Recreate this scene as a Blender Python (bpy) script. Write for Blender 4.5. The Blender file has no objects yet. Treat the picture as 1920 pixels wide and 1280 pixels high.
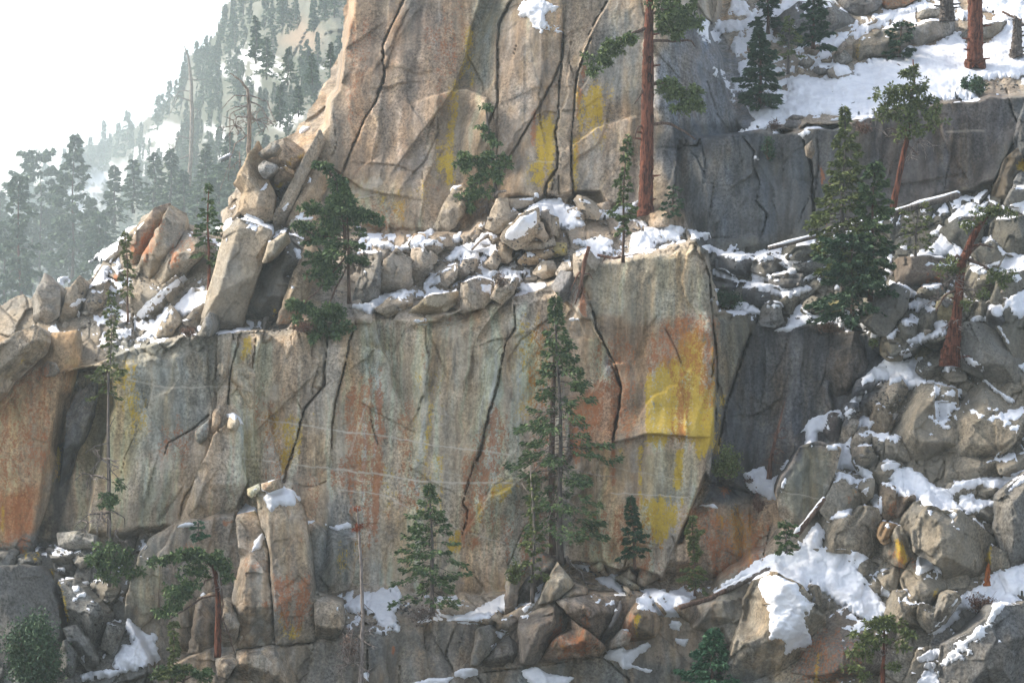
import bpy, bmesh, math, random
import numpy as np
from math import radians
random.seed(7)
rng = np.random.default_rng(7)

# ------------------------------------------------------------------ camera, light, exposure
D0, F = 200.0, 6667.0             # metres from the camera to the main wall; focal length in photo pixels
C = bpy.context.scene.collection
scene = bpy.context.scene
cam = bpy.data.cameras.new('camera')
cam.sensor_width = 36.0
cam.lens = 36.0 * F / 1920.0
cam.clip_start = 1.0
cam.clip_end = 9000.0
cam_ob = bpy.data.objects.new('camera', cam)
cam_ob.location = (0, -D0, 0)
cam_ob.rotation_euler = (radians(90), 0, 0)
C.objects.link(cam_ob)
scene.camera = cam_ob
SUN_AZ, SUN_EL = radians(-72.0), radians(36.0)     # azimuth from +Y towards +X, so the sun stands at the left
world = bpy.data.worlds.new('World')
scene.world = world
world.use_nodes = True
wn = world.node_tree.nodes
sky = wn.new('ShaderNodeTexSky')
sky.sky_type = 'NISHITA'
sky.sun_disc = False
sky.sun_elevation = SUN_EL
sky.sun_rotation = SUN_AZ
sky.air_density = 1.0
sky.dust_density = 5.0
sky.ozone_density = 1.0
sky.altitude = 1500
hsv = wn.new('ShaderNodeHueSaturation')          # thin high cloud takes most of the blue out of the sky
hsv.inputs['Saturation'].default_value = 0.55
world.node_tree.links.new(sky.outputs[0], hsv.inputs['Color'])
world.node_tree.links.new(hsv.outputs[0], wn['Background'].inputs[0])
wn['Background'].inputs[1].default_value = 0.135
sun = bpy.data.lights.new('sun', 'SUN')
sun.energy = 2.6
sun.angle = radians(16)
sun.color = (1.0, 0.92, 0.81)
sun_ob = bpy.data.objects.new('sun', sun)
C.objects.link(sun_ob)
from mathutils import Vector
sdir = Vector((math.sin(SUN_AZ) * math.cos(SUN_EL), math.cos(SUN_AZ) * math.cos(SUN_EL), math.sin(SUN_EL)))
sun_ob.rotation_euler = sdir.to_track_quat('Z', 'Y').to_euler()
scene.view_settings.view_transform = 'Standard'
scene.view_settings.look = 'None'
scene.view_settings.exposure = 1.42
scene.view_settings.gamma = 1.0
scene.cycles.max_bounces = 5
scene.cycles.diffuse_bounces = 3
scene.cycles.glossy_bounces = 1
scene.cycles.transmission_bounces = 1
scene.cycles.transparent_max_bounces = 4
scene.cycles.volume_bounces = 1
scene.cycles.use_denoising = True

# ------------------------------------------------------------------ helpers
def at(u, v, y):
    d = D0 + y
    return ((u - 960.0) * d / F, y, (640.0 - v) * d / F)

CROP = {'P': (0, 0, 1.0), 'A': (0, 0, 2.909), 'B': (630, 0, 2.909), 'C': (1260, 0, 2.909), 'D': (0, 420, 2.909), 'E': (630, 420, 2.909),
        'F': (1260, 420, 2.909), 'G': (0, 840, 2.909), 'H': (630, 840, 2.909), 'I': (1260, 840, 2.909)}
def tr(s):
    """'B 120,70 150,20' -> outline points in photo pixels; 'P' is the whole photo, the letters are enlarged quarters of it."""
    t = s.split()
    ox, oy, k = CROP[t[0]]
    return np.array([[ox + float(a) / k, oy + float(b) / k] for a, b in (q.split(',') for q in t[1:])])

def _hash(ix, iy, seed):
    h = (ix.astype(np.int64) * 374761393 + iy.astype(np.int64) * 668265263 + seed * 974634777) & 0x7fffffff
    h = ((h ^ (h >> 13)) * 1274126177) & 0x7fffffff
    return ((h ^ (h >> 16)) & 0xffff) / 65535.0
def vnoise(x, y, seed=0):
    ix, iy = np.floor(x), np.floor(y)
    fx, fy = x - ix, y - iy
    ix, iy = ix.astype(np.int64), iy.astype(np.int64)
    fx = fx * fx * fx * (fx * (fx * 6 - 15) + 10); fy = fy * fy * fy * (fy * (fy * 6 - 15) + 10)
    a, b = _hash(ix, iy, seed), _hash(ix + 1, iy, seed)
    c, d = _hash(ix, iy + 1, seed), _hash(ix + 1, iy + 1, seed)
    return ((a + (b - a) * fx) * (1 - fy) + (c + (d - c) * fx) * fy) * 2 - 1
def fbm(x, y, o=4, seed=0, g=0.5):
    s, a, t = 0.0, 1.0, 0.0
    for k in range(o):
        s = s + a * vnoise(x * 2 ** k + 17.3 * k, y * 2 ** k - 9.1 * k, seed + k); t += a; a *= g
    return s / t
def voro(x, y, seed=0):
    """cell facets: a random plane in each Voronoi cell, and the distance to the cell edge."""
    ix, iy = np.floor(x).astype(np.int64), np.floor(y).astype(np.int64)
    b1 = np.full(x.shape, 9.0); b2 = np.full(x.shape, 9.0); val = np.zeros(x.shape)
    for dx in (-1, 0, 1):
        for dy in (-1, 0, 1):
            cx, cy = ix + dx, iy + dy
            px = cx + _hash(cx, cy, seed); py = cy + _hash(cx, cy, seed + 1)
            ex, ey = x - px, y - py
            d = np.sqrt(ex * ex + ey * ey)
            o = _hash(cx, cy, seed + 2) * 2 - 1; tx = _hash(cx, cy, seed + 3) * 2 - 1; ty = _hash(cx, cy, seed + 4) * 2 - 1
            near = d < b1
            b2 = np.where(near, b1, np.minimum(b2, d)); b1 = np.where(near, d, b1)
            val = np.where(near, 0.6 * o + 0.9 * tx * ex + 0.6 * ty * ey, val)
    return val, b2 - b1
def sdf(poly, U, V):
    """signed distance in pixels to a closed outline, positive inside."""
    d2 = np.full(U.shape, 1e12); ins = np.zeros(U.shape, bool)
    n = len(poly)
    for i in range(n):
        x0, y0 = poly[i]; x1, y1 = poly[(i + 1) % n]
        ex, ey = x1 - x0, y1 - y0
        wx, wy = U - x0, V - y0
        t = np.clip((wx * ex + wy * ey) / (ex * ex + ey * ey + 1e-9), 0, 1)
        qx, qy = wx - ex * t, wy - ey * t
        d2 = np.minimum(d2, qx * qx + qy * qy)
        if y0 != y1:
            c = ((y0 <= V) != (y1 <= V)) & (U < x0 + (V - y0) * ex / (y1 - y0))
            ins ^= c
    d = np.sqrt(d2)
    return np.where(ins, d, -d)
def rough(poly, amp=2.0, step=12.0, seed=0):
    r = np.random.default_rng(seed)
    out = []
    n = len(poly)
    for i in range(n):
        p, q = poly[i], poly[(i + 1) % n]
        L = np.hypot(*(q - p)); k = max(1, int(L / step))
        nn = np.array([-(q - p)[1], (q - p)[0]]) / (L + 1e-9)
        for j in range(k):
            t = j / k
            out.append(p + (q - p) * t + nn * r.normal(0, amp) * (0.3 if j == 0 else 1.0))
    return np.array(out)
def ss(a, b, x):
    t = np.clip((x - a) / (b - a), 0, 1)
    return t * t * (3 - 2 * t)

ST = 2.0
U0, V0 = -120.0, -120.0
us = np.arange(U0, 2042, ST); vs = np.arange(V0, 1402, ST)
GU, GV = np.meshgrid(us, vs)
NV, NU = GU.shape
def box(poly, m):
    lo = poly.min(0) - m; hi = poly.max(0) + m
    i0 = max(0, int((lo[1] - V0) / ST)); i1 = min(NV, int((hi[1] - V0) / ST) + 2)
    j0 = max(0, int((lo[0] - U0) / ST)); j1 = min(NU, int((hi[0] - U0) / ST) + 2)
    return slice(i0, i1), slice(j0, j1)

def new_mesh(name, V, quads=None, tris=None, mat=None, smooth=True, cols=None):
    """one mesh from arrays; cols maps an attribute name to one RGBA per vertex."""
    me = bpy.data.meshes.new(name)
    V = np.asarray(V, np.float32)
    fl, st, tot = [], [], []
    pos = 0
    for A, k in ((quads, 4), (tris, 3)):
        if A is None or len(A) == 0: continue
        A = np.asarray(A, np.int32)
        fl.append(A.ravel()); st.append(pos + np.arange(len(A), dtype=np.int32) * k); tot.append(np.full(len(A), k, np.int32)); pos += A.size
    me.vertices.add(len(V)); me.vertices.foreach_set('co', V.ravel())
    fl = np.concatenate(fl); st = np.concatenate(st); tot = np.concatenate(tot)
    me.loops.add(len(fl)); me.loops.foreach_set('vertex_index', fl)
    me.polygons.add(len(st)); me.polygons.foreach_set('loop_start', st); me.polygons.foreach_set('loop_total', tot)
    me.polygons.foreach_set('use_smooth', np.full(len(st), bool(smooth)))
    if cols:
        for k, a in cols.items():
            at_ = me.attributes.new(k, 'FLOAT_COLOR', 'POINT')
            at_.data.foreach_set('color', np.asarray(a, np.float32).ravel())
    me.update(calc_edges=True)
    if mat: me.materials.append(mat)
    return me
def obj(name, me, parent=None):
    o = bpy.data.objects.new(name, me); C.objects.link(o)
    if parent: o.parent = parent
    return o
def tag(o, label=None, cat=None, group=None, kind=None):
    if label: o['label'] = label
    if cat: o['category'] = cat
    if group: o['group'] = group
    if kind: o['kind'] = kind
    return o
def thing(name, label, cat, loc, group=None):
    o = bpy.data.objects.new(name, None); C.objects.link(o); o.location = loc; o.empty_display_size = 0.2
    return tag(o, label, cat, group)

# ------------------------------------------------------------------ materials
def nd(nt, t, **kw):
    n = nt.nodes.new(t)
    for k, v in kw.items(): setattr(n, k, v)
    return n
def base_mat(name):
    m = bpy.data.materials.new(name); m.use_nodes = True
    nt = m.node_tree
    p = nt.nodes['Principled BSDF']
    p.inputs['Specular IOR Level'].default_value = 0.15
    return m, nt, p
def ramp(nt, src, stops):
    r = nd(nt, 'ShaderNodeValToRGB')
    e = r.color_ramp.elements
    while len(e) < len(stops): e.new(0.5)
    for el, (p, c) in zip(e, stops):
        el.position = p; el.color = (c, c, c, 1) if not isinstance(c, tuple) else (*c, 1)
    nt.links.new(src, r.inputs[0])
    return r.outputs[0]
def noise(nt, vec, scale, detail=4, rough_=0.6):
    n = nd(nt, 'ShaderNodeTexNoise'); n.inputs['Scale'].default_value = scale; n.inputs['Detail'].default_value = detail
    n.inputs['Roughness'].default_value = rough_
    nt.links.new(vec, n.inputs['Vector'])
    return n.outputs[0]
def mapping(nt, vec, sc):
    n = nd(nt, 'ShaderNodeMapping'); n.inputs['Scale'].default_value = sc
    nt.links.new(vec, n.inputs['Vector']); return n.outputs[0]
def mix(nt, fac, a, b, mode='MIX'):
    n = nd(nt, 'ShaderNodeMix', data_type='RGBA', blend_type=mode)
    for s, v in ((n.inputs[0], fac), (n.inputs[6], a), (n.inputs[7], b)):
        if isinstance(v, (int, float)): s.default_value = v
        elif isinstance(v, tuple): s.default_value = (*v, 1)
        else: nt.links.new(v, s)
    return n.outputs[2]
def math_(nt, op, a, b=None):
    n = nd(nt, 'ShaderNodeMath', operation=op)
    for s, v in ((n.inputs[0], a), (n.inputs[1], b)):
        if v is None: continue
        if isinstance(v, (int, float)): s.default_value = v
        else: nt.links.new(v, s)
    return n.outputs[0]

def rock_material(name, attrs=True, color=(0.25, 0.23, 0.2), snow=False):
    m, nt, p = base_mat(name)
    L = nt.links
    g = nd(nt, 'ShaderNodeNewGeometry')
    pos = g.outputs['Position']
    if attrs:
        t = nd(nt, 'ShaderNodeAttribute', attribute_name='tint').outputs['Color']
        k = nd(nt, 'ShaderNodeAttribute', attribute_name='mask')
        sp = nd(nt, 'ShaderNodeSeparateColor'); L.new(k.outputs['Color'], sp.inputs[0])
        R, G, B, A = sp.outputs[0], sp.outputs[1], sp.outputs[2], k.outputs['Alpha']
    else:
        oi = nd(nt, 'ShaderNodeObjectInfo')
        t = mix(nt, oi.outputs['Random'], tuple(c * 0.7 for c in color), tuple(min(1, c * 1.25) for c in color))
    mott = ramp(nt, noise(nt, pos, 0.9, 6, 0.65), [(0.3, 0.72), (0.5, 1.0), (0.72, 1.25)])
    c = mix(nt, 1.0, t, mott, 'MULTIPLY')
    hue = ramp(nt, noise(nt, mapping(nt, pos, (0.5, 0.5, 0.3)), 1.0, 4), [(0.35, (0.97, 0.99, 1.03)), (0.6, (1.06, 1.0, 0.93))])
    c = mix(nt, 1.0, c, hue, 'MULTIPLY')
    n_fine = noise(nt, pos, 6.5, 5, 0.75)
    fine = ramp(nt, n_fine, [(0.36, 0.42), (0.5, 1.0), (0.64, 1.5)])
    c = mix(nt, ramp(nt, noise(nt, mapping(nt, pos, (1, 1, 0.5)), 0.35, 3), [(0.38, 0.35), (0.6, 1.0)]), c, mix(nt, 1.0, c, fine, 'MULTIPLY'))
    # vertical water streaks
    st = ramp(nt, noise(nt, mapping(nt, pos, (1.6, 1.6, 0.07)), 1.0, 5, 0.65), [(0.36, 0.48), (0.52, 1.0), (0.7, 1.22)])
    if attrs:
        s2 = noise(nt, mapping(nt, pos, (0.55, 0.55, 0.035)), 1.0, 5, 0.7)
        c = mix(nt, math_(nt, 'MULTIPLY', B, ramp(nt, s2, [(0.50, 0.0), (0.62, 0.85)])), c, mix(nt, 1.0, c, (1.2, 1.0, 0.8), 'MULTIPLY'))
        s3 = noise(nt, mapping(nt, pos, (0.9, 0.9, 0.05)), 1.3, 5, 0.7)
        c = mix(nt, math_(nt, 'MULTIPLY', B, ramp(nt, s3, [(0.52, 0.0), (0.64, 0.8)])), c, mix(nt, 1.0, c, (1.06, 1.0, 0.83), 'MULTIPLY'))
        c = mix(nt, math_(nt, 'MULTIPLY', B, 1.0), c, mix(nt, 1.0, c, st, 'MULTIPLY'))
        br = noise(nt, mapping(nt, pos, (1, 1, 0.45)), 3.2, 6, 0.8)
        gr_ = noise(nt, pos, 9.0, 3, 0.7)
        def broken(M, w):
            g2_ = math_(nt, 'ADD', math_(nt, 'MULTIPLY', math_(nt, 'SUBTRACT', br, 0.5), 2.6), math_(nt, 'MULTIPLY', math_(nt, 'SUBTRACT', gr_, 0.5), 2.0))
            return math_(nt, 'MULTIPLY', ramp(nt, math_(nt, 'ADD', math_(nt, 'MULTIPLY', M, w), g2_), [(0.36, 0.0), (0.66, 1.0)]), ramp(nt, M, [(0.03, 0.0), (0.25, 1.0)]))
        ru = mix(nt, n_fine, (0.24, 0.08, 0.035), (0.50, 0.19, 0.07))
        ye = mix(nt, n_fine, (0.36, 0.22, 0.025), (0.72, 0.50, 0.03))
        c = mix(nt, math_(nt, 'MULTIPLY', broken(R, 0.95), 0.85), c, ye)
        c = mix(nt, math_(nt, 'MULTIPLY', broken(G, 1.0), 0.78), c, ru)
        c = mix(nt, math_(nt, 'MULTIPLY', A, ramp(nt, br, [(0.3, 0.45), (0.5, 1.0)])), c, (0.6, 0.53, 0.43))
    else:
        c = mix(nt, 0.4, c, mix(nt, 1.0, c, st, 'MULTIPLY'))
    if snow:
        sn = nd(nt, 'ShaderNodeSeparateXYZ'); L.new(g.outputs['Normal'], sn.inputs[0])
        f = ramp(nt, math_(nt, 'ADD', sn.outputs[2], math_(nt, 'MULTIPLY', math_(nt, 'SUBTRACT', noise(nt, pos, 2.0, 4), 0.5), 0.7)), [(0.62, 0.0), (0.7, 1.0)])
        c = mix(nt, f, c, (0.86, 0.87, 0.89))
    L.new(c, p.inputs['Base Color'])
    p.inputs['Roughness'].default_value = 0.9
    b1 = nd(nt, 'ShaderNodeBump'); b1.inputs['Strength'].default_value = 0.35; b1.inputs['Distance'].default_value = 0.12
    L.new(noise(nt, mapping(nt, pos, (1, 1, 0.6)), 2.2, 8, 0.7), b1.inputs['Height'])
    b2 = nd(nt, 'ShaderNodeBump'); b2.inputs['Strength'].default_value = 0.5; b2.inputs['Distance'].default_value = 0.05
    L.new(n_fine, b2.inputs['Height']); L.new(b1.outputs[0], b2.inputs['Normal'])
    L.new(b2.outputs[0], p.inputs['Normal'])
    return m
M_ROCK = rock_material('granite')
def snow_material():
    m, nt, p = base_mat('snow')
    g = nd(nt, 'ShaderNodeNewGeometry'); pos = g.outputs['Position']
    c = ramp(nt, noise(nt, pos, 1.2, 5), [(0.35, (0.74, 0.75, 0.78)), (0.6, (0.86, 0.865, 0.88))])
    nt.links.new(c, p.inputs['Base Color']); p.inputs['Roughness'].default_value = 0.75
    b = nd(nt, 'ShaderNodeBump'); b.inputs['Strength'].default_value = 0.75; b.inputs['Distance'].default_value = 0.18
    nt.links.new(noise(nt, pos, 1.8, 6), b.inputs['Height']); nt.links.new(b.outputs[0], p.inputs['Normal'])
    return m
M_SNOW = snow_material()
# ------------------------------------------------------------------ the mountainside: depth of the rock, painted region by region from the back
# (outline, feather px, anchor u, v, depth m, depth change per 100 px right, per 100 px down)
Y = 26.0 + (640 - GV) * 0.02 + 0 * GU
def region(s, fe, au, av, ay, du=0.0, dv=-0.6, amp=4.0, seed=1):
    global Y
    p = rough(tr(s), amp, 22, seed)
    b = box(p, fe + 4)
    U, V = GU[b], GV[b]
    w = ss(-fe, fe, sdf(p, U, V))
    Y[b] = Y[b] * (1 - w) + w * (ay + du * (U - au) / 100 + dv * (V - av) / 100)
region('P -300,380 60,540 200,470 290,380 350,410 400,430 470,280 540,240 600,160 650,-150 760,-150 700,700 -300,720', 10, 250, 620, 9, -1.2, -6.0, 5, 1)
region('P 560,-200 1460,-200 1420,100 1420,300 1290,450 560,470 590,300 640,120 660,0', 6, 900, 420, 17, -0.5, -1.3, 4, 2)
region('P 1290,-200 1370,-200 1345,50 1410,205 1405,250 1350,270 1290,275 1230,200 1225,60', 14, 1300, 160, 20, 3.0, -1.6, 4, 3)
region('P 1400,-200 2200,-200 2200,180 1900,185 1700,200 1560,238 1400,256 1375,205 1335,60', 5, 1600, 230, 19, -0.5, -8.0, 3, 4)
region('P 1268,264 1400,247 1560,240 1700,197 1900,180 2200,170 2200,470 1650,480 1300,490', 4, 1600, 350, 15.5, -0.4, -0.9, 3, 5)
region('P 1300,478 1440,470 1560,430 1800,360 2200,300 2200,760 1640,760 1640,620 1310,605', 6, 1600, 600, 5, -0.9, -5.2, 5, 6)
region('P 1220,880 1480,880 1600,700 1720,680 1720,1100 1240,1110', 8, 1400, 1000, 0.5, -0.6, -1.0, 3, 19)
region('P 1330,588 1420,606 1560,606 1650,628 1680,720 1560,800 1490,930 1320,960', 4, 1500, 750, 3.2, -0.2, -0.7, 3, 7)
region('P 1655,690 1780,640 2200,560 2200,1500 1300,1500 1330,1095 1450,1010 1560,880', 8, 1700, 1000, -4, -0.6, -2.4, 6, 8)
region('P 640,440 860,440 950,372 1100,362 1290,430 1325,470 1200,520 1060,600 780,640 520,640', 7, 900, 510, 9.0, 0, -6.5, 5, 9)
region('P -300,640 130,680 160,1010 40,1040 -300,1040', 6, 100, 800, 5.5, -1, -0.8, 3, 10)
region('P 120,690 190,676 250,652 330,632 380,625 660,606 780,600 1000,545 1090,505 1310,452 1345,560 1350,900 1245,1110 1080,1070 950,1125 830,1140 640,1110 520,1120 200,1140 120,1010', 3, 800, 800, 2.2, 0.05, -0.55, 2.5, 11)
region('P 1040,540 1095,500 1190,478 1306,448 1330,520 1344,700 1338,830 1325,880 1300,940 1240,1090 1130,1060 1110,830 1150,825 1165,722 1130,640 1108,600 1090,596', 2.5, 1200, 750, 0.4, -0.7, -0.5, 1.5, 12)
region('P 1305,450 1326,470 1345,580 1400,590 1408,620 1395,660 1370,730 1345,830 1330,900 1318,880 1338,800 1344,700 1330,520', 3, 1330, 700, 0.2, 4.2, -0.4, 1.5, 13)
region('P 1110,838 1150,830 1200,828 1318,842 1318,880 1300,940 1250,1050 1130,1060', 2.5, 1200, 900, -0.35, -0.7, -0.4, 1.5, 14)
region('P 100,800 128,700 150,690 200,690 215,760 175,900 160,1010 60,1036 80,940', 3, 140, 850, 5.2, 0, -0.6, 2, 77)
region('P -300,1015 60,1030 150,1005 330,990 235,1120 310,1180 330,1400 -300,1400', 8, 130, 1200, -4.0, 0, -3.0, 5, 15)
region('P 235,1130 330,980 480,958 600,985 640,1100 640,1200 560,1300 300,1300', 6, 450, 1100, -1.6, 0, -0.8, 4, 16)
region('P 560,1180 640,1085 820,1118 950,1108 1080,1055 1250,1088 1345,1082 1330,1160 1000,1200 660,1220', 6, 800, 1170, -4.2, 0, -6.0, 4, 17)
region('P -300,1400 250,1275 440,1190 590,1195 660,1180 760,1170 950,1152 1010,1120 1240,1110 1340,1130 1400,1300 1400,1500 -300,1500', 4, 800, 1230, -5.4, -0.1, -0.9, 3, 18)

# where the rock lies in broken rubble rather than clean walls
RUB = np.zeros_like(Y)
def rubble_zone(s, fe, k):
    p = tr(s); b = box(p, fe)
    RUB[b] = np.maximum(RUB[b], k * ss(-fe, fe, sdf(p, GU[b], GV[b])))
rubble_zone('P 660,420 860,440 950,372 1100,362 1290,430 1310,465 1090,500 1040,555 780,600 650,600', 14, 1.0)
rubble_zone('P 1310,478 1560,440 1800,360 2200,300 2200,700 1650,700 1640,620 1330,600', 12, 1.0)
rubble_zone('P 1655,690 2200,560 2200,1500 1500,1500 1500,1050 1560,880', 20, 0.8)
rubble_zone('P -300,440 200,440 380,400 470,300 600,300 560,620 200,690 -300,650', 20, 0.9)
rubble_zone('P 20,1020 320,990 230,1130 330,1400 -300,1400 -300,1015', 15, 1.0)
rubble_zone('P 620,1090 950,1120 950,1150 640,1180', 10, 0.8)
rubble_zone('P 1380,-150 2200,-150 2200,190 1560,230 1400,230', 14, 0.35)

# relief
WARP = fbm(GU / 60, GV / 60, 3, 90)
Y += 0.9 * fbm(GU / 230, GV / 330, 3, 11) * (1 - 0.5 * RUB)
RIB = fbm((GU + GV * 0.05) / 60 + 0.3 * WARP, GV / 520, 4, 21)
CALM = ss(-0.25, 0.35, fbm(GU / 130, GV / 170, 3, 95))          # smooth sheets between rougher belts
Y += 0.17 * RIB * (1 - RUB)
f1, e1 = voro(GU / 105 + 0.12 * WARP + GV / 900, GV / 230 + 0.1 * WARP, 31)
Y += (0.07 + 0.26 * CALM) * f1 * (1 - RUB)
f2, e2 = voro(GU / 44 + 0.25 * WARP + 0.5 * GV / 40 * 0.3, GV / 58 + 0.3 * WARP, 41)
Y += (0.09 * CALM * (1 - RUB) + 0.7 * RUB) * f2
f3, e3 = voro(GU / 17 + 0.3 * WARP, GV / 17, 51)
RK = RUB * (0.35 + 0.65 * CALM)
Y += (0.01 + 0.36 * RK) * f3
Y += RUB * 0.25 * (1 - ss(0.0, 0.10, e2)) + RK * 0.14 * (1 - ss(0.0, 0.14, e3))
SMALL = 0.6 * fbm(GU / 26, GV / 40, 5, 61, 0.55)
Y += (0.10 + 0.08 * CALM + 0.12 * RUB) * SMALL

# cracks, ledges and sheets of the walls, traced one by one
def polyd(p, U, V):
    d2 = np.full(U.shape, 1e12); side = np.zeros(U.shape)
    for i in range(len(p) - 1):
        x0, y0 = p[i]; x1, y1 = p[i + 1]
        ex, ey = x1 - x0, y1 - y0
        wx, wy = U - x0, V - y0
        t = np.clip((wx * ex + wy * ey) / (ex * ex + ey * ey + 1e-9), 0, 1)
        q = (wx - ex * t) ** 2 + (wy - ey * t) ** 2
        n = q < d2
        side = np.where(n, np.sign(ex * wy - ey * wx), side); d2 = np.where(n, q, d2)
    return np.sqrt(d2), side
def roughline(p, amp, seed):
    r = np.random.default_rng(seed); out = [p[0]]
    for i in range(len(p) - 1):
        L = np.hypot(*(p[i + 1] - p[i])); k = max(1, int(L / 9))
        for j in range(1, k + 1):
            out.append(p[i] + (p[i + 1] - p[i]) * j / k + r.normal(0, amp, 2) * (j < k))
    return np.array(out)
CRK = [0]
def crack(s, w=3.0, depth=0.9):
    CRK[0] += 1
    p = roughline(tr(s), 0.7, CRK[0]); b = box(p, w * 3); w = w * 0.72; depth = depth * (0.95 if w > 1.6 else 0.6)
    d, _ = polyd(p, GU[b], GV[b])
    ww = w * (0.75 + 0.45 * fbm(GU[b] / 40, GV[b] / 40, 2, 300 + CRK[0]))
    ww = ww * (0.8 + 0.7 * np.clip(fbm(GU[b] / 9, GV[b] / 9, 2, 330 + CRK[0]), -.6, 1))
    Y[b] += depth * (1 - ss(ww * 0.35, ww * 1.25, d))
    b2 = box(p, 60); d, sd = polyd(p, GU[b2], GV[b2])
    Y[b2] += (0.16 if w < 2 else 0.3) * (1 if CRK[0] % 2 else -1) * np.exp(-(d / 34) ** 2) * np.where(sd > 0, ss(0, 2.5, d), 0.0)
def step(s, amp, fall=60.0, sgn=1):
    """rock to the right of the line's direction (sgn 1) stands back by amp, fading over fall px."""
    CRK[0] += 1
    p = roughline(tr(s), 1.0, CRK[0]); b = box(p, fall * 1.6)
    d, sd = polyd(p, GU[b], GV[b])
    Y[b] += 1.5 * amp * np.exp(-(d / fall) ** 2) * np.where(sd * sgn > 0, ss(0, 3.0, d), 0.0)
for s, w, dp in (
    ('B 370,0 300,150 255,250 265,420 215,560 150,660 110,760 60,880 30,950', 3.5, 1.2), ('B 390,60 330,180 300,290 250,440', 1.8, .5),
    ('B 620,520 540,630 500,740 480,860 470,980', 2.2, .5), ('B 950,10 890,130 880,300 880,560 820,700', 4.0, 1.0), ('B 880,560 880,860 900,1000', 2.5, .6),
    ('B 1240,180 1235,320 1190,430 1130,540 1050,680 950,850', 3.0, .8), ('B 1240,200 1220,480 1215,640 1195,720 1210,820 1205,920 1150,1000 1140,1060', 4.0, 1.3),
    ('B 1205,920 1180,1020 1160,1100', 2.0, .8), ('B 1215,960 1220,1060', 2.0, .8), ('B 1390,210 1340,340 1310,440 1300,620 1285,740 1280,900 1300,1090', 3.2, 1.2), ('B 1480,10 1420,110 1380,190', 3.5, 1.0),
    ('B 1280,230 1270,330 1290,400', 1.6, .4), ('B 1700,200 1760,300 1840,390', 2, .4), ('B 1670,20 1690,110', 1.6, .4),
    ('C 380,740 450,830 440,900 480,1000 460,1100 520,1170 490,1280', 2.5, .7), ('C 30,800 20,1000 0,1150', 2, .7), ('C 20,800 140,795 150,760', 2.5, .9), ('C 150,760 180,880 170,1000 230,1000 200,1200', 1.8, .5),
    ('C 720,770 760,900 770,1060 790,1250', 5, 1.6), ('C 790,760 800,900 780,1050', 2, .6), ('C 750,1070 690,1220', 2, .6),
    ('C 1880,760 1800,900 1740,1050 1690,1110', 3, 1.0), ('C 1820,480 1860,620 1890,680', 3, .9), ('C 1840,1080 1920,960', 2, .6),
    ('D 1185,760 1180,980', 3, .7), ('D 1310,600 1265,760 1250,900 1240,980', 4, 1.2), ('D 1395,620 1380,760 1385,1000', 3, .9), ('D 1360,770 1310,880 1260,940', 1.8, .5),
    ('D 1590,610 1585,700 1560,740', 2.2, .5), ('D 1700,640 1700,720', 2, .5), ('D 1790,610 1770,780 1770,880 1720,940 1660,1010 1630,1130 1590,1280', 3.6, 1.4), ('D 1730,800 1700,900 1710,950', 2, .7), ('D 1760,640 1740,780', 1.5, .4),
    ('D 1880,760 1830,960 1810,1100 1805,1240', 3.0, .9), ('D 1605,930 1650,1020', 2, .5), ('D 900,1250 920,1190 1050,1120 1140,1040', 2.5, .8),
    ('G 1600,0 1580,60 1550,180', 3.5, 1.3), ('G 1110,70 1060,190 1010,260 980,370', 2.2, .8), ('G 1090,150 1150,270 1150,320 1180,360', 2.2, .8), ('G 1060,220 1100,230 1090,290 1070,350', 1.6, .5), ('G 920,330 860,430 790,500', 1.8, .4), ('G 840,110 800,250', 1.5, .4), ('G 1420,60 1410,180', 1.6, .5),
    ('E 110,530 70,640 50,770 10,930', 3.2, 1.0), ('E 380,570 310,710', 1.8, .6), ('E 490,560 490,660 510,740 490,880', 1.8, .6), ('E 500,560 540,660 580,760', 1.5, .4),
    ('E 970,440 980,560 930,640 910,720 880,880 830,1040 800,1180 770,1290', 3.2, 1.2), ('H 800,0 740,130 690,300 720,340 690,480', 2.8, 1.1), ('H 760,50 700,260', 1.6, .5), ('E 910,660 850,730', 1.4, .4), ('E 1130,540 1010,630 970,690', 1.4, .3),
    ('E 1400,480 1420,570 1480,680 1530,780 1560,900 1550,1000 1510,1190', 4.5, 1.6), ('E 1330,400 1350,340', 4, 1.4), ('E 1740,540 1700,650', 1.2, .3),
    ('H 940,640 980,540 1030,430 1060,400', 2, .6), ('H 760,700 800,750 790,800 820,840', 2, .6), ('H 820,250 860,200 920,180', 1.8, .4), ('H 930,900 935,690', 3, .8), ('H 1590,590 1560,670', 2.5, .8), ('H 1000,380 1020,330 940,440', 1.6, .4),
    ('H 640,1000 600,1120 640,1220', 2.2, .7), ('H 520,1000 560,1080 620,1180', 1.8, .5), ('H 480,1000 490,1100', 1.6, .4), ('H 700,1000 660,1120', 1.8, .5), ('H 170,1060 170,1240', 3, .9), ('H 810,1220 1000,1200 1440,1140', 2.4, .8), ('H 1450,1130 1560,1230 1600,1270', 2.2, .7), ('H 770,1240 800,1290', 2.5, .8),
    ('G 1290,1100 1500,1075 1720,1060', 3, 1.1), ('G 1720,1060 1680,1220 1620,1290', 1.8, .5), ('G 1300,1090 1290,1180 1230,1280', 2, .6), ('G 50,1040 0,1050', 2, .5),
    ('F 430,600 380,720 290,1000 250,1200', 5, 1.6), ('F 640,600 610,700 550,830', 2, .5), ('F 870,610 860,760 810,880', 2.2, .6), ('F 1045,620 1040,760 1010,880', 2, .6), ('F 710,760 700,960', 1.6, .3),
    ('I 0,600 60,500 150,340', 2.4, .8), ('I 170,200 230,190 300,200 420,245', 2, .6), ('I 540,420 500,580', 2.6, .9), ('I 0,480 20,560', 2, .5)):
    crack(s, w, dp)
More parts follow.
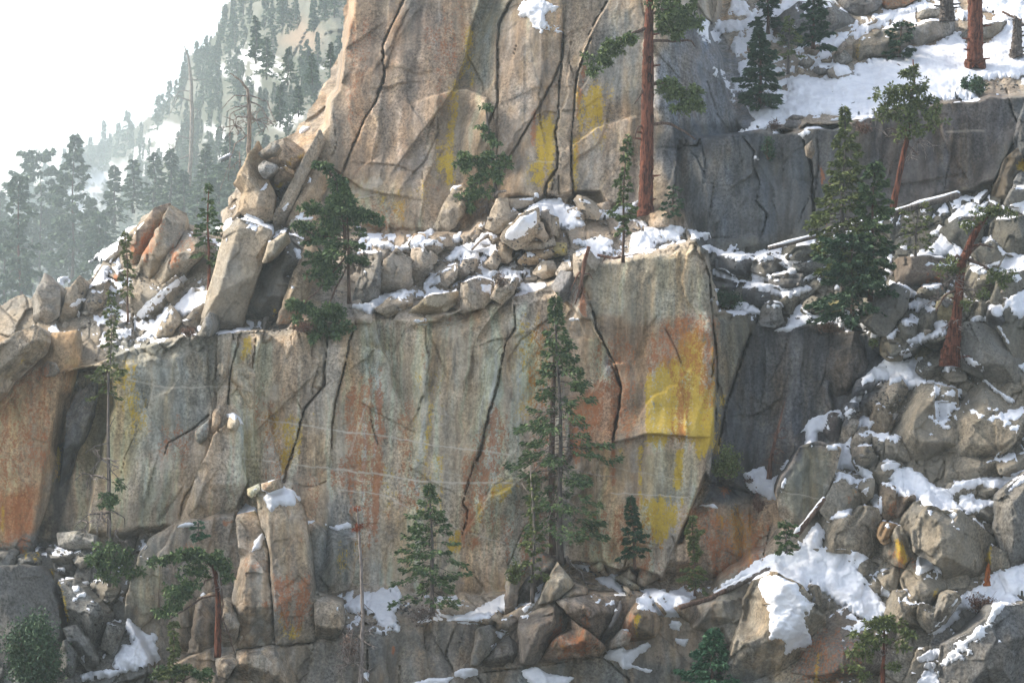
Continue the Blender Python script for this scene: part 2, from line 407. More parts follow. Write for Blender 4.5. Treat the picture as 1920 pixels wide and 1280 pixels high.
for s, a, f, sg in (
    ('E 215,540 230,640 290,770 305,880 330,930', .7, 34, -1), ('E 160,720 180,830 190,930', .3, 25, -1), ('E 490,540 510,700 500,860', .45, 30, -1), ('E 960,440 985,540 930,650', .4, 30, 1),
    ('E 690,480 800,450 850,400', .5, 28, 1), ('E 480,540 590,520 680,470', .5, 22, 1), ('E 800,575 850,500 940,400', .5, 22, 1), ('E 230,640 220,660 150,740', .3, 30, -1),
    ('B 780,20 730,160 700,330 640,480 590,560 520,650', 1.0, 70, -1), ('B 640,490 720,480 830,530 830,680', -.9, 50, 1), ('B 1480,20 1400,160 1330,340 1310,520', .6, 60, 1),
    ('B 1340,760 1420,700 1580,650 1640,640', .35, 30, -1), ('D 1460,1060 1600,930', .3, 40, 1), ('D 1470,1100 1500,1230 1520,1280', .6, 40, -1), ('G 1330,0 1340,150 1290,330', .9, 40, -1), ('D 1430,600 1390,760 1380,1060', .7, 50, -1),
    ('G 820,550 900,440 1000,400 1150,350 1290,330', .9, 60, -1), ('H 820,270 800,320 700,440 660,580 600,640', -.5, 60, -1), ('H 820,270 930,220 960,200', -.4, 40, 1), ('E 1350,960 1420,900 1480,780 1540,760', .35, 40, -1),
    ('E 1400,480 1480,680 1560,900 1510,1190', -.8, 55, 1), ('E 1900,1160 1700,1150 1500,1200', -.5, 30, 1), ('F 870,610 1050,600', .4, 30, -1), ('F 860,760 850,900 870,1000', .5, 60, -1),
    ('C 1260,1000 1500,960', .2, 30, 1), ('H 1450,690 1560,680 1600,580', .4, 40, 1), ('B 30,950 150,1030 300,1060', .3, 40, 1)):
    step(s, a, f, sg)

# many small joints and flakes that break up the clean walls
rj = np.random.default_rng(4242)
nj = 0
while nj < 115:
    u, v = rj.uniform(120, 1900), rj.uniform(-40, 1270)
    if v < 460 and u < 620: continue
    if RUB[int((v - V0) / ST), int((u - U0) / ST)] > 0.2: continue
    L = rj.uniform(25, 130); a = rj.normal(0.12, 0.3) + (1.2 if rj.uniform() < 0.22 else 0)
    if a > 1: L *= 0.5
    pts = [(u, v)]
    for _ in range(4):
        a += rj.normal(0, 0.22); pts.append((pts[-1][0] - math.sin(a) * L / 4, pts[-1][1] + math.cos(a) * L / 4))
    sname = 'P ' + ' '.join('%.1f,%.1f' % p for p in pts)
    if nj % 3 == 0: crack(sname, rj.uniform(1.2, 2.4), rj.uniform(.25, .7))
    else: step(sname, rj.uniform(.08, .30), rj.uniform(12, 42), rj.choice([-1, 1]))
    nj += 1

# ------------------------------------------------------------------ rock colour: regional tone and stains, plus left-hand glow painted into the tint
TINT = np.empty(Y.shape + (3,)); TINT[:] = (0.27, 0.245, 0.21)
MASK = np.zeros(Y.shape + (4,))          # yellow lichen, rust, water streaks, pale veins
def tone(s, col, fe=25, k=1.0, wob=10):
    p = tr(s); b = box(p, fe + wob)
    d = sdf(p, GU[b], GV[b]) + wob * WARP[b] * 2
    w = (k * ss(-fe, fe, d))[..., None]
    TINT[b] = TINT[b] * (1 - w) + w * np.array(col)
def stain(ch, s, k=1.0, fe=30, wob=10, vert=True):
    p = tr(s); b = box(p, fe + wob + 6)
    if np.ptp(p[:, 0]) < 40: fe, wob = 16, 5
    if np.ptp(p[:, 0]) < 22: fe, wob = 9, 3
    n = vnoise(GU[b] / 7, GV[b] / (150 if vert else 9), 400 + ch) * 0.6 + fbm(GU[b] / 14, GV[b] / (60 if vert else 14), 3, 410 + ch)
    d = sdf(p, GU[b], GV[b]) + wob * n * 1.6
    MASK[b][..., ch] = np.maximum(MASK[b][..., ch], k * ss(-fe * 0.75, fe * 0.6, d))
def vein(s, w=1.6, k=0.8):
    w = w * 0.95
    CRK[0] += 1
    p = roughline(tr(s), 0.8, CRK[0]); b = box(p, 6)
    d, _ = polyd(p, GU[b], GV[b])
    MASK[b][..., 3] = np.maximum(MASK[b][..., 3], k * (1 - ss(w * 0.4, w * 1.3, d)))
GREY, TAN, WARM, DARK, COOL = (0.235, 0.23, 0.215), (0.30, 0.265, 0.215), (0.33, 0.265, 0.205), (0.12, 0.122, 0.13), (0.17, 0.178, 0.18)
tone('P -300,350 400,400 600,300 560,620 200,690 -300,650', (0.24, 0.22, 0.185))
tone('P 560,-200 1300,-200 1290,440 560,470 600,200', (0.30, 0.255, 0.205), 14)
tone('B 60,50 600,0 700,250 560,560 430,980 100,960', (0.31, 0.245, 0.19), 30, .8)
tone('B 60,1000 300,1000 480,1280 100,1250', (0.40, 0.32, 0.22), 30, .8)
tone('B 780,0 950,0 880,200 830,500 700,480 700,300', (0.17, 0.18, 0.165), 14)
tone('B 900,200 1100,160 1200,250 1100,560 900,880', (0.27, 0.245, 0.215), 16)
tone('B 1480,20 1680,20 1700,400 1640,560 1400,420', (0.25, 0.26, 0.25), 25, .9)
tone('B 1340,780 1640,660 1640,1100 1340,1060', (0.24, 0.215, 0.18), 20, .8)
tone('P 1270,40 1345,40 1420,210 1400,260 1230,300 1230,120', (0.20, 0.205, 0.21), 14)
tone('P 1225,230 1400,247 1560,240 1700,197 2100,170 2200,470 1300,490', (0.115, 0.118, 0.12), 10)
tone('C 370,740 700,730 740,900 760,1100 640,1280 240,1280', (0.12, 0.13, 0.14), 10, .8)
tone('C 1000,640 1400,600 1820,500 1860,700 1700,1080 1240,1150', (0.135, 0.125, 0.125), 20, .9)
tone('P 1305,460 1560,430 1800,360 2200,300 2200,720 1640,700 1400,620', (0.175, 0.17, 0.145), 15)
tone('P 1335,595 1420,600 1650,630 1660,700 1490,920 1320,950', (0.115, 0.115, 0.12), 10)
tone('P 1305,455 1345,580 1405,590 1408,620 1345,830 1325,900 1330,700', (0.17, 0.16, 0.13), 5)
tone('P 1500,1000 1700,700 2200,560 2200,1500 1300,1500 1330,1095', (0.215, 0.20, 0.165), 20)
tone('P 1750,1130 2200,1100 2200,1500 1700,1500', (0.17, 0.17, 0.16), 25)
tone('P 200,640 410,630 405,760 380,800 290,860 230,840', (0.175, 0.185, 0.175), 18)
tone('P 150,690 225,680 265,800 250,900 150,900', (0.23, 0.22, 0.165), 16)
tone('P 470,620 560,610 560,880 480,900', (0.26, 0.24, 0.205), 18, .8)
tone('P 560,610 660,600 640,900 540,900', (0.25, 0.23, 0.20), 20, .6)
tone('P 660,620 950,580 980,900 900,1100 640,1080 560,880', (0.30, 0.27, 0.215), 25, .8)
tone('P 590,930 680,900 740,1000 700,1090 600,1060', (0.20, 0.205, 0.20), 30, .8)
tone('P 870,1010 970,990 970,1110 840,1110', (0.25, 0.225, 0.19), 20, .7)
tone('E 1000,620 1180,560 1180,900 1060,1000 1000,900', (0.37, 0.30, 0.20), 20, .9)
tone('P 1090,500 1305,455 1325,540 1290,600 1210,640 1130,650', (0.235, 0.23, 0.195), 10)
tone('E 1330,960 1400,640 1480,660 1530,780 1440,900', (0.34, 0.31, 0.25), 8, .9)
tone('E 1300,960 1480,860 1560,900 1500,1290 1260,1290', (0.21, 0.155, 0.115), 14)
tone('P 1130,600 1330,590 1330,700 1220,690 1200,840 1160,820 1165,722', (0.195, 0.155, 0.115), 14, .95)
tone('P 1110,840 1150,835 1190,835 1190,900 1140,960', (0.25, 0.20, 0.14), 10)
tone('P 1195,835 1318,845 1318,885 1290,940 1200,930', (0.20, 0.195, 0.155), 8)
tone('P 1080,960 1200,930 1240,1090 1090,1060', (0.30, 0.255, 0.20), 15)
tone('P -100,640 140,620 150,700 50,1032 -100,1040', (0.36, 0.27, 0.175), 10)
tone('G 0,260 230,190 160,540 0,560', (0.33, 0.17, 0.085), 12, .95)
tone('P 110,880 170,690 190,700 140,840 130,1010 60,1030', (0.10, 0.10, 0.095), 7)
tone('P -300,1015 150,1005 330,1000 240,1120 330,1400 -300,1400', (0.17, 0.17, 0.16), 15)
tone('G 700,800 760,620 860,640 850,900 770,960', (0.33, 0.32, 0.26), 10)
tone('G 1080,810 1180,790 1190,1110 1020,1120', (0.17, 0.165, 0.155), 6)
tone('G 1680,400 1920,400 1920,760 1720,790', (0.14, 0.145, 0.135), 10)
tone('P 560,1180 950,1165 960,1300 560,1300', (0.17, 0.165, 0.15), 14)
tone('H 990,920 1270,830 1580,790 1480,1090 1000,1190', (0.24, 0.20, 0.165), 12)
tone('P 950,1250 1300,1225 1500,1290 950,1300', (0.165, 0.17, 0.16), 12)
tone('I 590,260 720,0 900,10 820,260 670,420', (0.185, 0.185, 0.155), 8)
tone('I 60,330 440,310 520,440 420,660 100,720 0,720', (0.26, 0.21, 0.16), 10)
# water streaks
MASK[..., 2] = np.clip(0.75 - 0.7 * RUB + 0.25 * fbm(GU / 150, GV / 300, 2, 71), 0, 1)
# yellow lichen
for s, k in (('P 1216,720 1240,690 1268,672 1288,612 1322,640 1330,720 1338,760 1338,838 1318,846 1300,832 1280,826 1214,825 1213,760', .92), ('P 1266,842 1282,842 1280,920 1264,920', 1.0), ('P 1196,836 1204,836 1202,930 1194,930', .8), ('P 1158,838 1164,838 1162,870', .7), ('P 1200,935 1290,930 1282,985 1240,1018 1205,990', .85),
             ('P 1306,690 1334,730 1338,838 1312,842', 1.0),
             ('B 1330,520 1440,500 1460,620 1400,700 1340,760', .85), ('B 1140,640 1195,680 1190,740 1150,960 1130,1020 1075,990 1080,900 1110,840', .95), ('B 1285,880 1310,880 1310,1040 1290,1000', .6), ('B 1290,740 1330,760 1310,900 1288,850', .6),
             ('B 730,160 750,180 690,400 660,500 640,700 625,900 610,980 590,900 620,640 650,480 700,330', .85), ('B 610,960 640,980 700,920 720,880 660,1000 600,1000', .7), ('B 740,400 760,400 750,480 730,480', .5), ('B 230,1050 380,1130 370,1200 260,1140', .45), ('B 400,1040 520,980 500,1100', .3),
             ('D 640,740 720,730 740,900 780,1040 780,1140 720,1130 660,950 660,800', .6), ('D 1320,620 1370,620 1350,730 1310,760', .75), ('D 1460,1040 1500,1180 1560,1280 1610,1230 1640,1060', .6), ('G 1510,0 1600,0 1560,120 1530,150', .75), ('D 1480,440 1510,450 1505,520 1480,500', .5), ('D 150,660 140,740 100,770', .5), ('D 250,830 290,850 270,880', .5), ('G 300,0 325,0 310,130 280,240', .7), ('G 0,310 25,320 20,420 0,540', .95),
             ('H 780,330 860,200 930,210 960,190 970,210 850,280 800,370', .85), ('H 600,500 670,450 680,540 610,590', .8), ('H 470,140 500,150 490,190', .6), ('H 120,0 135,0 130,120 115,120', .5), ('E 1050,840 1120,810 1120,900 1060,900', .5), ('E 510,960 530,980 520,1100 490,1280 480,1180', .45), ('E 430,800 480,820 470,900 430,920', .4), ('E 340,1160 430,1060 400,1180', .4), ('E 480,440 510,400 500,450', .5),
             ('H 1630,930 1650,920 1640,1020 1630,1000', .8), ('H 1240,1080 1260,1070 1255,1120', .7), ('H 30,520 150,500 140,560 60,640 10,660', .4), ('H 1650,120 1660,120 1660,260 1640,250', .6),
             ('I 265,370 285,370 275,490 260,480', .75), ('I 300,370 400,330 440,430 420,480 450,540 400,600 320,600 290,500', .62), ('I 1225,500 1245,520 1280,600 1265,620 1230,590', 1.0), ('I 1700,610 1740,540 1745,640', .9), ('I 1420,780 1450,770 1430,820', .8), ('I 780,1110 815,1110 800,1290 765,1290', .75), ('I 985,230 1000,230 990,250', .4),
             ('G 1540,900 1580,1000 1650,960 1640,1030 1540,1040', .7), ('G 320,730 350,800 380,950 360,930', .9), ('G 255,670 290,670 275,720', .9), ('G 150,575 215,570 205,620', .7), ('G 1860,540 1920,520 1900,680 1830,690', .45), ('A 1560,880 1640,850 1560,920', .8), ('A 1500,1010 1580,985 1510,1025', .8), ('E 1190,160 1250,120 1250,160', .8),
             ('F 0,160 40,160 20,120', .1), ('C 1000,240 1040,220 1020,330 990,330', .4), ('C 1885,910 1920,880 1920,930', .8), ('E 1310,80 1330,80 1330,90', .1)):
    stain(0, s, k)
# broad soft colour belts: rust and ochre wash down the middle wall
for s, k in (('P 655,740 700,700 720,800 715,1010 690,1020 670,930 640,900', .6), ('P 560,900 600,890 590,1000 570,1000', .3), ('P 745,760 775,750 770,930 750,960', .42), ('P 868,880 935,760 960,800 940,900 880,1010', .5), ('P 980,940 1040,960 1030,1060 960,1090', .4), ('P 1090,960 1200,940 1240,1060 1110,1050', .35), ('P 1120,640 1200,640 1190,820 1150,830', .45), ('P 1205,640 1250,600 1330,592 1332,680 1290,700 1240,690 1215,700', .55), ('P 1306,660 1330,640 1336,760 1322,790', .55), ('P 1268,690 1292,690 1284,830 1266,830', .6), ('P -40,760 110,660 100,880 -40,1000', .42), ('P 1000,620 1040,600 1040,900 990,900', .42), ('P 470,760 520,740 540,900 500,900', .35), ('P 650,380 760,380 790,440 680,450', .3), ('P 800,60 850,0 870,60 820,200', .35), ('P 640,60 700,20 690,200 640,260', .3), ('P 300,800 380,800 330,870 290,860', .35), ('P 1500,1180 1640,1200 1600,1290 1500,1290', .4)):
    stain(1, s, k, 34, 14)
for s, k in (('P 780,860 840,850 830,960 790,960', .3), ('P 700,880 740,880 740,960 705,960', .25), ('P 980,600 1030,580 1030,760 970,800', .4), ('P 795,690 830,690 830,800 800,820', .2), ('P 225,700 260,690 270,820 235,840', .3), ('P 640,420 700,400 720,440 650,440', .3), ('P 1090,160 1150,150 1150,280 1085,260', .3)):
    stain(0, s, k, 30, 12)
# rust
for s, k in (('E 200,860 250,920 230,1080 200,1290 120,1290 150,1100 190,950', .85), ('H 215,40 245,40 235,350 225,470 195,460 190,300', .9), ('E 860,980 890,1000 870,1180 830,1260 800,1290', .8), ('H 800,60 860,130 800,260 770,330 770,210', .8), ('H 700,270 760,330 760,420 690,500', .75), ('H 740,490 780,470 790,540 740,550', .7), ('H 840,370 960,420 960,470 830,430', .5), ('E 460,680 500,700 480,800', .4), ('H 380,200 450,160 440,330 370,300', .55), ('E 600,510 620,515 610,560', .6),
             ('H 1500,0 1530,0 1525,200 1505,200', .7), ('E 1330,340 1350,350 1360,500 1330,470', .9), ('E 1480,720 1550,830 1480,980 1380,1160 1350,1290 1250,1290 1260,1020 1400,970', .65), ('E 1830,520 1880,520 1920,640 1880,720 1860,660', .5), ('F 0,540 130,500 160,640 100,800 20,700', .65), ('F 40,830 85,830 75,1160 30,1165', .75), ('P 1288,700 1300,700 1288,820 1275,815', .8),
             ('H 1540,300 1560,400 1590,560 1550,570 1520,420', .7), ('H 1680,600 1720,600 1690,700 1660,700', .6), ('H 1150,1050 1230,920 1230,1000 1180,1100', .85), ('H 1370,890 1380,960 1350,1050 1310,1090', .7), ('H 1320,1010 1400,1060 1380,1120 1210,1140 1240,1060', .65), ('H 1560,950 1620,900 1640,1050 1600,1050', .5), ('H 1480,860 1440,930', .1), ('H 300,1080 325,1085 315,1130', .7), ('H 1100,690 1150,720 1120,760', .1),
             ('I 60,330 280,330 440,330 520,440 500,600 420,660 260,700 200,600', .5), ('I 240,200 320,230 280,260', .8), ('I 1170,300 1220,280 1220,380 1160,370', .6), ('I 1170,580 1230,480 1300,620 1250,650', .55), ('I 950,260 1000,240 960,340', .3),
             ('G 1500,700 1580,680 1600,760 1560,980 1500,900', .65), ('G 1590,760 1690,700 1680,900 1620,1000', .6), ('G 1430,830 1470,830 1460,880 1425,870', .8), ('G 1320,620 1450,610 1440,660 1330,660', .5), ('G 980,560 1080,500 1060,560', .7), ('G 0,230 230,190 200,300 130,540 0,540', .55), ('G 1210,400 1260,400 1230,430', .7),
             ('D 720,130 830,50 860,0 840,100 760,180', .7), ('D 940,200 1010,60 1060,40 980,230', .7), ('D 610,280 640,280 630,310', .8), ('B 1340,350 1370,360 1340,520 1310,640 1330,450', .7), ('B 1290,700 1340,780 1320,880', .4), ('B 1075,610 1090,600 1080,800 1070,790', .7), ('B 480,1020 560,1000 560,1040', .6), ('B 600,250 660,260 620,430', .4), ('A 1560,180 1650,110 1740,200 1620,260', .5), ('C 850,990 870,1000 840,1260 860,1100', .8), ('C 800,900 840,960 820,1010', .7), ('F 1350,330 1480,280 1460,330', .7), ('D 1520,500 1640,500 1640,545 1520,545', .5), ('C 1140,0 1300,0 1200,40', .5)):
    stain(1, s, k)
for s, w, k in (('H 0,115 260,145 450,180 600,185 700,190 900,185 960,190', 1.8, .95), ('D 1410,1060 1600,1090 1700,1100 1920,1140', 1.5, .8), ('E 0,1125 240,1150 550,1210 800,1235 950,1255', 1.5, .85), ('D 720,850 900,890 1100,890 1250,885 1380,910', 1.6, .6), ('H 30,225 260,255 400,325', 1.3, .7), ('H 740,465 920,520', 1.2, .7), ('G 1320,50 1500,75', 1.4, .7), ('G 1600,90 1920,120', 1.4, .7), ('E 260,780 150,1020 70,1270', 1.3, .7), ('H 1440,90 1920,180', 1.1, .35), ('H 1500,245 1740,255 1920,270', 1.3, .7), ('I 600,235 800,275', 1.2, .5), ('B 120,1080 230,1060', 1.4, .8), ('H 600,400 660,440', 1.3, .7), ('B 1080,885 1190,885', 1.3, .5), ('C 1500,720 1700,715', 2.5, .35), ('G 1150,380 1290,280 1340,200', 1.2, .4), ('H 390,70 680,150', 1.1, .4)):
    vein(s, w, k)
for s, k in (('B 80,1050 180,1000 220,940 240,1000 180,1060', .5), ('G 860,40 930,20 920,110 860,110', .5), ('D 880,900 900,905 885,950', .7), ('D 1470,900 1510,880 1500,960 1440,980', .5), ('E 700,330 640,440 500,420 520,390 640,380', .35)):
    stain(3, s, k, 6, 5, False)
def gain(s, k, fe=20):
    p = tr(s); b = box(p, fe + 20)
    w = ss(-fe, fe, sdf(p, GU[b], GV[b]) + 14 * WARP[b])[..., None]
    TINT[b] = TINT[b] * (1 + w * (np.array(k) - 1))
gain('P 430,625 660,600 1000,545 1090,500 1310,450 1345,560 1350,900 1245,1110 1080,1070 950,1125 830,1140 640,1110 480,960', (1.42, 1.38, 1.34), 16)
gain('P 130,680 380,625 430,625 480,960 330,980 200,1140 120,1010', (1.4, 1.34, 1.26), 16)  # left wall's own tone, lifted further to paint in the upper-left glow
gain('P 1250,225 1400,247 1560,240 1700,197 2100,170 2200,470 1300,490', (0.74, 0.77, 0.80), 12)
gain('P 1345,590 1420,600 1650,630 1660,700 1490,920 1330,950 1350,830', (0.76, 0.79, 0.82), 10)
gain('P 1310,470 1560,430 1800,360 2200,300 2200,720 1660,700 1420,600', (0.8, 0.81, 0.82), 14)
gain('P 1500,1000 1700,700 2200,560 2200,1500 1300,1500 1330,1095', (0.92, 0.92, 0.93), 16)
gain('P 640,1180 950,1140 1340,1110 1400,1300 1300,1500 560,1500', (0.9, 0.88, 0.87), 14)
gain('P -300,1030 60,1040 330,990 240,1120 330,1400 -300,1400', (0.82, 0.84, 0.86), 14)  # lower-left tone, kept lighter to carry some of that painted glow
gain('P 1270,40 1345,40 1420,210 1400,260 1230,300 1230,120', (0.8, 0.85, 0.95), 14)
WALL = (1 - RUB)
LEAN = GU + GV * 0.04 + 14 * WARP
for (sx, sy, a, rgb, sd) in ((15, 420, .30, (1, 1, 1), 861), (34, 700, .26, (1, 1, .96), 862), (22, 520, .18, (.45, 0, -.4), 863), (9, 260, .20, (1, 1, 1), 864), (46, 800, .14, (.5, .1, -.5), 865)):
    n = fbm(LEAN / sx, GV / sy, 3, sd, .6)
    TINT = TINT * (1 + (a * 1.15 * WALL * n)[..., None] * np.array(rgb))
TINT = np.clip(TINT * 1.12 * np.array([1.045, 1.0, 0.935]), 0, 0.45)
Yc = Y.copy()

def tint_mask(iU, iV):
    return TINT[iV, iU], MASK[iV, iU]
def Yat(u, v):
    j = int(np.clip((u - U0) / ST, 0, NU - 1)); i = int(np.clip((v - V0) / ST, 0, NV - 1))
    return float(Yc[i, j])

def grid_mesh(name, keep, U, V, Yg, cols, mat):
    """mesh of the kept grid vertices; quads where all four corners are kept."""
    idx = np.full(keep.shape, -1, np.int64); idx[keep] = np.arange(keep.sum())
    q = np.stack([idx[:-1, :-1], idx[1:, :-1], idx[1:, 1:], idx[:-1, 1:]], -1).reshape(-1, 4)
    q = q[(q >= 0).all(1)]
    d = D0 + Yg[keep]
    P = np.stack([(U[keep] - 960) * d / F, Yg[keep], (640 - V[keep]) * d / F], -1)
    return P, q, idx
# the mountainside itself: everything below the skyline of the near rock
near = tr('P -120,600 30,556 100,548 160,530 205,478 290,386 350,420 400,440 470,290 540,255 600,170 640,90 655,-140 2060,-140 2060,1420 -140,1420')
kd = sdf(rough(near, 4, 14, 5), GU, GV)
keep = kd > 0
PUSH = (0.5 - 0.2 * ss(1300, 1450, GU)) * RUB * ss(0.2, 0.7, RUB)           # the ground under the blocks lies deeper, so the joints between them are open
COV = np.zeros(Y.shape, bool)
P, q, idx = grid_mesh('cliff', keep, GU, GV, Y + PUSH, None, None)
rim = Y + 0  # noqa
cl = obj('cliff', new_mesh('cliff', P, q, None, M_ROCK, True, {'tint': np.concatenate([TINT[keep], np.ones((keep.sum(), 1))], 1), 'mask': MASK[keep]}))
tag(cl, 'granite mountainside of walls, ledges and gullies stained yellow and rust', 'cliff', None, 'structure')
Yc[~keep] = 60.0
# ------------------------------------------------------------------ separate slabs, pillars and boulders
BLK = [100]
def block(name, s, label, prot=1.0, bev=0.4, slope=1.4, nf=5, fs=0.6, tilt=(0.0, -0.4), tint=None, tk=0.8, ref=None, thick=None, left=None, group=None, cat=None, amp=1.0, face=0):
    """one solid rock: a traced outline with chamfered, faceted front, standing where its foot meets the rock below."""
    BLK[0] += 1; sd = BLK[0]
    r = np.random.default_rng(sd)
    p0 = tr(s)
    p = rough(p0, amp, 10, sd)
    b = box(p, 10)
    U, V = GU[b].copy(), GV[b].copy()
    d = sdf(p, U, V) + (3.4 if p0[:, 0].mean() < 1300 else 6.5) * float(RUB[b].max() > .4)
    ins = d > 0
    if ins.sum() < 6: return None
    vlo = np.quantile(V[ins], 0.8)
    if ref is None: ref = float(np.quantile(Yc[b][ins & (V >= vlo)], 0.35))
    R = d.max()
    uc, vc = U[ins].mean(), V[ins].max()
    prot = prot * (1.3 if p0[:, 0].mean() < 1300 else 0.8)
    if tilt == (0.0, -0.4): tilt = (r.uniform(-1.3, 1.3), r.uniform(-1.2, 0.4))
    y = ref - prot + tilt[0] * (U - U[ins].mean()) / 100 + tilt[1] * (V - vc) / 100
    w = max(3.0, bev * R)
    ch = np.clip(4.0 - d, 0, None); y = y + 0.03 * 0.9 * ch          # a thin worn edge
    edge = np.zeros_like(y)
    for i in range(len(p0)):                                          # one flat chamfer along each side of the outline
        x0, y0 = p0[i]; x1, y1 = p0[(i + 1) % len(p0)]
        ex, ey = x1 - x0, y1 - y0; L = math.hypot(ex, ey)
        if L < 0.22 * R: continue
        t_ = np.clip(((U - x0) * ex + (V - y0) * ey) / (L * L), 0, 1)
        dl = np.hypot(U - x0 - ex * t_, V - y0 - ey * t_)
        wk = w * r.choice([0.10, 0.12, 0.3, 0.9, 2.4])
        edge = np.maximum(edge, slope * r.uniform(0.5, 1.5) * 0.03 * np.clip(wk - dl, 0, None))
    y = y + edge
    bump = np.zeros_like(y)
    Uc, Vc = U[ins].mean(), V[ins].mean()
    for k in range(nf):
        th = r.uniform(0, 2 * math.pi); n = (math.cos(th), math.sin(th))
        pr = (U - Uc) * n[0] + (V - Vc) * n[1]
        o = r.uniform(0.05, 0.5) * pr[ins].max()
        bump = np.maximum(bump, r.uniform(0.6, 1.8) * fs * 0.03 * 1.6 * (pr - o))
    if left is not None:      # one strong facet turned to the side: (direction angle in degrees, offset share, slope)
        for (ang, o_, s_) in left:
            n = (math.cos(radians(ang)), math.sin(radians(ang)))
            pr = (U - Uc) * n[0] + (V - Vc) * n[1]
            bump = np.maximum(bump, s_ * 0.03 * (pr - o_ * pr[ins].max()))
    y = y + bump
    fx, ex = voro(U / max(9, R * 0.7) + sd * 3.1, V / max(12, R * 0.9) + sd * 1.7, sd)
    rf = 0.5 if nf < 2 else 0.75
    y = y + rf * min(0.35, 0.010 * R) * fx + rf * 0.010 * min(R, 40) * 0.5 * fbm(U / 22 + sd, V / 30, 4, sd, 0.6)
    gy, gx = np.gradient(d, ST)
    keep = d > -0.75 * ST
    mv = keep & (d < 0.6 * ST)
    U[mv] -= (d * gx)[mv]; V[mv] -= (d * gy)[mv]
    P, q, idx = grid_mesh(name, keep, U, V, y, None, None)
    if len(q) < 2: return None
    # close it: rim walls to a smaller back face
    used = np.zeros(len(P), bool); used[q.ravel()] = True
    remap = np.cumsum(used) - 1
    q = remap[q]; P = P[used]
    tin = TINT[b][keep][used].copy(); msk = MASK[b][keep][used].copy()
    if tint is not None: lc = tin.mean() / 0.26; tin = tin * (1 - tk) + tk * 1.05 * np.clip(0.55 + 0.45 * lc, 0.6, 1.15) * np.array(tint)
    e = np.concatenate([q[:, [0, 1]], q[:, [1, 2]], q[:, [2, 3]], q[:, [3, 0]]])
    key = {}
    for a, c in e.tolist():
        if (c, a) in key: del key[(c, a)]
        else: key[(a, c)] = 1
    be = np.array(list(key.keys()))
    bv = np.unique(be)
    th = thick if thick is not None else float(np.clip(0.05 * R, 1.0, 5.0)) + prot + 1.0
    m2 = {int(a): len(P) + i for i, a in enumerate(bv)}
    cen = P[bv].mean(0)
    back = P[bv].copy(); back[:, [0, 2]] = cen[[0, 2]] + (back[:, [0, 2]] - cen[[0, 2]]) * 0.86; back[:, 1] = P[bv][:, 1].max() + th
    ci = len(P) + len(bv)
    sq = [(c, a, m2[a], m2[c]) for a, c in be.tolist()]
    st_ = [(m2[c], m2[a], ci) for a, c in be.tolist()]
    cen2 = cen.copy(); cen2[1] = back[0, 1]
    P2 = np.concatenate([P, back, cen2[None]])
    tin2 = np.concatenate([tin, tin[bv], tin.mean(0)[None]]); msk2 = np.concatenate([msk, msk[bv] * 0.3, np.zeros((1, 4))])
    org = cen.copy()
    P2 = P2 - org
    me = new_mesh(name, P2, np.concatenate([q, np.array(sq)]), np.array(st_), M_ROCK, True, {'tint': np.concatenate([tin2, np.ones((len(P2), 1))], 1), 'mask': msk2})
    o = obj(name, me); o.location = org
    o['kind'] = 'thing'; tag(o, label, cat or {'boulder': 'boulder', 'rock_slab': 'rock slab', 'rock_pillar': 'rock pillar', 'rock_block': 'rock'}.get(name, 'rock'), group)
    COV[b] |= ins & (y < Yc[b] + 0.6); sub = Yc[b]; okm = ins & (y < sub); sub[okm] = y[okm]; Yc[b] = sub
    return o
GB = 'boulders and slabs of the mountainside'
T_TAN, T_GREY, T_DARK, T_WARM, T_PALE = (0.31, 0.265, 0.205), (0.235, 0.23, 0.21), (0.125, 0.127, 0.13), (0.35, 0.275, 0.19), (0.38, 0.33, 0.25)
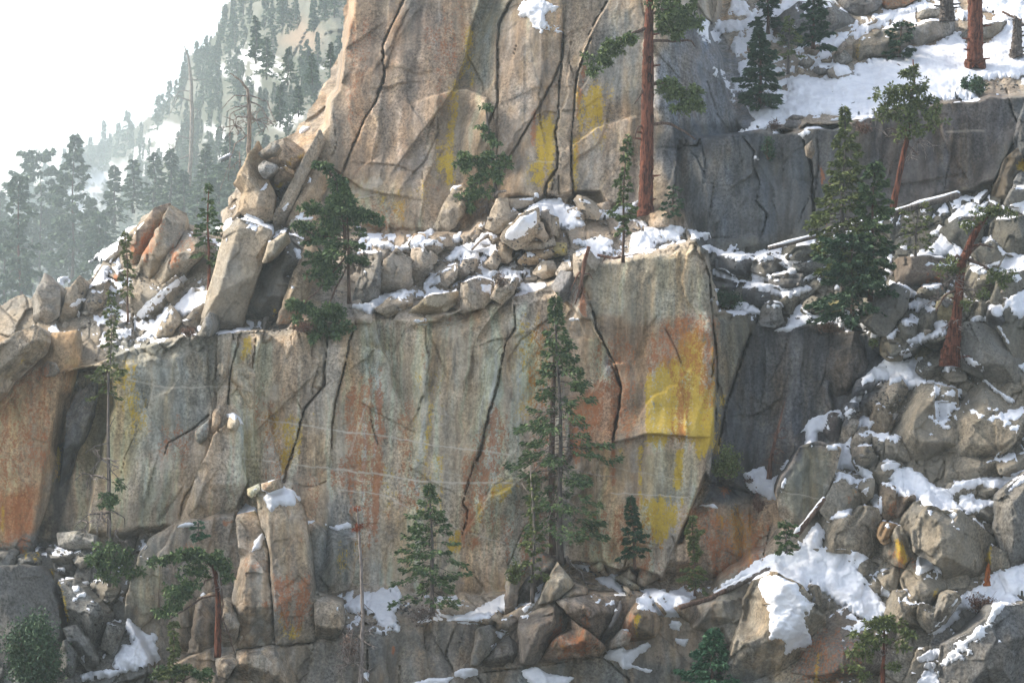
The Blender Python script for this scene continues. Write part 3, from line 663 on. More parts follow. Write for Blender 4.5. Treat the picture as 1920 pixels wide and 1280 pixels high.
for args in (
  # upper left: tilted slabs and the rock pile beside the great wall
  ('rock_slab', 'P 232,472 290,393 318,384 302,430 257,502 236,503', 'reddish tilted slab, first of three leaning beside the snow streak', dict(left=[(180, .2, .8)], tint=(0.27, 0.2, 0.15), tk=.5)),
  ('rock_slab', 'P 255,507 320,388 347,402 341,432 292,520 265,532', 'tilted slab in the middle of three leaning ones below the firs', dict(left=[(200, .3, .8)])),
  ('rock_slab', 'P 290,527 345,434 366,446 382,472 332,522 302,547', 'tilted slab with rusty stain closest to the snag trunk', dict(left=[(200, .3, .8)])),
  ('rock_slab', 'P 240,560 262,530 300,545 330,520 345,540 300,590 262,600', 'rough grey slab under the three tilted slabs', dict()),
  ('boulder', 'P 65,600 62,560 85,515 110,545 108,590 80,612', 'rounded grey rock fin below the hazy firs', dict(prot=.5, tint=T_GREY)),
  ('boulder', 'P 110,610 130,545 150,520 160,545 140,590 128,612', 'slim grey rock fin beside the red fir trunk', dict(prot=.5)),
  ('boulder', 'P 140,560 175,540 200,530 190,575 150,590', 'mossy grey boulder above the stained corner slab', dict(prot=.4)),
  ('rock_slab', 'P 395,470 425,435 450,390 455,360 440,345 460,310 468,290 484,268 491,292 480,312 497,330 512,365 510,410 480,420 447,395 432,440 420,470', 'tall pale rock tower propping up the pile of balanced boulders', dict(prot=1.5, tint=T_WARM, left=[(180, .3, 1.0)])),
  ('rock_slab', 'P 512,430 516,405 555,330 600,246 606,262 566,340 522,440', 'long thin rib of rock leaning against the great wall', dict(prot=1.0, tint=T_TAN, left=[(0, .1, 1.2)])),
  ('rock_slab', 'P 530,440 548,400 590,310 610,300 622,320 590,385 548,432', 'peach coloured leaning flake at the foot of the great wall', dict(prot=.6, tint=T_WARM)),
  ('boulder', 'P 496,300 523,265 540,261 567,282 564,292 540,318 508,311', 'largest balanced boulder with yellow lichen on top of the rock tower', dict(prot=2.4, tint=T_TAN, thick=3)),
  ('boulder', 'P 488,288 509,270 521,274 512,285 491,293', 'flat small boulder perched behind the largest balanced boulder', dict(prot=1.2, tint=T_GREY)),
  ('boulder', 'P 487,312 496,304 516,311 506,322 495,332 488,322', 'grey wedge boulder jammed between two balanced boulders', dict(prot=1.9, tint=T_GREY)),
  ('boulder', 'P 502,330 535,315 548,322 543,338 516,352 506,344', 'lower balanced boulder with yellow lichen edge', dict(prot=2.2, tint=T_TAN)),
  ('rock_slab', 'P 545,420 570,400 598,410 600,440 560,450', 'grey block with snow behind the windswept fir', dict(prot=.5)),
  # middle left: the leaning slabs on the wall top
  ('rock_slab', 'D 1330,540 1400,330 1480,95 1540,55 1600,70 1660,100 1625,250 1575,290 1520,480 1500,540', 'dark leaning slab with yellow foot, second of the row on the wall top', dict(prot=1.0, tint=(0.15, 0.145, 0.13), tk=.75, left=[(0, .4, .8)])),
  ('rock_slab', 'D 1515,540 1560,400 1600,290 1680,110 1745,150 1700,300 1650,420 1640,535', 'tan leaning slab beside the fir, third of the row on the wall top', dict(prot=1.1, tint=T_WARM, left=[(10, .3, .9)])),
  ('rock_slab', 'D 1440,205 1470,110 1555,55 1562,80 1490,160', 'small cream slab wedged between the tall leaning slabs', dict(prot=1.4, ref=5, tint=T_PALE)),
  ('rock_slab', 'D 1232,40 1295,-22 1400,8 1475,40 1440,150 1380,330 1305,570 1150,556 1096,560 1140,370 1165,290', 'great leaning slab with snow on its flat top and bright left edge', dict(prot=2.4, bev=.12, amp=.8, tint=(0.30, 0.265, 0.21), nf=1, fs=.25, left=[(196, .46, 1.5), (20, .75, .8)], tilt=(-.3, -.4), thick=4)),
  ('rock_slab', 'D 1088,602 1112,545 1146,488 1148,560 1132,607', 'thin splinter of rock at the foot of the great leaning slab', dict(prot=2.6, tint=T_GREY)),
  ('boulder', 'D 860,605 900,500 930,450 960,490 970,540 930,610', 'grey pointed rock beside the snow streaks on the wall top', dict(prot=.5)),
  ('boulder', 'D 1010,540 1060,470 1110,440 1120,480 1080,560', 'grey block half buried in snow left of the great leaning slab', dict(prot=.5)),
  # stained slabs of the lower left corner
  ('rock_slab', 'D 390,905 400,820 430,795 560,770 520,870 400,960', 'pale notch of rock between the dark wedge and the grey wall', dict(prot=.8, tint=T_PALE)),
  ('rock_slab', 'P 118,900 130,770 150,735 177,716 172,755 152,815 135,850 122,960 112,1010', 'dark wedge slab standing in the gully behind the stained slab', dict(prot=1.2, tint=(0.105, 0.11, 0.115))),
  ('rock_slab', 'P -60,760 20,706 80,655 100,626 148,622 150,640 142,690 128,752 116,840 106,890 78,968 58,1032 -60,1034', 'great orange brown slab with a rust red foot in the corner', dict(prot=1.5, bev=.1, nf=1, fs=.3, amp=1.0, left=[(10, .62, 1.6)], thick=4, tilt=(0, -.3))),
  ('rock_slab', 'P -60,690 0,645 44,621 66,612 81,628 77,657 52,684 20,712 0,742 -60,790', 'pale rounded slab overlapping the great orange brown slab', dict(prot=2.3, bev=.3, tint=T_TAN, nf=2, fs=.3, tilt=(0, .4))),
  ('boulder', 'D 235,790 262,755 300,765 315,800 300,835 240,835', 'small grey patch of rock stuck on the orange brown slab', dict(prot=.15, thick=.5, bev=.2, nf=1, tint=T_GREY)),
  # columns of the left wall
  ('rock_pillar', 'D 1200,612 1252,600 1242,730 1218,985 1188,975 1196,770', 'narrow column at the right end of the grey left wall', dict(prot=.5, bev=.3)),
  ('rock_pillar', 'D 1310,612 1392,618 1382,760 1374,1060 1335,1105 1262,1005 1250,905 1288,730', 'broad column with a yellow head under the leaning slabs', dict(prot=.8, tint=(0.32, 0.27, 0.2), tk=.5)),
  ('rock_slab', 'D 1562,610 1592,610 1590,690 1572,742 1552,700', 'thin pointed flake under the slab row', dict(prot=.3, thick=.8)),
  ('rock_block', 'D 1425,625 1470,612 1465,655 1430,665', 'small square block under the leaning dark slab', dict(prot=.3, thick=.8, tint=T_TAN)),
  ('rock_slab', 'D 1725,800 1765,770 1768,880 1735,920 1700,900', 'pale keystone flake in the long black crack', dict(prot=.25, thick=.8, tint=T_PALE)),
  ('rock_slab', 'P 392,840 400,815 432,785 452,800 454,870 462,905 440,960 395,985 335,985 372,880', 'broken grey plate in the middle of the left wall', dict(prot=.5, bev=.15, nf=2, fs=.3)),
  ('boulder', 'D 1062,1130 1140,1060 1134,1165 1092,1202 1066,1180', 'smooth bluish stone set in the left wall', dict(prot=.6, thick=1, tint=(0.21, 0.235, 0.225))),
  ('boulder', 'D 1150,1130 1165,1010 1202,985 1205,1080 1170,1160', 'slim grey stone beside the smooth bluish one', dict(prot=.7, thick=1)),
  ('boulder', 'D 1240,1110 1250,1050 1290,1040 1305,1090 1290,1130', 'small pale stone with snow on the left wall', dict(prot=.9, thick=1, tint=T_PALE)),
  # lower left buttress
  ('rock_slab', 'G 820,500 1000,400 1150,350 1290,345 1300,500 1300,600 1260,820 1290,960 1230,1000 1050,820 860,640 760,600', 'broad sloping grey slab behind the bent pine', dict(prot=.6, bev=.12, amp=2, nf=3, fs=.3, tilt=(0, -1.2))),
  ('rock_slab', 'G 690,930 700,800 760,600 862,640 852,900 770,968', 'smooth light slab above the lower snow patch', dict(prot=.8, bev=.15, nf=1, fs=.2)),
  ('rock_slab', 'G 800,1000 900,920 1060,800 1090,830 1020,1120 960,1160 860,1100', 'tan slab left of the dark prism under the bent pine', dict(prot=.9, tint=T_TAN, tk=.5)),
  ('rock_block', 'G 1020,1120 1078,812 1160,782 1205,800 1185,1110', 'dark prism of rock behind the bent pine trunk', dict(prot=1.5, bev=.15, left=[(190, .5, .7)])),
  ('rock_block', 'G 1205,1110 1210,822 1262,850 1305,960 1275,1085', 'dark grey prism right of the bent pine trunk', dict(prot=1.3, bev=.2)),
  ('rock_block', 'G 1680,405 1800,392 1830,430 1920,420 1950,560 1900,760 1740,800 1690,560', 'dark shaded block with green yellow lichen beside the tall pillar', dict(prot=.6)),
  ('rock_block', 'G 1720,790 1850,850 1870,960 1820,1050 1730,1050', 'low dark block at the foot of the tall pillar', dict(prot=1.0)),
  ('rock_pillar', 'G 1292,362 1390,340 1440,440 1462,560 1468,700 1482,800 1500,1065 1290,1095 1312,980 1262,822 1310,600 1288,450', 'left one of the twin pillars with snow on its shoulder', dict(prot=2.2, bev=.22, nf=3, fs=.5, thick=4)),
  ('rock_pillar', 'G 1392,225 1440,200 1590,228 1650,320 1692,540 1722,800 1722,1052 1505,1072 1482,800 1468,565 1420,400', 'taller one of the twin pillars with orange front and snowy top', dict(prot=3.0, bev=.22, nf=1, fs=.3, thick=4, left=[(175, .62, 1.2), (40, .6, .6)])),
  ('boulder', 'G 1348,222 1410,192 1420,235 1372,272 1350,255', 'small stone on the shoulder behind the twin pillars', dict(prot=2.4, ref=-2, thick=2)),
  ('rock_block', 'G 1424,195 1508,170 1542,215 1470,242 1430,225', 'snow covered cap stone on the twin pillars', dict(prot=3.6, ref=-2, thick=2)),
  ('rock_block', 'G 1290,1105 1500,1080 1722,1070 1700,1180 1680,1290 1230,1290 1262,1200', 'wide grey footing block under the twin pillars', dict(prot=1.0, bev=.15)),
  ('rock_block', 'G 1175,1150 1280,1118 1292,1180 1240,1260 1185,1240', 'small angular block left under the twin pillars', dict(prot=1.6)),
  # rubble of the lower left corner
  ('rock_block', 'G 318,468 400,462 500,490 512,535 420,542 325,522', 'flat topped block lying at the foot of the orange slab', dict(prot=.8, tint=T_GREY)),
  ('boulder', 'G 400,592 500,545 522,600 440,648', 'grey wedge stone under the flat topped block', dict(prot=.6)),
  ('rock_block', 'G 275,572 390,545 402,620 300,634', 'square grey stone left of the wedge stone', dict(prot=.7)),
  ('rock_block', 'G 105,592 210,570 212,640 108,652', 'yellow edged block in the corner under the orange slab', dict(prot=.7)),
  ('rock_block', 'G 0,640 60,560 80,570 60,650 0,660 -80,660 -80,560', 'grey block cut off by the picture edge under the orange slab', dict(prot=.7)),
  ('rock_slab', 'G -80,660 0,650 200,648 240,700 300,850 320,960 330,1100 200,1200 -80,1200', 'broad grey face rising behind the round bush', dict(prot=1.0, bev=.08, nf=3, fs=.35, tilt=(0, -.5), tint=T_DARK, tk=.5)),
  ('boulder', 'G 500,745 580,700 645,760 620,840 545,852', 'greenish boulder below the dead fir', dict(prot=.8)),
  ('boulder', 'G 325,735 400,720 490,820 602,912 562,1060 470,1112 395,960 352,800', 'large pointed boulder with a yellow left rim', dict(prot=1.3)),
  ('rock_slab', 'G 350,985 410,970 520,1150 535,1205 480,1205 400,1090', 'long slab sliding down between bush and boulder', dict(prot=1.2)),
  ('boulder', 'G 592,965 662,985 622,1130 560,1085', 'grey stone at the left rim of the lower snow patch', dict(prot=.8)),
  ('rock_slab', 'G 330,1120 350,1055 400,1130 385,1242 320,1205', 'upright slab right of the round bush', dict(prot=1.5)),
  # middle ledge: stones and slabs below the great wall
  ('rock_slab', 'B 535,1240 640,1030 692,1008 742,1080 690,1165 640,1235 560,1275', 'pale triangular slab leaning on the foot of the great wall', dict(prot=1.2, tint=T_TAN, bev=.2)),
  ('boulder', 'B 820,1240 882,1090 932,1088 945,1150 990,1162 960,1205 880,1270', 'brown boulder leaning at the foot of the ledge pine', dict(prot=1.0, tint=T_TAN)),
  ('rock_block', 'B 940,1092 1062,1084 1072,1112 950,1142', 'flat block with thin snow against the great wall', dict(prot=.6)),
  ('boulder', 'B 1305,1090 1320,1072 1400,1105 1442,1160 1425,1192 1368,1182 1330,1130', 'tan boulder with a snow lid right below the long crack', dict(prot=1.0, tint=T_TAN)),
  ('boulder', 'B 1270,1150 1310,1135 1352,1165 1350,1192 1290,1186', 'round stone poking out of the upper ledge snow', dict(prot=.6)),
  ('boulder', 'B 1430,1120 1500,1100 1480,1150 1440,1150', 'low stone behind the slender ledge pine', dict(prot=.4)),
  ('rock_block', 'B 1700,1180 1780,1150 1830,1180 1840,1230 1720,1230', 'grey block at the foot of the red trunk', dict(prot=.7)),
  ('boulder', 'E 1000,205 1060,140 1202,108 1192,160 1100,212 1015,217', 'ochre layered boulder under the big snowy slab', dict(prot=1.0, tint=(0.38, 0.26, 0.14), tk=.7)),
  ('boulder', 'E 1180,178 1205,108 1252,112 1252,160', 'yellowish stone beside the ochre layered boulder', dict(prot=.9, tint=(0.33, 0.26, 0.1))),
  ('boulder', 'E 1000,120 1030,90 1180,70 1190,110 1060,135', 'flat brown stones stacked on the ochre boulder', dict(prot=.7, tint=T_TAN)),
  ('rock_slab', 'P 940,446 945,436 975,405 1008,392 1009,424 1003,440 985,460 968,466', 'big tilted slab on the ledge with its top under snow', dict(prot=1.6, tint=T_TAN, bev=.25, left=[(60, .25, 1.5)])),
  ('rock_slab', 'E 1090,60 1090,-10 1122,0 1152,70 1140,90', 'thin upright slab right of the snowy slab', dict(prot=1.3)),
  ('rock_slab', 'E 1120,0 1110,-60 1150,-70 1165,-10 1180,60 1150,50', 'dark upright slab between two thin ones', dict(prot=.9, tint=T_DARK, tk=.5)),
  ('rock_slab', 'E 1165,0 1165,-45 1205,-30 1215,70 1180,40', 'tan upright slab, last right of the snowy slab', dict(prot=1.2, tint=T_TAN)),
  ('boulder', 'E 890,160 900,105 960,130 952,192 932,207 900,200', 'brown block below the foot of the snowy slab', dict(prot=.9, tint=T_WARM)),
  ('boulder', 'E 400,112 432,60 482,62 482,102 442,137', 'angular stone left in the ledge snow', dict(prot=.8)),
  ('boulder', 'E 465,115 560,80 582,130 542,162 482,152', 'snow capped boulder in the middle of the ledge snow', dict(prot=1.0)),
  ('boulder', 'E 480,182 520,157 547,182 540,207 500,217', 'rounded tan stone below the snow capped boulder', dict(prot=.8, tint=T_TAN)),
  ('boulder', 'E 545,82 610,62 632,110 590,114', 'flat stone right of the snow capped boulder', dict(prot=.7)),
  ('rock_slab', 'E 228,395 268,200 330,140 402,190 412,320 382,365', 'tall rounded grey slab below the left ledge snow', dict(prot=.9, bev=.25)),
  ('rock_slab', 'E 100,415 170,170 242,160 232,402 132,428', 'dark cracked slab right behind the windswept fir trunk', dict(prot=.6, tint=(0.17, 0.165, 0.15))),
  ('boulder', 'E 412,300 420,140 482,140 522,232 482,292', 'grey leaning stone right of the rounded slab', dict(prot=.9)),
  ('boulder', 'E 655,275 700,200 762,198 742,250 672,292', 'grey wedge in the rubble under the ledge snow', dict(prot=.8)),
  ('boulder', 'E 820,215 870,150 892,200 862,252', 'small upright stone in the middle of the rubble', dict(prot=.8)),
  ('boulder', 'E 1080,265 1122,210 1180,208 1202,270 1132,294', 'tan rounded stone with snow near the dead root', dict(prot=1.0, tint=T_TAN)),
  ('boulder', 'E 1205,270 1240,215 1300,210 1290,280 1250,300', 'grey stone left of the dead root', dict(prot=.8)),
  ('boulder', 'E 1298,280 1302,170 1380,150 1432,210 1402,262', 'tan boulder carrying the dead root', dict(prot=1.2, tint=T_TAN)),
  ('boulder', 'E 540,300 600,240 660,225 650,290 600,340', 'broken grey stone on the rubble rim', dict(prot=.8)),
  ('boulder', 'E 685,475 690,330 780,300 852,320 855,400 802,452', 'large rounded boulder on the rim of the middle wall', dict(prot=.9, bev=.35)),
  ('boulder', 'E 220,465 320,390 412,388 402,460 282,505', 'low snow topped boulder on the wall rim near the fir', dict(prot=.9, tint=T_TAN)),
  ('rock_slab', 'E 400,485 500,400 660,375 650,430 520,500', 'yellow undercut shelf on the wall rim', dict(prot=.5, tint=(0.38, 0.31, 0.2), tk=.6)),
  ('boulder', 'E 850,400 890,300 990,300 960,380 900,430', 'grey flake leaning on the rim below the snow', dict(prot=.7)),
  ('boulder', 'E 115,535 120,500 185,500 188,530', 'small square stone at the wall top beside the fir', dict(prot=.6)),
  ('boulder', 'E 1180,340 1230,260 1290,270 1300,380 1240,420', 'dark boulder in the gap behind the tall fir top', dict(prot=.6, tint=T_DARK)),
  # right: the snowy slope and its outcrops
  ('rock_block', 'C 880,-40 1130,-40 1160,0 1120,60 1030,100 950,62', 'dark outcrop at the top edge above the snow slope', dict(prot=1.0, tint=T_DARK)),
  ('rock_block', 'C 1140,10 1200,-60 1400,-60 1350,-10 1260,40 1170,52', 'brown rusty outcrop at the top edge beside the stump', dict(prot=1.0, tint=(0.22, 0.16, 0.11))),
  ('rock_block', 'C 540,115 690,8 860,8 1010,110 960,180 900,205 800,250 620,220', 'dark block behind the firs on the slope', dict(prot=1.0, tint=(0.11, 0.12, 0.125))),
  ('rock_block', 'C 985,335 990,230 1045,190 1150,160 1290,130 1290,300 1160,320 1060,322 1012,347', 'lichen streaked block holding up the snow terrace', dict(prot=1.2, tint=(0.2, 0.185, 0.15))),
  ('rock_slab', 'C 1290,265 1290,165 1400,118 1540,120 1552,192 1430,242 1310,270', 'smooth grey slab between shrub and red trunk', dict(prot=.8, tint=(0.25, 0.25, 0.24), bev=.15)),
  ('rock_slab', 'C 1555,205 1640,140 1822,118 1772,200 1690,232 1600,232', 'striped grey slab behind the right red trunk', dict(prot=.8, tint=(0.2, 0.2, 0.18), bev=.2)),
  ('rock_block', 'C 1335,110 1340,68 1460,30 1482,62 1420,112', 'dark ledge stone beside the grey stump', dict(prot=.7, tint=T_GREY)),
  ('boulder', 'C 1045,158 1060,125 1100,95 1125,110 1100,145', 'small leaning stone on the upper snow terrace', dict(prot=.6)),
  ('boulder', 'C 878,345 880,300 940,270 990,322 982,352', 'grey boulder stacked at the head of the snow slope', dict(prot=1.0, tint=T_GREY)),
  ('boulder', 'C 888,292 940,222 962,242 922,292', 'reddish leaning stone on the stacked boulders', dict(prot=1.0, tint=(0.24, 0.19, 0.15))),
  ('boulder', 'C 768,385 800,350 862,360 850,397 790,412', 'dark stone left of the snow capped block', dict(prot=.7, tint=T_GREY)),
  ('boulder', 'C 690,340 740,300 772,330 752,372 700,374', 'dark stone below the half dead spruce', dict(prot=.7, tint=T_GREY)),
  ('boulder', 'C 728,260 800,240 792,312 740,302', 'brownish stone right of the half dead spruce', dict(prot=.6)),
  ('boulder', 'C 815,330 862,305 872,340 832,352', 'small flat stone above the snow capped block', dict(prot=.6)),
  ('boulder', 'C 678,390 690,365 722,380 720,408 690,408', 'small block at the left rim of the snow slope', dict(prot=.6)),
  ('rock_block', 'C 848,385 905,352 980,378 1002,420 960,440 902,447 860,410', 'square block with a thick snow lid on the slope', dict(prot=1.1, tint=T_GREY, bev=.2)),
  ('boulder', 'C 855,515 890,503 935,508 930,522 880,525', 'flat stone lying alone in the middle of the snow slope', dict(prot=.3)),
  ('boulder', 'C 1095,575 1110,545 1150,550 1160,575', 'round stone near the lower rim of the snow slope', dict(prot=.4)),
  ('boulder', 'C 1255,440 1265,412 1310,410 1320,440', 'grey stone behind the top of the leaning pine', dict(prot=.4)),
  ('boulder', 'C 620,650 660,625 715,632 720,655 650,662', 'flat dark stone on the rim of the snow slope', dict(prot=.5, tint=T_DARK)),
  ('boulder', 'C 605,690 630,655 720,655 730,690 660,705', 'dark stone under the flat one on the snow rim', dict(prot=.5, tint=T_DARK)),
  ('boulder', 'C 730,792 768,760 782,830 762,872 738,850', 'chockstone wedged in the black crack of the right wall', dict(prot=.4, ref=13, thick=1, tint=T_TAN)),
  ('rock_slab', 'C 1755,1085 1830,875 1890,825 1902,900 1850,960 1812,1115', 'rounded brown flake at the right end of the dark wall', dict(prot=.8, tint=(0.17, 0.14, 0.1))),
  ('rock_slab', 'C 1880,770 1940,560 2000,560 2000,1000 1890,960 1900,880', 'lichen dotted block at the right edge above the ledge', dict(prot=1.0)),
  ('rock_slab', 'C 1840,1110 1900,960 2000,940 2000,1140', 'grey block under the lichen dotted one', dict(prot=1.2, tint=T_GREY)),
  # right middle: ledge stones
  ('rock_block', 'F 250,192 440,188 442,250 390,292 330,270 252,232', 'dark flat block under a long strip of snow', dict(prot=1.0, tint=T_DARK)),
  ('boulder', 'F 448,250 460,210 520,180 602,220 602,272 532,278', 'rounded dark boulder ringed by snow on the right ledge', dict(prot=1.0, tint=(0.15, 0.145, 0.13))),
  ('boulder', 'F 675,230 682,205 760,180 812,190 802,260 702,272', 'grey boulder left of the dark fir pair', dict(prot=.9, tint=(0.18, 0.19, 0.185))),
  ('boulder', 'F 640,180 680,140 790,130 800,175 720,190', 'mossy stone under the fallen log', dict(prot=.6)),
  ('boulder', 'F 545,330 548,298 690,288 704,340 600,350', 'long dark stone between two snow strips', dict(prot=.8, tint=T_DARK)),
  ('boulder', 'F 200,345 215,305 380,335 384,362 240,368', 'slanting dark stone above the low shrub', dict(prot=.7, tint=T_DARK)),
  ('boulder', 'F 495,540 502,490 520,450 580,448 594,530 560,548', 'rounded grey boulder with a snow cap over the wall edge', dict(prot=1.0, tint=T_GREY)),
  ('boulder', 'F 400,428 402,368 520,358 526,425', 'dark cracked stone above the low dark shrub', dict(prot=.8, tint=T_DARK)),
  ('boulder', 'F 720,470 735,435 770,410 862,450 832,492 760,490', 'green grey boulder below the dark fir pair', dict(prot=.9)),
  ('boulder', 'F 590,440 640,400 700,420 690,470 620,480', 'small grey stone above the triangular snow patch', dict(prot=.7)),
  ('rock_block', 'F 870,470 875,420 900,415 915,500', 'yellow green wedge stone under the firs', dict(prot=.6, tint=(0.24, 0.22, 0.09))),
  ('rock_block', 'F 1230,330 1240,200 1400,190 1500,210 1510,300 1380,350 1290,370', 'rusty brown outcrop left of the twisted juniper', dict(prot=.9, tint=(0.2, 0.16, 0.125))),
  ('rock_slab', 'F 1045,510 1110,400 1210,340 1282,372 1270,450 1165,602 1110,582', 'plain grey tilted slab below the dark firs', dict(prot=1.2, bev=.15, tint=(0.19, 0.185, 0.165), nf=1)),
  ('boulder', 'F 1055,630 1100,590 1152,610 1142,692', 'grey wedge at the foot of the plain tilted slab', dict(prot=1.0)),
  ('boulder', 'F 1345,405 1370,360 1460,350 1480,400 1420,430', 'mossy boulder above the pillow of snow', dict(prot=.7)),
  ('boulder', 'F 1460,520 1475,420 1510,390 1530,430 1530,520', 'yellowish upright stone behind the juniper trunk', dict(prot=.8, tint=(0.3, 0.26, 0.15))),
  ('boulder', 'F 1230,590 1262,550 1322,560 1302,620 1240,632', 'oval grey stone between two snow patches left of the juniper', dict(prot=.9)),
  ('boulder', 'F 1310,600 1350,540 1400,500 1460,480 1470,530 1420,580', 'cracked tan outcrop left of the juniper trunk', dict(prot=.7)),
  ('boulder', 'F 1345,730 1350,690 1420,680 1382,742', 'yellow stone at the head of the lower snow patch', dict(prot=.9, tint=(0.27, 0.23, 0.12))),
  ('boulder', 'F 1160,700 1160,632 1240,640 1242,730 1190,732', 'cracked tan stones above the lower snow patch', dict(prot=.9, tint=(0.24, 0.21, 0.15))),
  ('boulder', 'F 1385,640 1400,615 1462,640 1440,672', 'brown stone left of the juniper foot', dict(prot=.9)),
  ('rock_block', 'F 1480,35 1560,-20 1700,-30 1680,60 1640,132 1590,142', 'grey green rock behind the top of the juniper', dict(prot=.9)),
  ('boulder', 'F 1655,160 1740,108 1802,170 1772,222 1700,212', 'pair of dark stones right of the juniper fork', dict(prot=1.0)),
  ('rock_block', 'F 1745,60 1760,0 1940,-30 1960,160 1840,162 1772,112', 'big cracked rock at the right edge beside the juniper', dict(prot=1.2)),
  ('rock_block', 'F 1600,330 1640,240 1720,260 1760,330 1740,400 1640,400', 'green grey rock right of the juniper trunk', dict(prot=.9)),
  ('rock_block', 'F 1760,420 1790,300 1960,260 1960,380 1850,430', 'dark rock with snow behind it at the right edge', dict(prot=.9)),
  ('boulder', 'F 1640,480 1660,440 1710,450 1720,480 1680,500', 'small dark stone right of the juniper at knee height', dict(prot=.7)),
  ('boulder', 'F 1740,540 1750,480 1790,470 1800,520 1770,560', 'dark stone in the snow left of the edge boulder', dict(prot=1.0, tint=T_DARK)),
  ('boulder', 'F 1785,560 1830,440 1960,360 1960,800 1890,760 1830,640', 'large snow topped boulder at the right edge', dict(prot=1.5, bev=.35)),
  ('boulder', 'F 1200,810 1160,740 1250,740 1270,790', 'stone breaking the lower snow patch', dict(prot=.3)),
  ('rock_block', 'F 815,930 860,760 872,612 1050,602 1062,700 1040,880 950,965 900,1000 850,990', 'projecting block on the dark right wall', dict(prot=.7, tint=(0.16, 0.145, 0.13), bev=.2)),
  # right lower: jumble of boulders
  ('rock_slab', 'F 1565,620 1600,550 1690,558 1830,640 1890,760 1920,960 1800,900 1700,830 1600,780', 'smooth sloping slab right of the juniper foot', dict(prot=1.0, bev=.15, tint=(0.2, 0.19, 0.165))),
  ('boulder', 'F 1355,800 1370,755 1440,708 1490,772 1482,822 1405,852', 'smooth grey boulder left of the juniper foot', dict(prot=1.2)),
  ('boulder', 'F 1475,810 1500,790 1580,788 1592,840 1520,842', 'small greenish boulder under the juniper root', dict(prot=1.1)),
  ('boulder', 'F 1130,965 1180,870 1242,858 1272,900 1240,980 1200,1052 1180,1010', 'dark tilted boulder below the lower snow patch', dict(prot=1.1)),
  ('boulder', 'F 1058,990 1070,920 1122,898 1122,1000 1080,1062', 'greenish upright boulder at the rim of the dark wall', dict(prot=1.0)),
  ('boulder', 'F 1010,920 1030,860 1090,850 1080,910', 'stone at the left tip of the lower snow patch', dict(prot=.8)),
  ('boulder', 'F 1088,1110 1130,1000 1202,1060 1172,1145', 'tan boulder with an orange side in the boulder stream', dict(prot=1.0, tint=(0.24, 0.19, 0.13))),
  ('boulder', 'F 930,1180 962,1070 1002,1080 962,1180 940,1212', 'slim grey boulder in the boulder stream', dict(prot=.9)),
  ('boulder', 'F 945,1030 960,990 1000,990 1010,1030 980,1060', 'small dark stone at the snow tongue', dict(prot=.8)),
  ('boulder', 'F 850,1130 880,1040 940,1060 930,1150 890,1190', 'dark brown stone beside the rounded snow shelf', dict(prot=.8, tint=(0.15, 0.13, 0.12))),
  ('boulder', 'F 1055,1185 1110,1120 1170,1118 1182,1230 1160,1280 1080,1275', 'cracked tan boulder in the middle of the boulder stream', dict(prot=1.2)),
  ('boulder', 'F 968,1240 1040,1122 1090,1120 1062,1190 992,1262', 'slanting boulder left of the cracked tan one', dict(prot=1.1)),
  ('boulder', 'F 1175,1270 1182,1182 1240,1170 1280,1280', 'grey boulder under a wedge of snow', dict(prot=1.1)),
  ('boulder', 'F 1415,905 1450,890 1542,912 1545,1020 1512,1082 1432,1082', 'rounded boulder dusted with frost', dict(prot=1.4, bev=.4)),
  ('boulder', 'F 1205,1105 1240,1000 1290,890 1420,880 1418,1050 1432,1085 1520,1090 1562,1150 1505,1290 1480,1340 1310,1340 1230,1240', 'very large rounded grey boulder right of the boulder stream', dict(prot=1.6, bev=.3)),
  ('boulder', 'F 1515,1095 1620,950 1700,805 1850,960 1918,1030 1862,1180 1762,1262 1640,1310 1505,1285', 'very large leaning grey boulder at the right', dict(prot=1.8, bev=.25)),
  ('rock_block', 'I 1500,190 1515,40 1700,0 1850,20 1800,100 1640,172', 'cracked tan block above the snow tongue', dict(prot=1.2)),
  ('rock_block', 'I 1800,130 1780,40 1960,-20 1960,120 1860,140', 'grey block at the right edge above the snow tongue', dict(prot=1.2)),
  ('boulder', 'I 1000,70 1010,10 1080,5 1115,70 1100,125 1040,130', 'rounded grey boulder in the snow channel', dict(prot=1.0)),
  ('boulder', 'I 1105,155 1150,92 1240,90 1202,162 1142,192', 'small boulder with snow above the snow tongue', dict(prot=1.1)),
  ('rock_slab', 'I 588,265 600,200 650,130 720,0 800,-20 905,8 872,130 822,260 740,360 672,420 602,362', 'tall smooth green grey slab leaning beside the snow log', dict(prot=1.6, bev=.15, nf=1, fs=.3)),
  ('boulder', 'I 185,192 290,135 362,170 422,246 300,205', 'wedge stone lying on top of the lichen boulder', dict(prot=1.6)),
  ('boulder', 'I -60,700 -40,560 60,520 110,300 170,210 230,190 420,242 442,330 522,440 502,570 420,650 300,702 100,722', 'massive boulder painted with yellow and orange lichen', dict(prot=1.4, bev=.2, nf=2, fs=.4, tilt=(.5, -.5))),
  ('boulder', 'I 828,345 900,180 892,132 1002,160 1090,180 1082,232 1042,250 982,342 862,384', 'tan boulder with frost on its head left of the snow channel', dict(prot=1.5)),
  ('boulder', 'I 1030,240 1050,190 1090,180 1080,260 1050,290', 'small upright stone on the tan boulder', dict(prot=1.5)),
  ('boulder', 'I 798,545 800,400 862,380 962,378 975,420 1040,332 1112,340 1162,500 1152,592 1080,604 980,562', 'wide tan boulder at the head of the big snow field', dict(prot=1.6, bev=.25)),
  ('boulder', 'I 1148,345 1150,212 1202,220 1212,340 1172,377', 'upright brown stone under the snow tongue', dict(prot=1.2, tint=(0.2, 0.155, 0.11))),
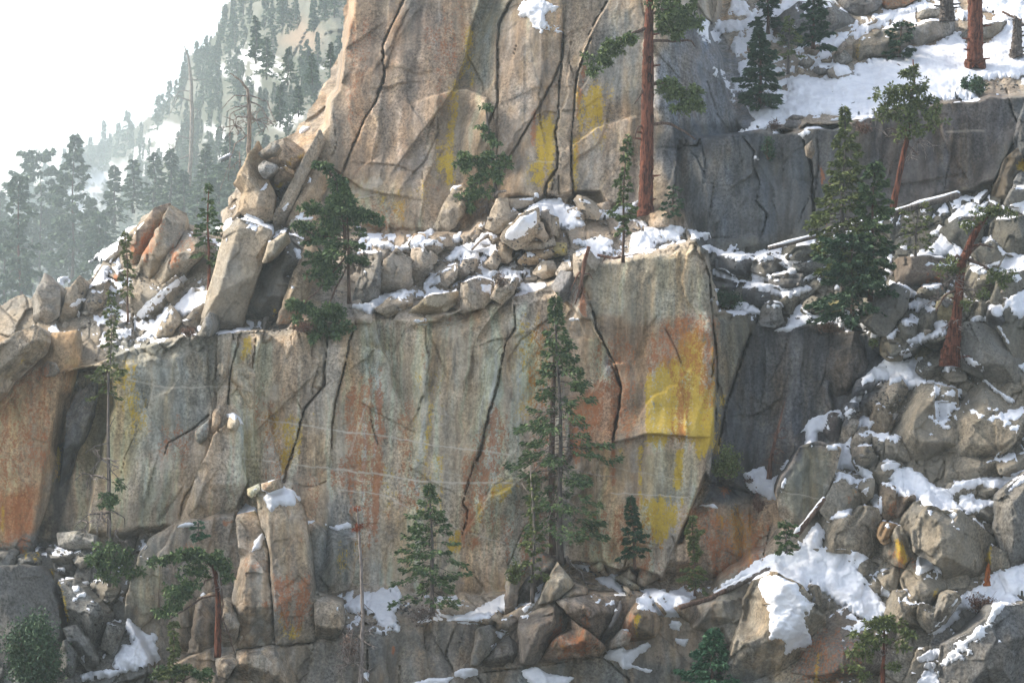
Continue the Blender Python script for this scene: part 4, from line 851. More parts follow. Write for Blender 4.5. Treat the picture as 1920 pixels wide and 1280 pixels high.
  ('boulder', 'I 1220,392 1240,260 1312,270 1302,322 1252,392', 'rusty stone right of the upright brown one', dict(prot=1.1, tint=(0.2, 0.15, 0.11))),
  ('boulder', 'I 1258,425 1330,310 1400,298 1402,340 1322,440 1290,482', 'grey stone leaning on the huge round boulder', dict(prot=1.3)),
  ('boulder', 'I 1328,455 1410,330 1522,370 1562,350 1642,412 1742,500 1750,640 1692,722 1562,772 1502,742 1482,640 1340,560', 'huge round boulder with a yellow right rim under the snow tongue', dict(prot=2.0, bev=.35, nf=3, fs=.35)),
  ('boulder', 'I 1168,592 1180,520 1240,440 1312,602 1292,652', 'triangular stone with a bright yellow streak', dict(prot=1.5)),
  ('boulder', 'I 1140,480 1165,420 1215,430 1190,490 1160,510', 'small orange stone above the yellow streaked triangle', dict(prot=1.2, tint=(0.25, 0.16, 0.08))),
  ('boulder', 'I 1500,245 1530,205 1642,200 1642,240 1552,272', 'flat stones in the snow tongue', dict(prot=.9)),
  ('boulder', 'I 1655,235 1720,200 1812,195 1810,225 1720,250', 'flat dark stone at the upper rim of the snow tongue', dict(prot=.9)),
  ('boulder', 'I 1655,350 1740,330 1782,370 1732,432 1700,400', 'dark twin stones below the snow tongue', dict(prot=1.0)),
  ('boulder', 'I 1778,440 1790,330 1800,260 1960,130 1960,640 1840,632', 'dark boulder face at the right edge below the snow', dict(prot=1.5, bev=.25, tint=(0.17, 0.165, 0.15))),
  ('boulder', 'I 1748,545 1832,600 1836,650 1762,672', 'small tan stone right of the huge round boulder', dict(prot=1.2)),
  ('boulder', 'I 1262,722 1330,590 1342,680 1412,660 1472,702 1482,800 1422,872 1352,862 1290,782', 'dark pointed boulder with snow on its back', dict(prot=1.8)),
  ('boulder', 'I 1140,700 1170,650 1215,615 1225,700 1210,770 1170,750', 'upright grey stone at the rim of the big snow field', dict(prot=1.2)),
  ('boulder', 'I 1178,905 1220,792 1262,790 1332,860 1352,930 1402,1000 1300,1000', 'dark grey boulder below the pointed one', dict(prot=1.5)),
  ('boulder', 'I 1355,930 1365,862 1470,900 1452,962 1400,992', 'greenish stone between two snowy gaps', dict(prot=1.5)),
  ('boulder', 'I 1445,950 1472,870 1490,820 1550,800 1562,830 1482,942', 'leaning grey slab stone left of the dead bush', dict(prot=1.5)),
  ('boulder', 'I 960,650 975,610 1005,590 1010,640 980,672', 'small stone standing in the big snow field', dict(prot=.7)),
  ('boulder', 'I 1030,700 1040,640 1080,620 1085,700 1060,730', 'slim stone in the stone row of the snow field', dict(prot=.8)),
  ('boulder', 'I 1068,720 1110,700 1150,740 1125,785', 'cube shaped stone ending the stone row', dict(prot=.9)),
  ('boulder', 'I 690,715 700,685 740,690 735,720', 'small stone high in the big snow field', dict(prot=.5)),
  ('boulder', 'I 735,790 760,760 790,765 805,840 780,860 750,840', 'grey upright stone in the middle of the big snow field', dict(prot=.9)),
  ('boulder', 'I 740,670 775,650 785,675 750,690', 'dark pebble block near the top of the big snow field', dict(prot=.5)),
  ('boulder', 'I 765,540 770,470 790,465 812,500 800,545', 'dark split stone beside the snow covered log', dict(prot=.8)),
  ('boulder', 'I 670,570 690,530 722,555 715,575', 'tan stone beside the little fir', dict(prot=.6)),
  ('rock_block', 'I 60,900 100,870 210,840 400,815 410,900 380,960 350,1010 180,1000 110,980', 'long low block under the sapling and snow log', dict(prot=.8, bev=.2)),
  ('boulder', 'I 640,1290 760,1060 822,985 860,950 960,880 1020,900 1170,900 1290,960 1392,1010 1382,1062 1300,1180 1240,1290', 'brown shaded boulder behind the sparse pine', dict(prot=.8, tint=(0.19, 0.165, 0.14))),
  ('boulder', 'I 290,1300 400,930 412,832 462,735 560,690 700,760 772,850 818,900 822,980 762,1062 692,1265 662,1300', 'great tan boulder with a thick snow coat', dict(prot=2.2, bev=.25, nf=2, fs=.4, left=[(15, .5, .7)], thick=6)),
  ('rock_slab', 'I 1465,1300 1480,1085 1600,1030 1700,960 1762,880 1960,850 1960,1300', 'dark sloping slab with frosted crest in the corner', dict(prot=1.2, bev=.12, tint=(0.16, 0.158, 0.15))),
  # bottom centre
  ('rock_slab', 'H 1095,550 1215,600 1275,602 1240,642 1100,572', 'dark flat slab under the tall fir roots', dict(prot=.6, tint=T_DARK)),
  ('rock_slab', 'H 930,910 935,690 1002,650 992,750 970,902', 'dark upright splinter left of the slim dead topped fir', dict(prot=1.0, tint=(0.16, 0.14, 0.125))),
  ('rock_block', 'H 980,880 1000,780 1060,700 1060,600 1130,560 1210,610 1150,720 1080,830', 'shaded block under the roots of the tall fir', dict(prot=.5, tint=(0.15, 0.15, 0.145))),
  ('rock_block', 'H 1098,855 1150,740 1210,620 1302,740 1202,832', 'grey pyramid block below the tall fir', dict(prot=1.5, tint=(0.22, 0.205, 0.17), left=[(0, .15, .8)])),
  ('rock_block', 'H 1205,830 1302,740 1372,768 1372,795', 'small wedge right of the pyramid block', dict(prot=1.5)),
  ('rock_block', 'H 1378,642 1450,615 1485,702 1402,672', 'grey triangular stone on the ledge snow right of the tall fir', dict(prot=.8)),
  ('rock_slab', 'H 1518,705 1560,692 1662,760 1642,795', 'pale green plank of rock on the ledge', dict(prot=.9, tint=(0.24, 0.23, 0.18))),
  ('rock_slab', 'H 1568,765 1600,770 1622,800 1602,812', 'small tan flake under the pale plank', dict(prot=.9, tint=T_TAN)),
  ('rock_block', 'H 1555,690 1602,648 1655,740 1600,730', 'tan wedge leaning on the wall foot', dict(prot=.9, tint=T_TAN)),
  ('rock_slab', 'H 1640,745 1650,690 1690,580 1770,480 1860,430 1850,560 1790,690 1680,760', 'tapering buttress foot between the two small firs', dict(prot=.9, bev=.2, tint=(0.27, 0.225, 0.17))),
  ('rock_slab', 'H 730,1185 760,1000 840,958 882,990 872,1060 772,1195', 'tilted grey slab below the curved snow ledge', dict(prot=.9, tint=(0.2, 0.195, 0.175))),
  ('rock_slab', 'H 768,1195 890,1060 990,958 1012,1182 830,1222', 'broad dark slab right of the tilted grey one', dict(prot=1.0, tint=(0.165, 0.16, 0.15))),
  ('rock_block', 'H 990,1000 1000,920 1100,875 1192,838 1272,920 1282,990 1182,1042 1092,1182 1005,1182', 'big grey block below the pyramid block', dict(prot=1.7, tint=(0.19, 0.175, 0.155), tk=.6)),
  ('rock_block', 'H 1198,832 1370,795 1540,788 1562,812 1482,980 1432,1042 1282,920', 'big rounded grey brown block under the ledge stones', dict(prot=1.6, bev=.3, tint=(0.19, 0.165, 0.14), tk=.5)),
  ('rock_block', 'H 1100,1182 1190,1042 1288,990 1282,930 1440,1052 1482,1092 1452,1132 1380,1132', 'red stained block at the bottom centre', dict(prot=1.8, tint=(0.27, 0.2, 0.15), tk=.4)),
  ('rock_slab', 'H 1440,1050 1485,975 1555,830 1562,870 1500,1010 1462,1062', 'narrow dark slab between the brown block and the orange one', dict(prot=1.5, tint=T_DARK)),
  ('rock_block', 'H 1545,985 1640,842 1752,900 1785,960 1742,1032 1602,1062', 'orange and yellow streaked block at the bottom centre', dict(prot=1.5, tint=(0.28, 0.2, 0.13), tk=.4)),
  ('rock_block', 'H 1480,1065 1560,985 1612,1010 1592,1072 1495,1095', 'grey block left below the orange streaked one', dict(prot=1.6)),
  ('boulder', 'H 1840,870 1880,830 1930,850 1930,950 1890,930', 'tan stones at the foot of the sapling ledge', dict(prot=.9)),
  ('rock_slab', 'H 1735,840 1750,825 1805,900 1790,915', 'greenish sliver lying in the ledge snow', dict(prot=.9)),
  ('boulder', 'H 580,840 690,850 755,870 740,900 640,905 590,880', 'flat dark stone in the curved snow ledge', dict(prot=.5)),
  ('boulder', 'H 785,940 830,915 860,930 850,955', 'tan stone at the rim of the curved snow ledge', dict(prot=.6, tint=T_TAN)),
  ('boulder', 'H 850,925 880,905 900,925 880,940', 'small tan stone right of another on the snow ledge rim', dict(prot=.6, tint=T_TAN)),
  ('boulder', 'H 880,985 890,935 980,925 985,960 930,1000', 'green grey stone at the right end of the snow ledge', dict(prot=.8)),
):
    n, s, l, kw = args
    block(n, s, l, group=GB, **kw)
Yc[~COV] += PUSH[~COV]
# ------------------------------------------------------------------ snow: blankets lying on the ledges, slabs and boulders
def blur(A, k, it=2):
    for _ in range(it):
        for ax in (0, 1):
            c = np.cumsum(np.concatenate([np.repeat(np.take(A, [0], ax), k + 1, ax), A, np.repeat(np.take(A, [-1], ax), k, ax)], ax), ax)
            n = A.shape[ax]
            A = (np.take(c, np.arange(2 * k + 1, 2 * k + 1 + n), ax) - np.take(c, np.arange(0, n), ax)) / (2 * k + 1)
    return A
def snow(label, polys, thick=0.26, edge=9.0, wob=0.55, holes=0.5, bl=2, sm=0.55):
    allp = [tr(s) for s in polys]
    b = box(np.concatenate(allp), 14)
    U, V = GU[b], GV[b]
    S = np.full(U.shape, -2.0)
    for p in allp:
        bb = box(p, 14)
        sl = (slice(bb[0].start - b[0].start, bb[0].stop - b[0].start), slice(bb[1].start - b[1].start, bb[1].stop - b[1].start))
        s = np.clip(sdf(p, GU[bb], GV[bb]) / edge, -2, 1.6)
        S[sl] = np.maximum(S[sl], s)
    n1 = fbm(U / 13, V / 9, 4, 700, 0.6)
    n2 = fbm(U / 34, V / 16, 3, 701)
    n3 = fbm(U / 5, V / 4, 3, 703, 0.6)
    S = S + 0.20 + wob * 1.15 * n1 + 0.35 * wob * n2 + 0.55 * wob * n3 - holes * ss(0.34, 0.6, n1 * 0.5 + 0.75 * fbm(U / 9, V / 6, 3, 702)) * 2.2
    Yb = Yc[b] - (0.75 * PUSH * (~COV))[b]
    Ys = (1 - sm) * Yb + sm * blur(Yb, bl)
    t = np.where(S > 0, thick * (1 - np.exp(-1.6 * S)) * (1 + 0.55 * n2 + 0.25 * n1), S * 2.2)
    y = Ys - t * 0.75 - 0.03
    keep = S > -0.55
    P, q, idx = grid_mesh('snow', keep, U, V, y, None, None)
    P[:, 2] += np.clip(t[keep], -0.2, 1) * 0.45
    o = obj('snow', new_mesh('snow', P, q, None, M_SNOW, True))
    tag(o, label, 'snow', None, 'stuff')
    return o
snow('snow streaks among the tilted slabs on the left wall top', [
  'D 490,200 560,150 640,100 640,150 600,200 530,180', 'D 490,340 520,260 540,220 600,230 560,320', 'D 650,80 700,30 800,-10 780,10 700,50', 'D 380,450 450,400 470,410 430,440', 'D 720,510 780,450 900,350 1000,280 1020,300 980,330 860,430 770,510',
  'D 950,450 1050,350 1050,380 1130,370 1100,430 1000,500 970,470', 'D 755,630 830,560 900,460 930,450 920,490 870,600 790,620', 'D 275,565 300,550 310,570', 'D 400,475 430,475 430,490', 'A 1190,1240 1260,1190 1250,1240', 'D 1180,120 1235,70 1240,90 1200,130', 'D 640,580 700,570 690,600 640,600', 'D 410,590 440,590 440,600 415,605', 'D 1080,560 1090,550 1095,570', 'D 320,300 365,285 370,305 340,315'], .26, 6, .5, .3)
snow('snow lid on the great leaning slab', ['A 1302,1152 1340,1165 1490,1225 1482,1268 1400,1242 1330,1212'], .25, 6, .25, 0)
snow('snow dabs on the balanced boulders', ['A 1620,722 1650,690 1690,690 1680,705 1640,730', 'A 1535,1140 1570,1110 1580,1120 1550,1150', 'A 1200,865 1255,835 1258,850 1210,868', 'A 1590,1200 1650,1190 1720,1180 1700,1200'], .2, 5, .3, 0)
snow('snow along the ledge below the great wall', [
  'E 95,-10 190,70 290,110 330,135 400,95 410,70 520,30 525,45 470,100 400,125 340,138 200,105', 'E 545,75 610,60 622,78 575,90', 'E 470,100 500,80 560,80 582,122 480,112', 'E 600,192 650,130 740,100 790,120 885,150 870,160 780,170 770,200 700,180 640,192',
  'E 480,322 520,270 560,260 600,240 680,205 660,225 570,280 560,310 500,328', 'E 95,438 170,430 280,380 380,355 422,375 400,395 300,402 210,455 190,478', 'B 1030,1150 1130,1090 1220,1090 1300,1140 1350,1200 1350,1222 1260,1242 1210,1232 1200,1165 1100,1160 1040,1168',
  'B 1440,1150 1500,1150 1600,1110 1650,1100 1640,1130 1540,1170 1450,1182', 'E 1300,110 1330,95 1390,130 1400,160 1480,150 1500,90 1440,60 1400,80', 'E 1600,130 1620,60 1700,20 1800,10 1900,20 1870,80 1760,100 1640,150', 'E 1390,140 1500,118 1500,152 1420,168', 'E 860,260 920,240 1030,260 1000,300 960,320 950,300 990,288 940,265',
  'E 430,530 490,523 490,542 440,542', 'E 1100,235 1120,208 1125,242 1095,252', 'E 760,300 860,260 840,280 790,305', 'E 1265,520 1290,512 1320,520 1280,530', 'E 640,60 690,40 680,80 640,90', 'B 1040,1210 1100,1180 1080,1230', 'P 1290,430 1330,438 1330,446 1300,445'], .3, 7, .6, .5)
snow('thick snow on the big tilted slab of the ledge', ['P 946,444 950,434 975,408 1006,395 1006,418 985,440 965,450 952,448'], .3, 7, .3, 0)
snow('snow cap on the rounded nose of the middle wall', ['E 1000,340 1030,325 1140,323 1152,340 1080,366 1010,362'], .35, 6, .3, 0)
snow('snow cap on small stones below the long crack', ['B 1300,1085 1320,1072 1400,1102 1420,1120 1350,1105', 'B 625,1030 640,1015 690,1005 690,1015 640,1038', 'B 975,1085 1070,1080 1068,1092 980,1095', 'B 1080,1055 1100,1050 1105,1065 1085,1068', 'B 1285,1165 1320,1150 1345,1165 1300,1178'], .2, 5, .2, 0)
snow('icy snow clinging to the crest of the great wall', ['B 1000,60 1020,0 1080,-15 1140,20 1210,40 1150,70 1140,150 1120,180 1060,130 1060,100 1020,90', 'B 1160,150 1230,145 1230,160 1180,165'], .3, 10, .9, .3)
snow('broad snow slope below the upper right trunks', [
  'C 370,737 430,690 440,640 415,580 600,560 640,520 640,440 690,400 870,440 1000,400 1000,350 1060,340 1150,320 1260,330 1310,290 1300,270 1440,240 1560,180 1560,200 1600,230 1680,260 1900,140 1940,100 1940,420 1800,420 1650,440 1640,520 1560,525 1400,540 1150,600 1060,620 970,650 870,640 830,630 700,640 600,640 620,680 480,700'], .4, 10, .7, .55, 6, .95)
snow('snow on the terraces at the top right', ['C 240,115 430,100 560,50 620,0 700,-10 560,110 440,150 350,170 270,180 240,150', 'C 320,270 370,180 392,190 352,298', 'C 955,195 1060,130 1170,60 1280,40 1370,0 1470,30 1350,60 1240,80 1150,140 1000,203', 'C 1690,60 1680,-10 1940,-20 1940,135 1820,110 1760,80',
  'C 810,240 940,200 930,230 890,270 830,252', 'C 1560,40 1610,60 1600,110 1560,90'], .35, 8, .7, .5)
snow('snow lid on the square block of the slope', ['C 866,362 905,350 960,366 982,400 900,418'], .3, 6, .2, 0)
snow('snow along the upper rim of the dark right wall', ['C 685,735 740,688 790,688 830,670 900,640 960,650 880,680 780,712 712,755', 'C 545,717 580,708 588,730 550,737', 'C 960,655 1060,625 1100,640 1030,665', 'C 445,850 465,850 475,872 455,872'], .28, 6, .5, .3)
snow('thin icy snow on the right shoulder of the great wall', ['C 130,150 180,100 260,200 270,215 215,245 180,215', 'C 218,368 260,365 272,395 240,402', 'C 250,400 270,400 310,470 300,478', 'C 338,450 380,445 372,497 345,492', 'C 320,480 345,540 340,550 315,500'], .25, 9, 1.0, .5)
snow('snow on the ledges beside the dark firs', ['F 158,125 200,123 250,140 300,150 320,120 350,116 362,132 320,150 360,165 440,170 442,190 300,192 270,182 230,145', 'F 455,200 500,160 540,168 600,170 650,163 640,190 705,205 650,225 680,260 600,292 570,270 640,250 560,200 470,202', 'F 230,250 290,248 352,297 330,302 250,277', 'F 440,263 540,285 540,297 440,297',
  'F 408,350 440,318 560,333 640,360 740,338 762,350 700,377 640,402 560,377', 'F 213,408 240,430 320,425 360,430 440,445 492,492 440,482 360,462 290,442', 'F 508,442 560,418 602,442 590,457 520,452', 'F 560,580 620,560 650,490 700,438 720,470 760,500 832,500 820,512 750,532 700,562 620,582',
  'F 888,520 950,500 980,520 1000,545 1060,550 1142,602 1090,622 1030,572 960,597 910,552', 'F 978,512 1000,480 1062,463 1042,490 1000,527', 'F 715,300 760,270 830,240 860,225 870,255 820,270 740,305', 'F 880,355 900,330 915,350', 'F 225,355 260,350 255,365', 'C 1510,1192 1600,1110 1672,1120 1660,1150 1590,1190 1520,1212', 'C 1838,1120 1940,1095 1940,1165 1870,1142', 'C 1408,1272 1460,1228 1482,1240 1440,1282'], .28, 6, .55, .35)
snow('snow patches around the twisted juniper', ['F 1168,612 1230,570 1212,620 1180,632', 'F 1238,540 1270,513 1352,520 1330,557 1270,557', 'F 1286,442 1340,403 1420,418 1432,437 1370,442 1340,472', 'F 1278,632 1390,585 1400,600 1480,558 1502,600 1440,612 1360,642 1300,647', 'F 1248,702 1290,678 1302,702 1260,717', 'F 1470,802 1490,780 1572,768 1500,807', 'F 1430,545 1470,520 1500,530 1490,600 1450,590',
  'F 1370,165 1470,60 1520,100 1600,150 1570,190 1500,160 1440,160', 'F 1690,80 1740,60 1750,110 1700,110', 'F 1770,110 1840,165 1940,170 1940,250 1880,240 1800,260 1700,230 1760,215 1810,190', 'F 1615,250 1640,225 1720,260 1690,270', 'F 1630,520 1660,500 1740,510 1720,450 1760,430 1800,440 1850,400 1940,350 1940,400 1850,440 1790,500 1700,520', 'F 1840,440 1940,360 1940,480 1890,510 1850,480', 'F 1780,560 1800,580 1845,650 1830,660', 'F 1590,720 1640,740 1705,780 1690,792 1620,760', 'F 1700,850 1720,860 1800,920 1860,960 1850,970 1760,900', 'F 1890,770 1925,760 1925,800', 'F 1245,345 1270,335 1340,375 1330,390 1290,380', 'F 1850,280 1890,265 1910,300 1880,315'], .28, 6, .55, .3)
snow('snow patch below the foot of the juniper', ['F 1028,862 1100,790 1180,728 1270,750 1362,728 1350,780 1370,830 1392,872 1290,892 1260,850 1190,870 1170,850 1080,860 1040,882', 'F 968,972 1060,908 1052,940 1000,982'], .32, 7, .5, .4)
snow('frost dusting the rounded boulder', ['F 1430,900 1470,888 1542,920 1480,945', 'F 1420,1010 1440,960 1500,950 1540,980 1530,1040 1490,1090 1430,1080'], .16, 14, 1.3, .2)
snow('rounded snow shelf at the rim of the dark wall', ['F 706,1132 750,1070 840,1030 930,1008 955,1000 930,1060 880,1040 860,1080 860,1120 800,1130 760,1212 733,1202 733,1122'], .4, 7, .4, .2)
snow('snow channel running down between the boulders', ['F 930,1030 980,1010 1002,1020 960,1062', 'F 998,1092 1050,1040 1097,1080 1080,1112 1040,1090 1000,1122', 'F 848,1215 940,1198 980,1158 962,1282 920,1252', 'I 898,100 920,-5 965,-5 990,80 1092,140 1092,167 1040,140 960,102', 'I 873,202 900,130 960,140 992,170 980,202 930,160', 'F 1185,1190 1190,1160 1235,1170 1245,1180 1215,1175', 'F 1110,1015 1122,980 1128,1015'], .32, 7, .5, .25)
snow('snow tongue over the huge round boulder', ['I 1148,102 1180,63 1252,90 1160,122', 'I 1188,160 1240,108 1320,120 1380,160 1440,220 1500,220 1550,188 1680,168 1800,158 1940,115 1940,170 1880,200 1850,230 1800,252 1790,222 1700,200 1640,212 1560,232 1520,252 1562,332 1540,382 1500,352 1420,332 1330,282 1320,240 1290,272 1240,252',
  'I 1568,312 1580,258 1640,248 1650,290 1700,280 1792,300 1780,322 1720,312 1660,342 1620,352', 'I 1148,197 1200,188 1212,222 1160,210'], .38, 8, .5, .3)
snow('snow pockets among the tan boulders', ['I 1088,282 1110,253 1142,265 1142,352 1100,312', 'I 1038,232 1070,218 1062,262', 'I 848,392 910,343 982,333 970,372', 'I 1138,662 1182,650 1150,692', 'I 1148,742 1180,768 1192,802 1140,792', 'I 1228,772 1282,768 1280,780', 'I 1765,40 1800,10 1795,35'], .28, 6, .4, .1)
snow('big snow field spilling over the great tan boulder', ['I 236,772 350,700 460,620 540,588 640,568 700,550 720,500 790,408 832,460 800,540 880,558 980,558 1082,612 1000,660 1060,720 1120,800 1172,870 1150,902 1100,952 960,872 900,832 780,742 690,762 700,800 772,857 725,930 762,1062 620,1112 622,1042 545,1042 530,900 470,740 400,730'], .42, 9, .5, .45, 3, .8)
snow('snow on the back of the dark pointed boulder', ['I 1328,682 1340,588 1382,590 1432,650 1340,692', 'I 1428,640 1482,660 1482,682 1440,672'], .3, 6, .3, 0)
snow('snow ledge around the dead bush and orange stump', ['I 1518,862 1560,820 1640,770 1700,740 1760,680 1840,650 1940,625 1940,782 1870,800 1900,832 1820,872 1720,962 1720,882 1640,882 1590,862', 'I 1408,1002 1480,938 1560,890 1562,922 1490,982 1430,1017', 'I 1500,920 1530,890 1560,890 1540,930'], .36, 8, .6, .35)
snow('frosty snow on the crest of the dark corner slab', ['I 1470,1162 1560,1060 1700,960 1742,948 1700,1012 1560,1142 1500,1182'], .2, 14, 1.2, .3)
snow('snow heaps in the gully of the lower right', ['I 1338,1142 1400,1108 1470,1088 1472,1122 1420,1152 1350,1152', 'I 1338,1272 1380,1218 1452,1220 1452,1290 1340,1290', 'I 1380,1180 1440,1160 1420,1210'], .35, 7, .5, .2)
snow('snow pocket around the reddish snag', ['I 393,142 500,98 520,150 530,172 600,130 590,110 632,63 612,200 582,252 540,272 480,242 430,232'], .35, 8, .4, .3)
snow('snow dabs on the lichen boulder and beside it', ['I 150,312 230,303 252,327', 'I -5,812 130,808 80,852 30,862 20,912 -10,922', 'I -5,938 42,943 42,992 -5,987', 'I 20,1040 90,1040 70,1080 30,1060'], .26, 5, .3, 0)
snow('snow among the stones under the thin snag', ['H 38,852 160,788 320,753 352,790 340,852 320,902 362,1002 300,1002 240,962 200,902 100,892', 'H 10,870 60,840 40,900', 'H 180,990 220,980 300,1020 250,1020'], .3, 7, .8, .8)
snow('curved band of snow on the ledge beside the young fir', ['H 578,910 700,910 780,868 830,838 922,798 932,872 850,922 730,957 650,942', 'H 538,828 640,838 752,862 640,862'], .32, 7, .3, .25)
snow('snow on the ledge around the tall fir', ['H 1008,872 1080,830 1100,758 1147,720 1130,772 1080,852 1030,892', 'H 1278,620 1340,618 1382,640 1370,672 1330,652', 'H 1418,710 1500,700 1572,770 1560,792 1460,742', 'H 1498,690 1532,688 1522,712', 'H 1638,872 1640,828 1700,790 1762,902', 'H 1658,770 1740,768 1860,810 1930,808 1900,842 1850,852 1862,912 1800,922 1740,852 1700,792', 'H 1818,962 1850,938 1882,960 1870,992 1820,982', 'H 1560,988 1592,990 1590,1000', 'H 1000,640 1040,625 1030,660'], .3, 6, .5, .3)
snow('snow along the bottom edge of the rocks', ['H 868,1002 910,983 942,985 900,1032', 'H 643,1222 700,1198 772,1198 772,1232 700,1252 650,1242', 'H 388,1290 500,1258 640,1248 600,1290', 'H 1008,1212 1090,1198 1160,1230 1302,1250 1260,1290 1080,1290 1020,1242', 'H 138,1232 180,1218 172,1262', 'H -5,422 70,403 82,425 -5,442', 'H 840,1080 870,1065 860,1085'], .3, 6, .4, .15)
snow('forked snow patch at the bottom between block and snow boulder', ['H 1468,1142 1490,1098 1560,1088 1580,1110 1700,1063 1712,1080 1640,1132 1610,1180 1722,1210 1700,1222 1620,1192 1570,1202 1540,1162'], .4, 7, .35, .1)
snow('snow hood on the taller twin pillar', ['G 1438,272 1460,238 1540,203 1600,240 1632,272 1600,312 1560,312 1520,302 1480,342 1458,312', 'G 1418,202 1510,168 1512,192 1430,217'], .34, 7, .4, .1)
snow('snow on the shoulder of the left twin pillar', ['G 1298,352 1340,298 1392,330 1392,367 1340,347', 'G 1378,562 1390,508 1430,463 1442,500 1420,542', 'G 1370,245 1400,210 1410,240 1380,250'], .26, 6, .35, .1)
snow('snow patch in the gully under the bent pine', ['G 678,962 700,933 752,970 800,1015 852,1013 862,1100 872,1150 830,1182 780,1182 740,1197 640,1192 618,1182 660,1080 720,1070 730,1050 700,1002', 'G 443,1237 550,1213 692,1200 600,1237 450,1247'], .35, 8, .5, .4)
snow('snow scraps on the lower left rubble', ['G 968,432 1010,403 1062,410 1062,427', 'G 403,735 480,728 470,752', 'G 418,802 500,768 490,802 430,812', 'G 1673,400 1715,395 1700,412', 'G 1773,412 1830,440 1900,403 1917,420 1840,447', 'G 1095,800 1110,788 1125,800', 'D 1233,1040 1270,1028 1302,1050 1332,1092 1300,1082', 'G 440,1140 460,1130 460,1160', 'G 310,655 350,650 350,665'], .24, 5, .4, .1)

def dusting():
    """thin old snow caught on every small shelf of the broken slopes."""
    Yb = blur(Yc, 1, 1)
    gv, gu = np.gradient(Yb, ST * 0.03)
    up = -gv / np.sqrt(1 + gv ** 2 + gu ** 2)
    zone = np.zeros_like(Yc)
    for s in ('P 660,430 860,440 950,380 1100,370 1290,430 1310,470 1090,500 1040,550 780,600 660,590', 'P 1310,470 1560,430 1800,360 2100,300 2100,700 1650,700 1640,620 1330,600', 'P 1655,690 2100,560 2100,1500 1500,1500 1490,1000 1560,880', 'P 40,560 200,440 380,400 470,300 600,300 560,600 200,680 60,640', 'P 60,1020 320,1000 240,1120 330,1290 200,1290', 'P 620,1090 950,1120 1340,1090 1340,1150 950,1170 640,1180', 'P 1330,-100 2100,-100 2100,190 1560,230 1400,230'):
        p = tr(s); b = box(p, 20); zone[b] = np.maximum(zone[b], ss(-15, 15, sdf(p, GU[b], GV[b])))
    n = fbm(GU / 16, GV / 11, 4, 720, 0.6); n2 = fbm(GU / 70, GV / 60, 3, 721)
    S = (up - 0.80) * 5 + 1.7 * n + 1.5 * n2 - 0.62 - 3 * (1 - zone) - 4 * (~keep0)
    S = np.where((Yc > 50), -3, S)
    t = np.where(S > 0, 0.16 * (1 - np.exp(-1.6 * S)), S * 0.8)
    y = Yb - t * 0.8 - 0.02
    k = S > -0.45
    P, q, idx = grid_mesh('snow', k, GU, GV, y, None, None)
    P[:, 2] += np.clip(t[k], -0.2, 1) * 0.45
    o = obj('snow', new_mesh('snow', P, q, None, M_SNOW, True))
    tag(o, 'thin broken scraps of old snow on the small shelves of the slopes', 'snow', None, 'stuff')
keep0 = kd > 6
dusting()
# ------------------------------------------------------------------ the hazy hillside behind, and its patches of snow
HY = 1.0
def Yhill(u, v):
    return 360 + np.minimum(0.012 * np.clip(640 - u, 0, None) ** 2, 2300) + (500 - v) * 0.9
hp = tr('P -500,600 -330,500 -160,430 0,372 30,352 70,345 105,330 160,272 195,262 232,246 290,216 310,190 335,160 352,110 385,82 402,62 412,30 440,-10 470,-140 720,-140 720,420 600,560 -160,720 -500,720')
hus = np.arange(-500, 724, 4.0); hvs = np.arange(-140, 744, 4.0)
HU, HV = np.meshgrid(hus, hvs)
hpr = rough(hp, 5, 14, 9)
hd = sdf(hpr, HU, HV)
hk = hd > 0
hY = Yhill(HU, HV)
hw = fbm(HU / 50, HV / 50, 3, 801)
g1, ge = voro(HU / 42 + 0.3 * hw + HV / 120, HV / 60 + .3 * hw, 803)
g2, ge2 = voro(HU / 16 + .3 * hw, HV / 20, 807)
hY += (0.25 + 0.75 * ss(600, 200, HU)) * (60 * fbm(HU / 120, HV / 120, 4, 805) + 34.0 * g1 + 13.0 * g2 + 12.0 * fbm(HU / 14, HV / 18, 4, 806))
hY = np.maximum(hY, 150.0)
hS = np.zeros_like(HU)
for s in ('A 340,1080 480,900 600,880 640,920 700,870 760,790 860,680 1000,690 960,800 880,900 830,960 700,1000 560,1090 420,1190', 'A 1150,400 1240,330 1320,260 1400,320 1420,400 1400,500 1300,420 1200,400', 'A 1330,250 1520,330 1560,420 1460,420', 'A 1120,680 1200,700 1240,760 1130,760', 'A 1500,680 1620,600 1650,640 1540,720', 'A 1520,400 1580,420 1540,440', 'A 1700,380 1800,320 1780,360', 'A 1180,850 1260,830 1250,870', 'D -100,0 60,-60 120,0 40,60 -60,80', 'D 500,-60 640,-140 620,-60 520,20', 'A 1860,260 1900,210 1910,240'):
    p = tr(s)
    hS = np.maximum(hS, ss(-10, 12, sdf(p, HU, HV) + 9 * fbm(HU / 12, HV / 10, 4, 810)))
hS = hS * ss(-0.2, 0.05, np.where(HV > 215, 0.35, 0.06) - fbm(HU / 11, HV / 8, 3, 811) * 1.7)
hT = np.empty(HU.shape + (3,)); hT[:] = (0.125, 0.13, 0.105)
hT *= (1 + 0.35 * fbm(HU / 60, HV / 60, 3, 812))[..., None]
gr = ss(0.0, 0.35, fbm(HU / 40, HV / 40, 4, 813))[..., None]
hT = hT * (1 - 0.6 * gr) + 0.6 * gr * np.array((0.05, 0.065, 0.035))
ro = ss(-20, 20, sdf(tr('A 1530,230 1640,100 1750,190 1720,280 1600,260'), HU, HV))[..., None]
hT = hT * (1 - ro) + ro * np.array((0.22, 0.17, 0.12))
P, q, idx = grid_mesh('hillside', hk, HU, HV, hY, None, None)
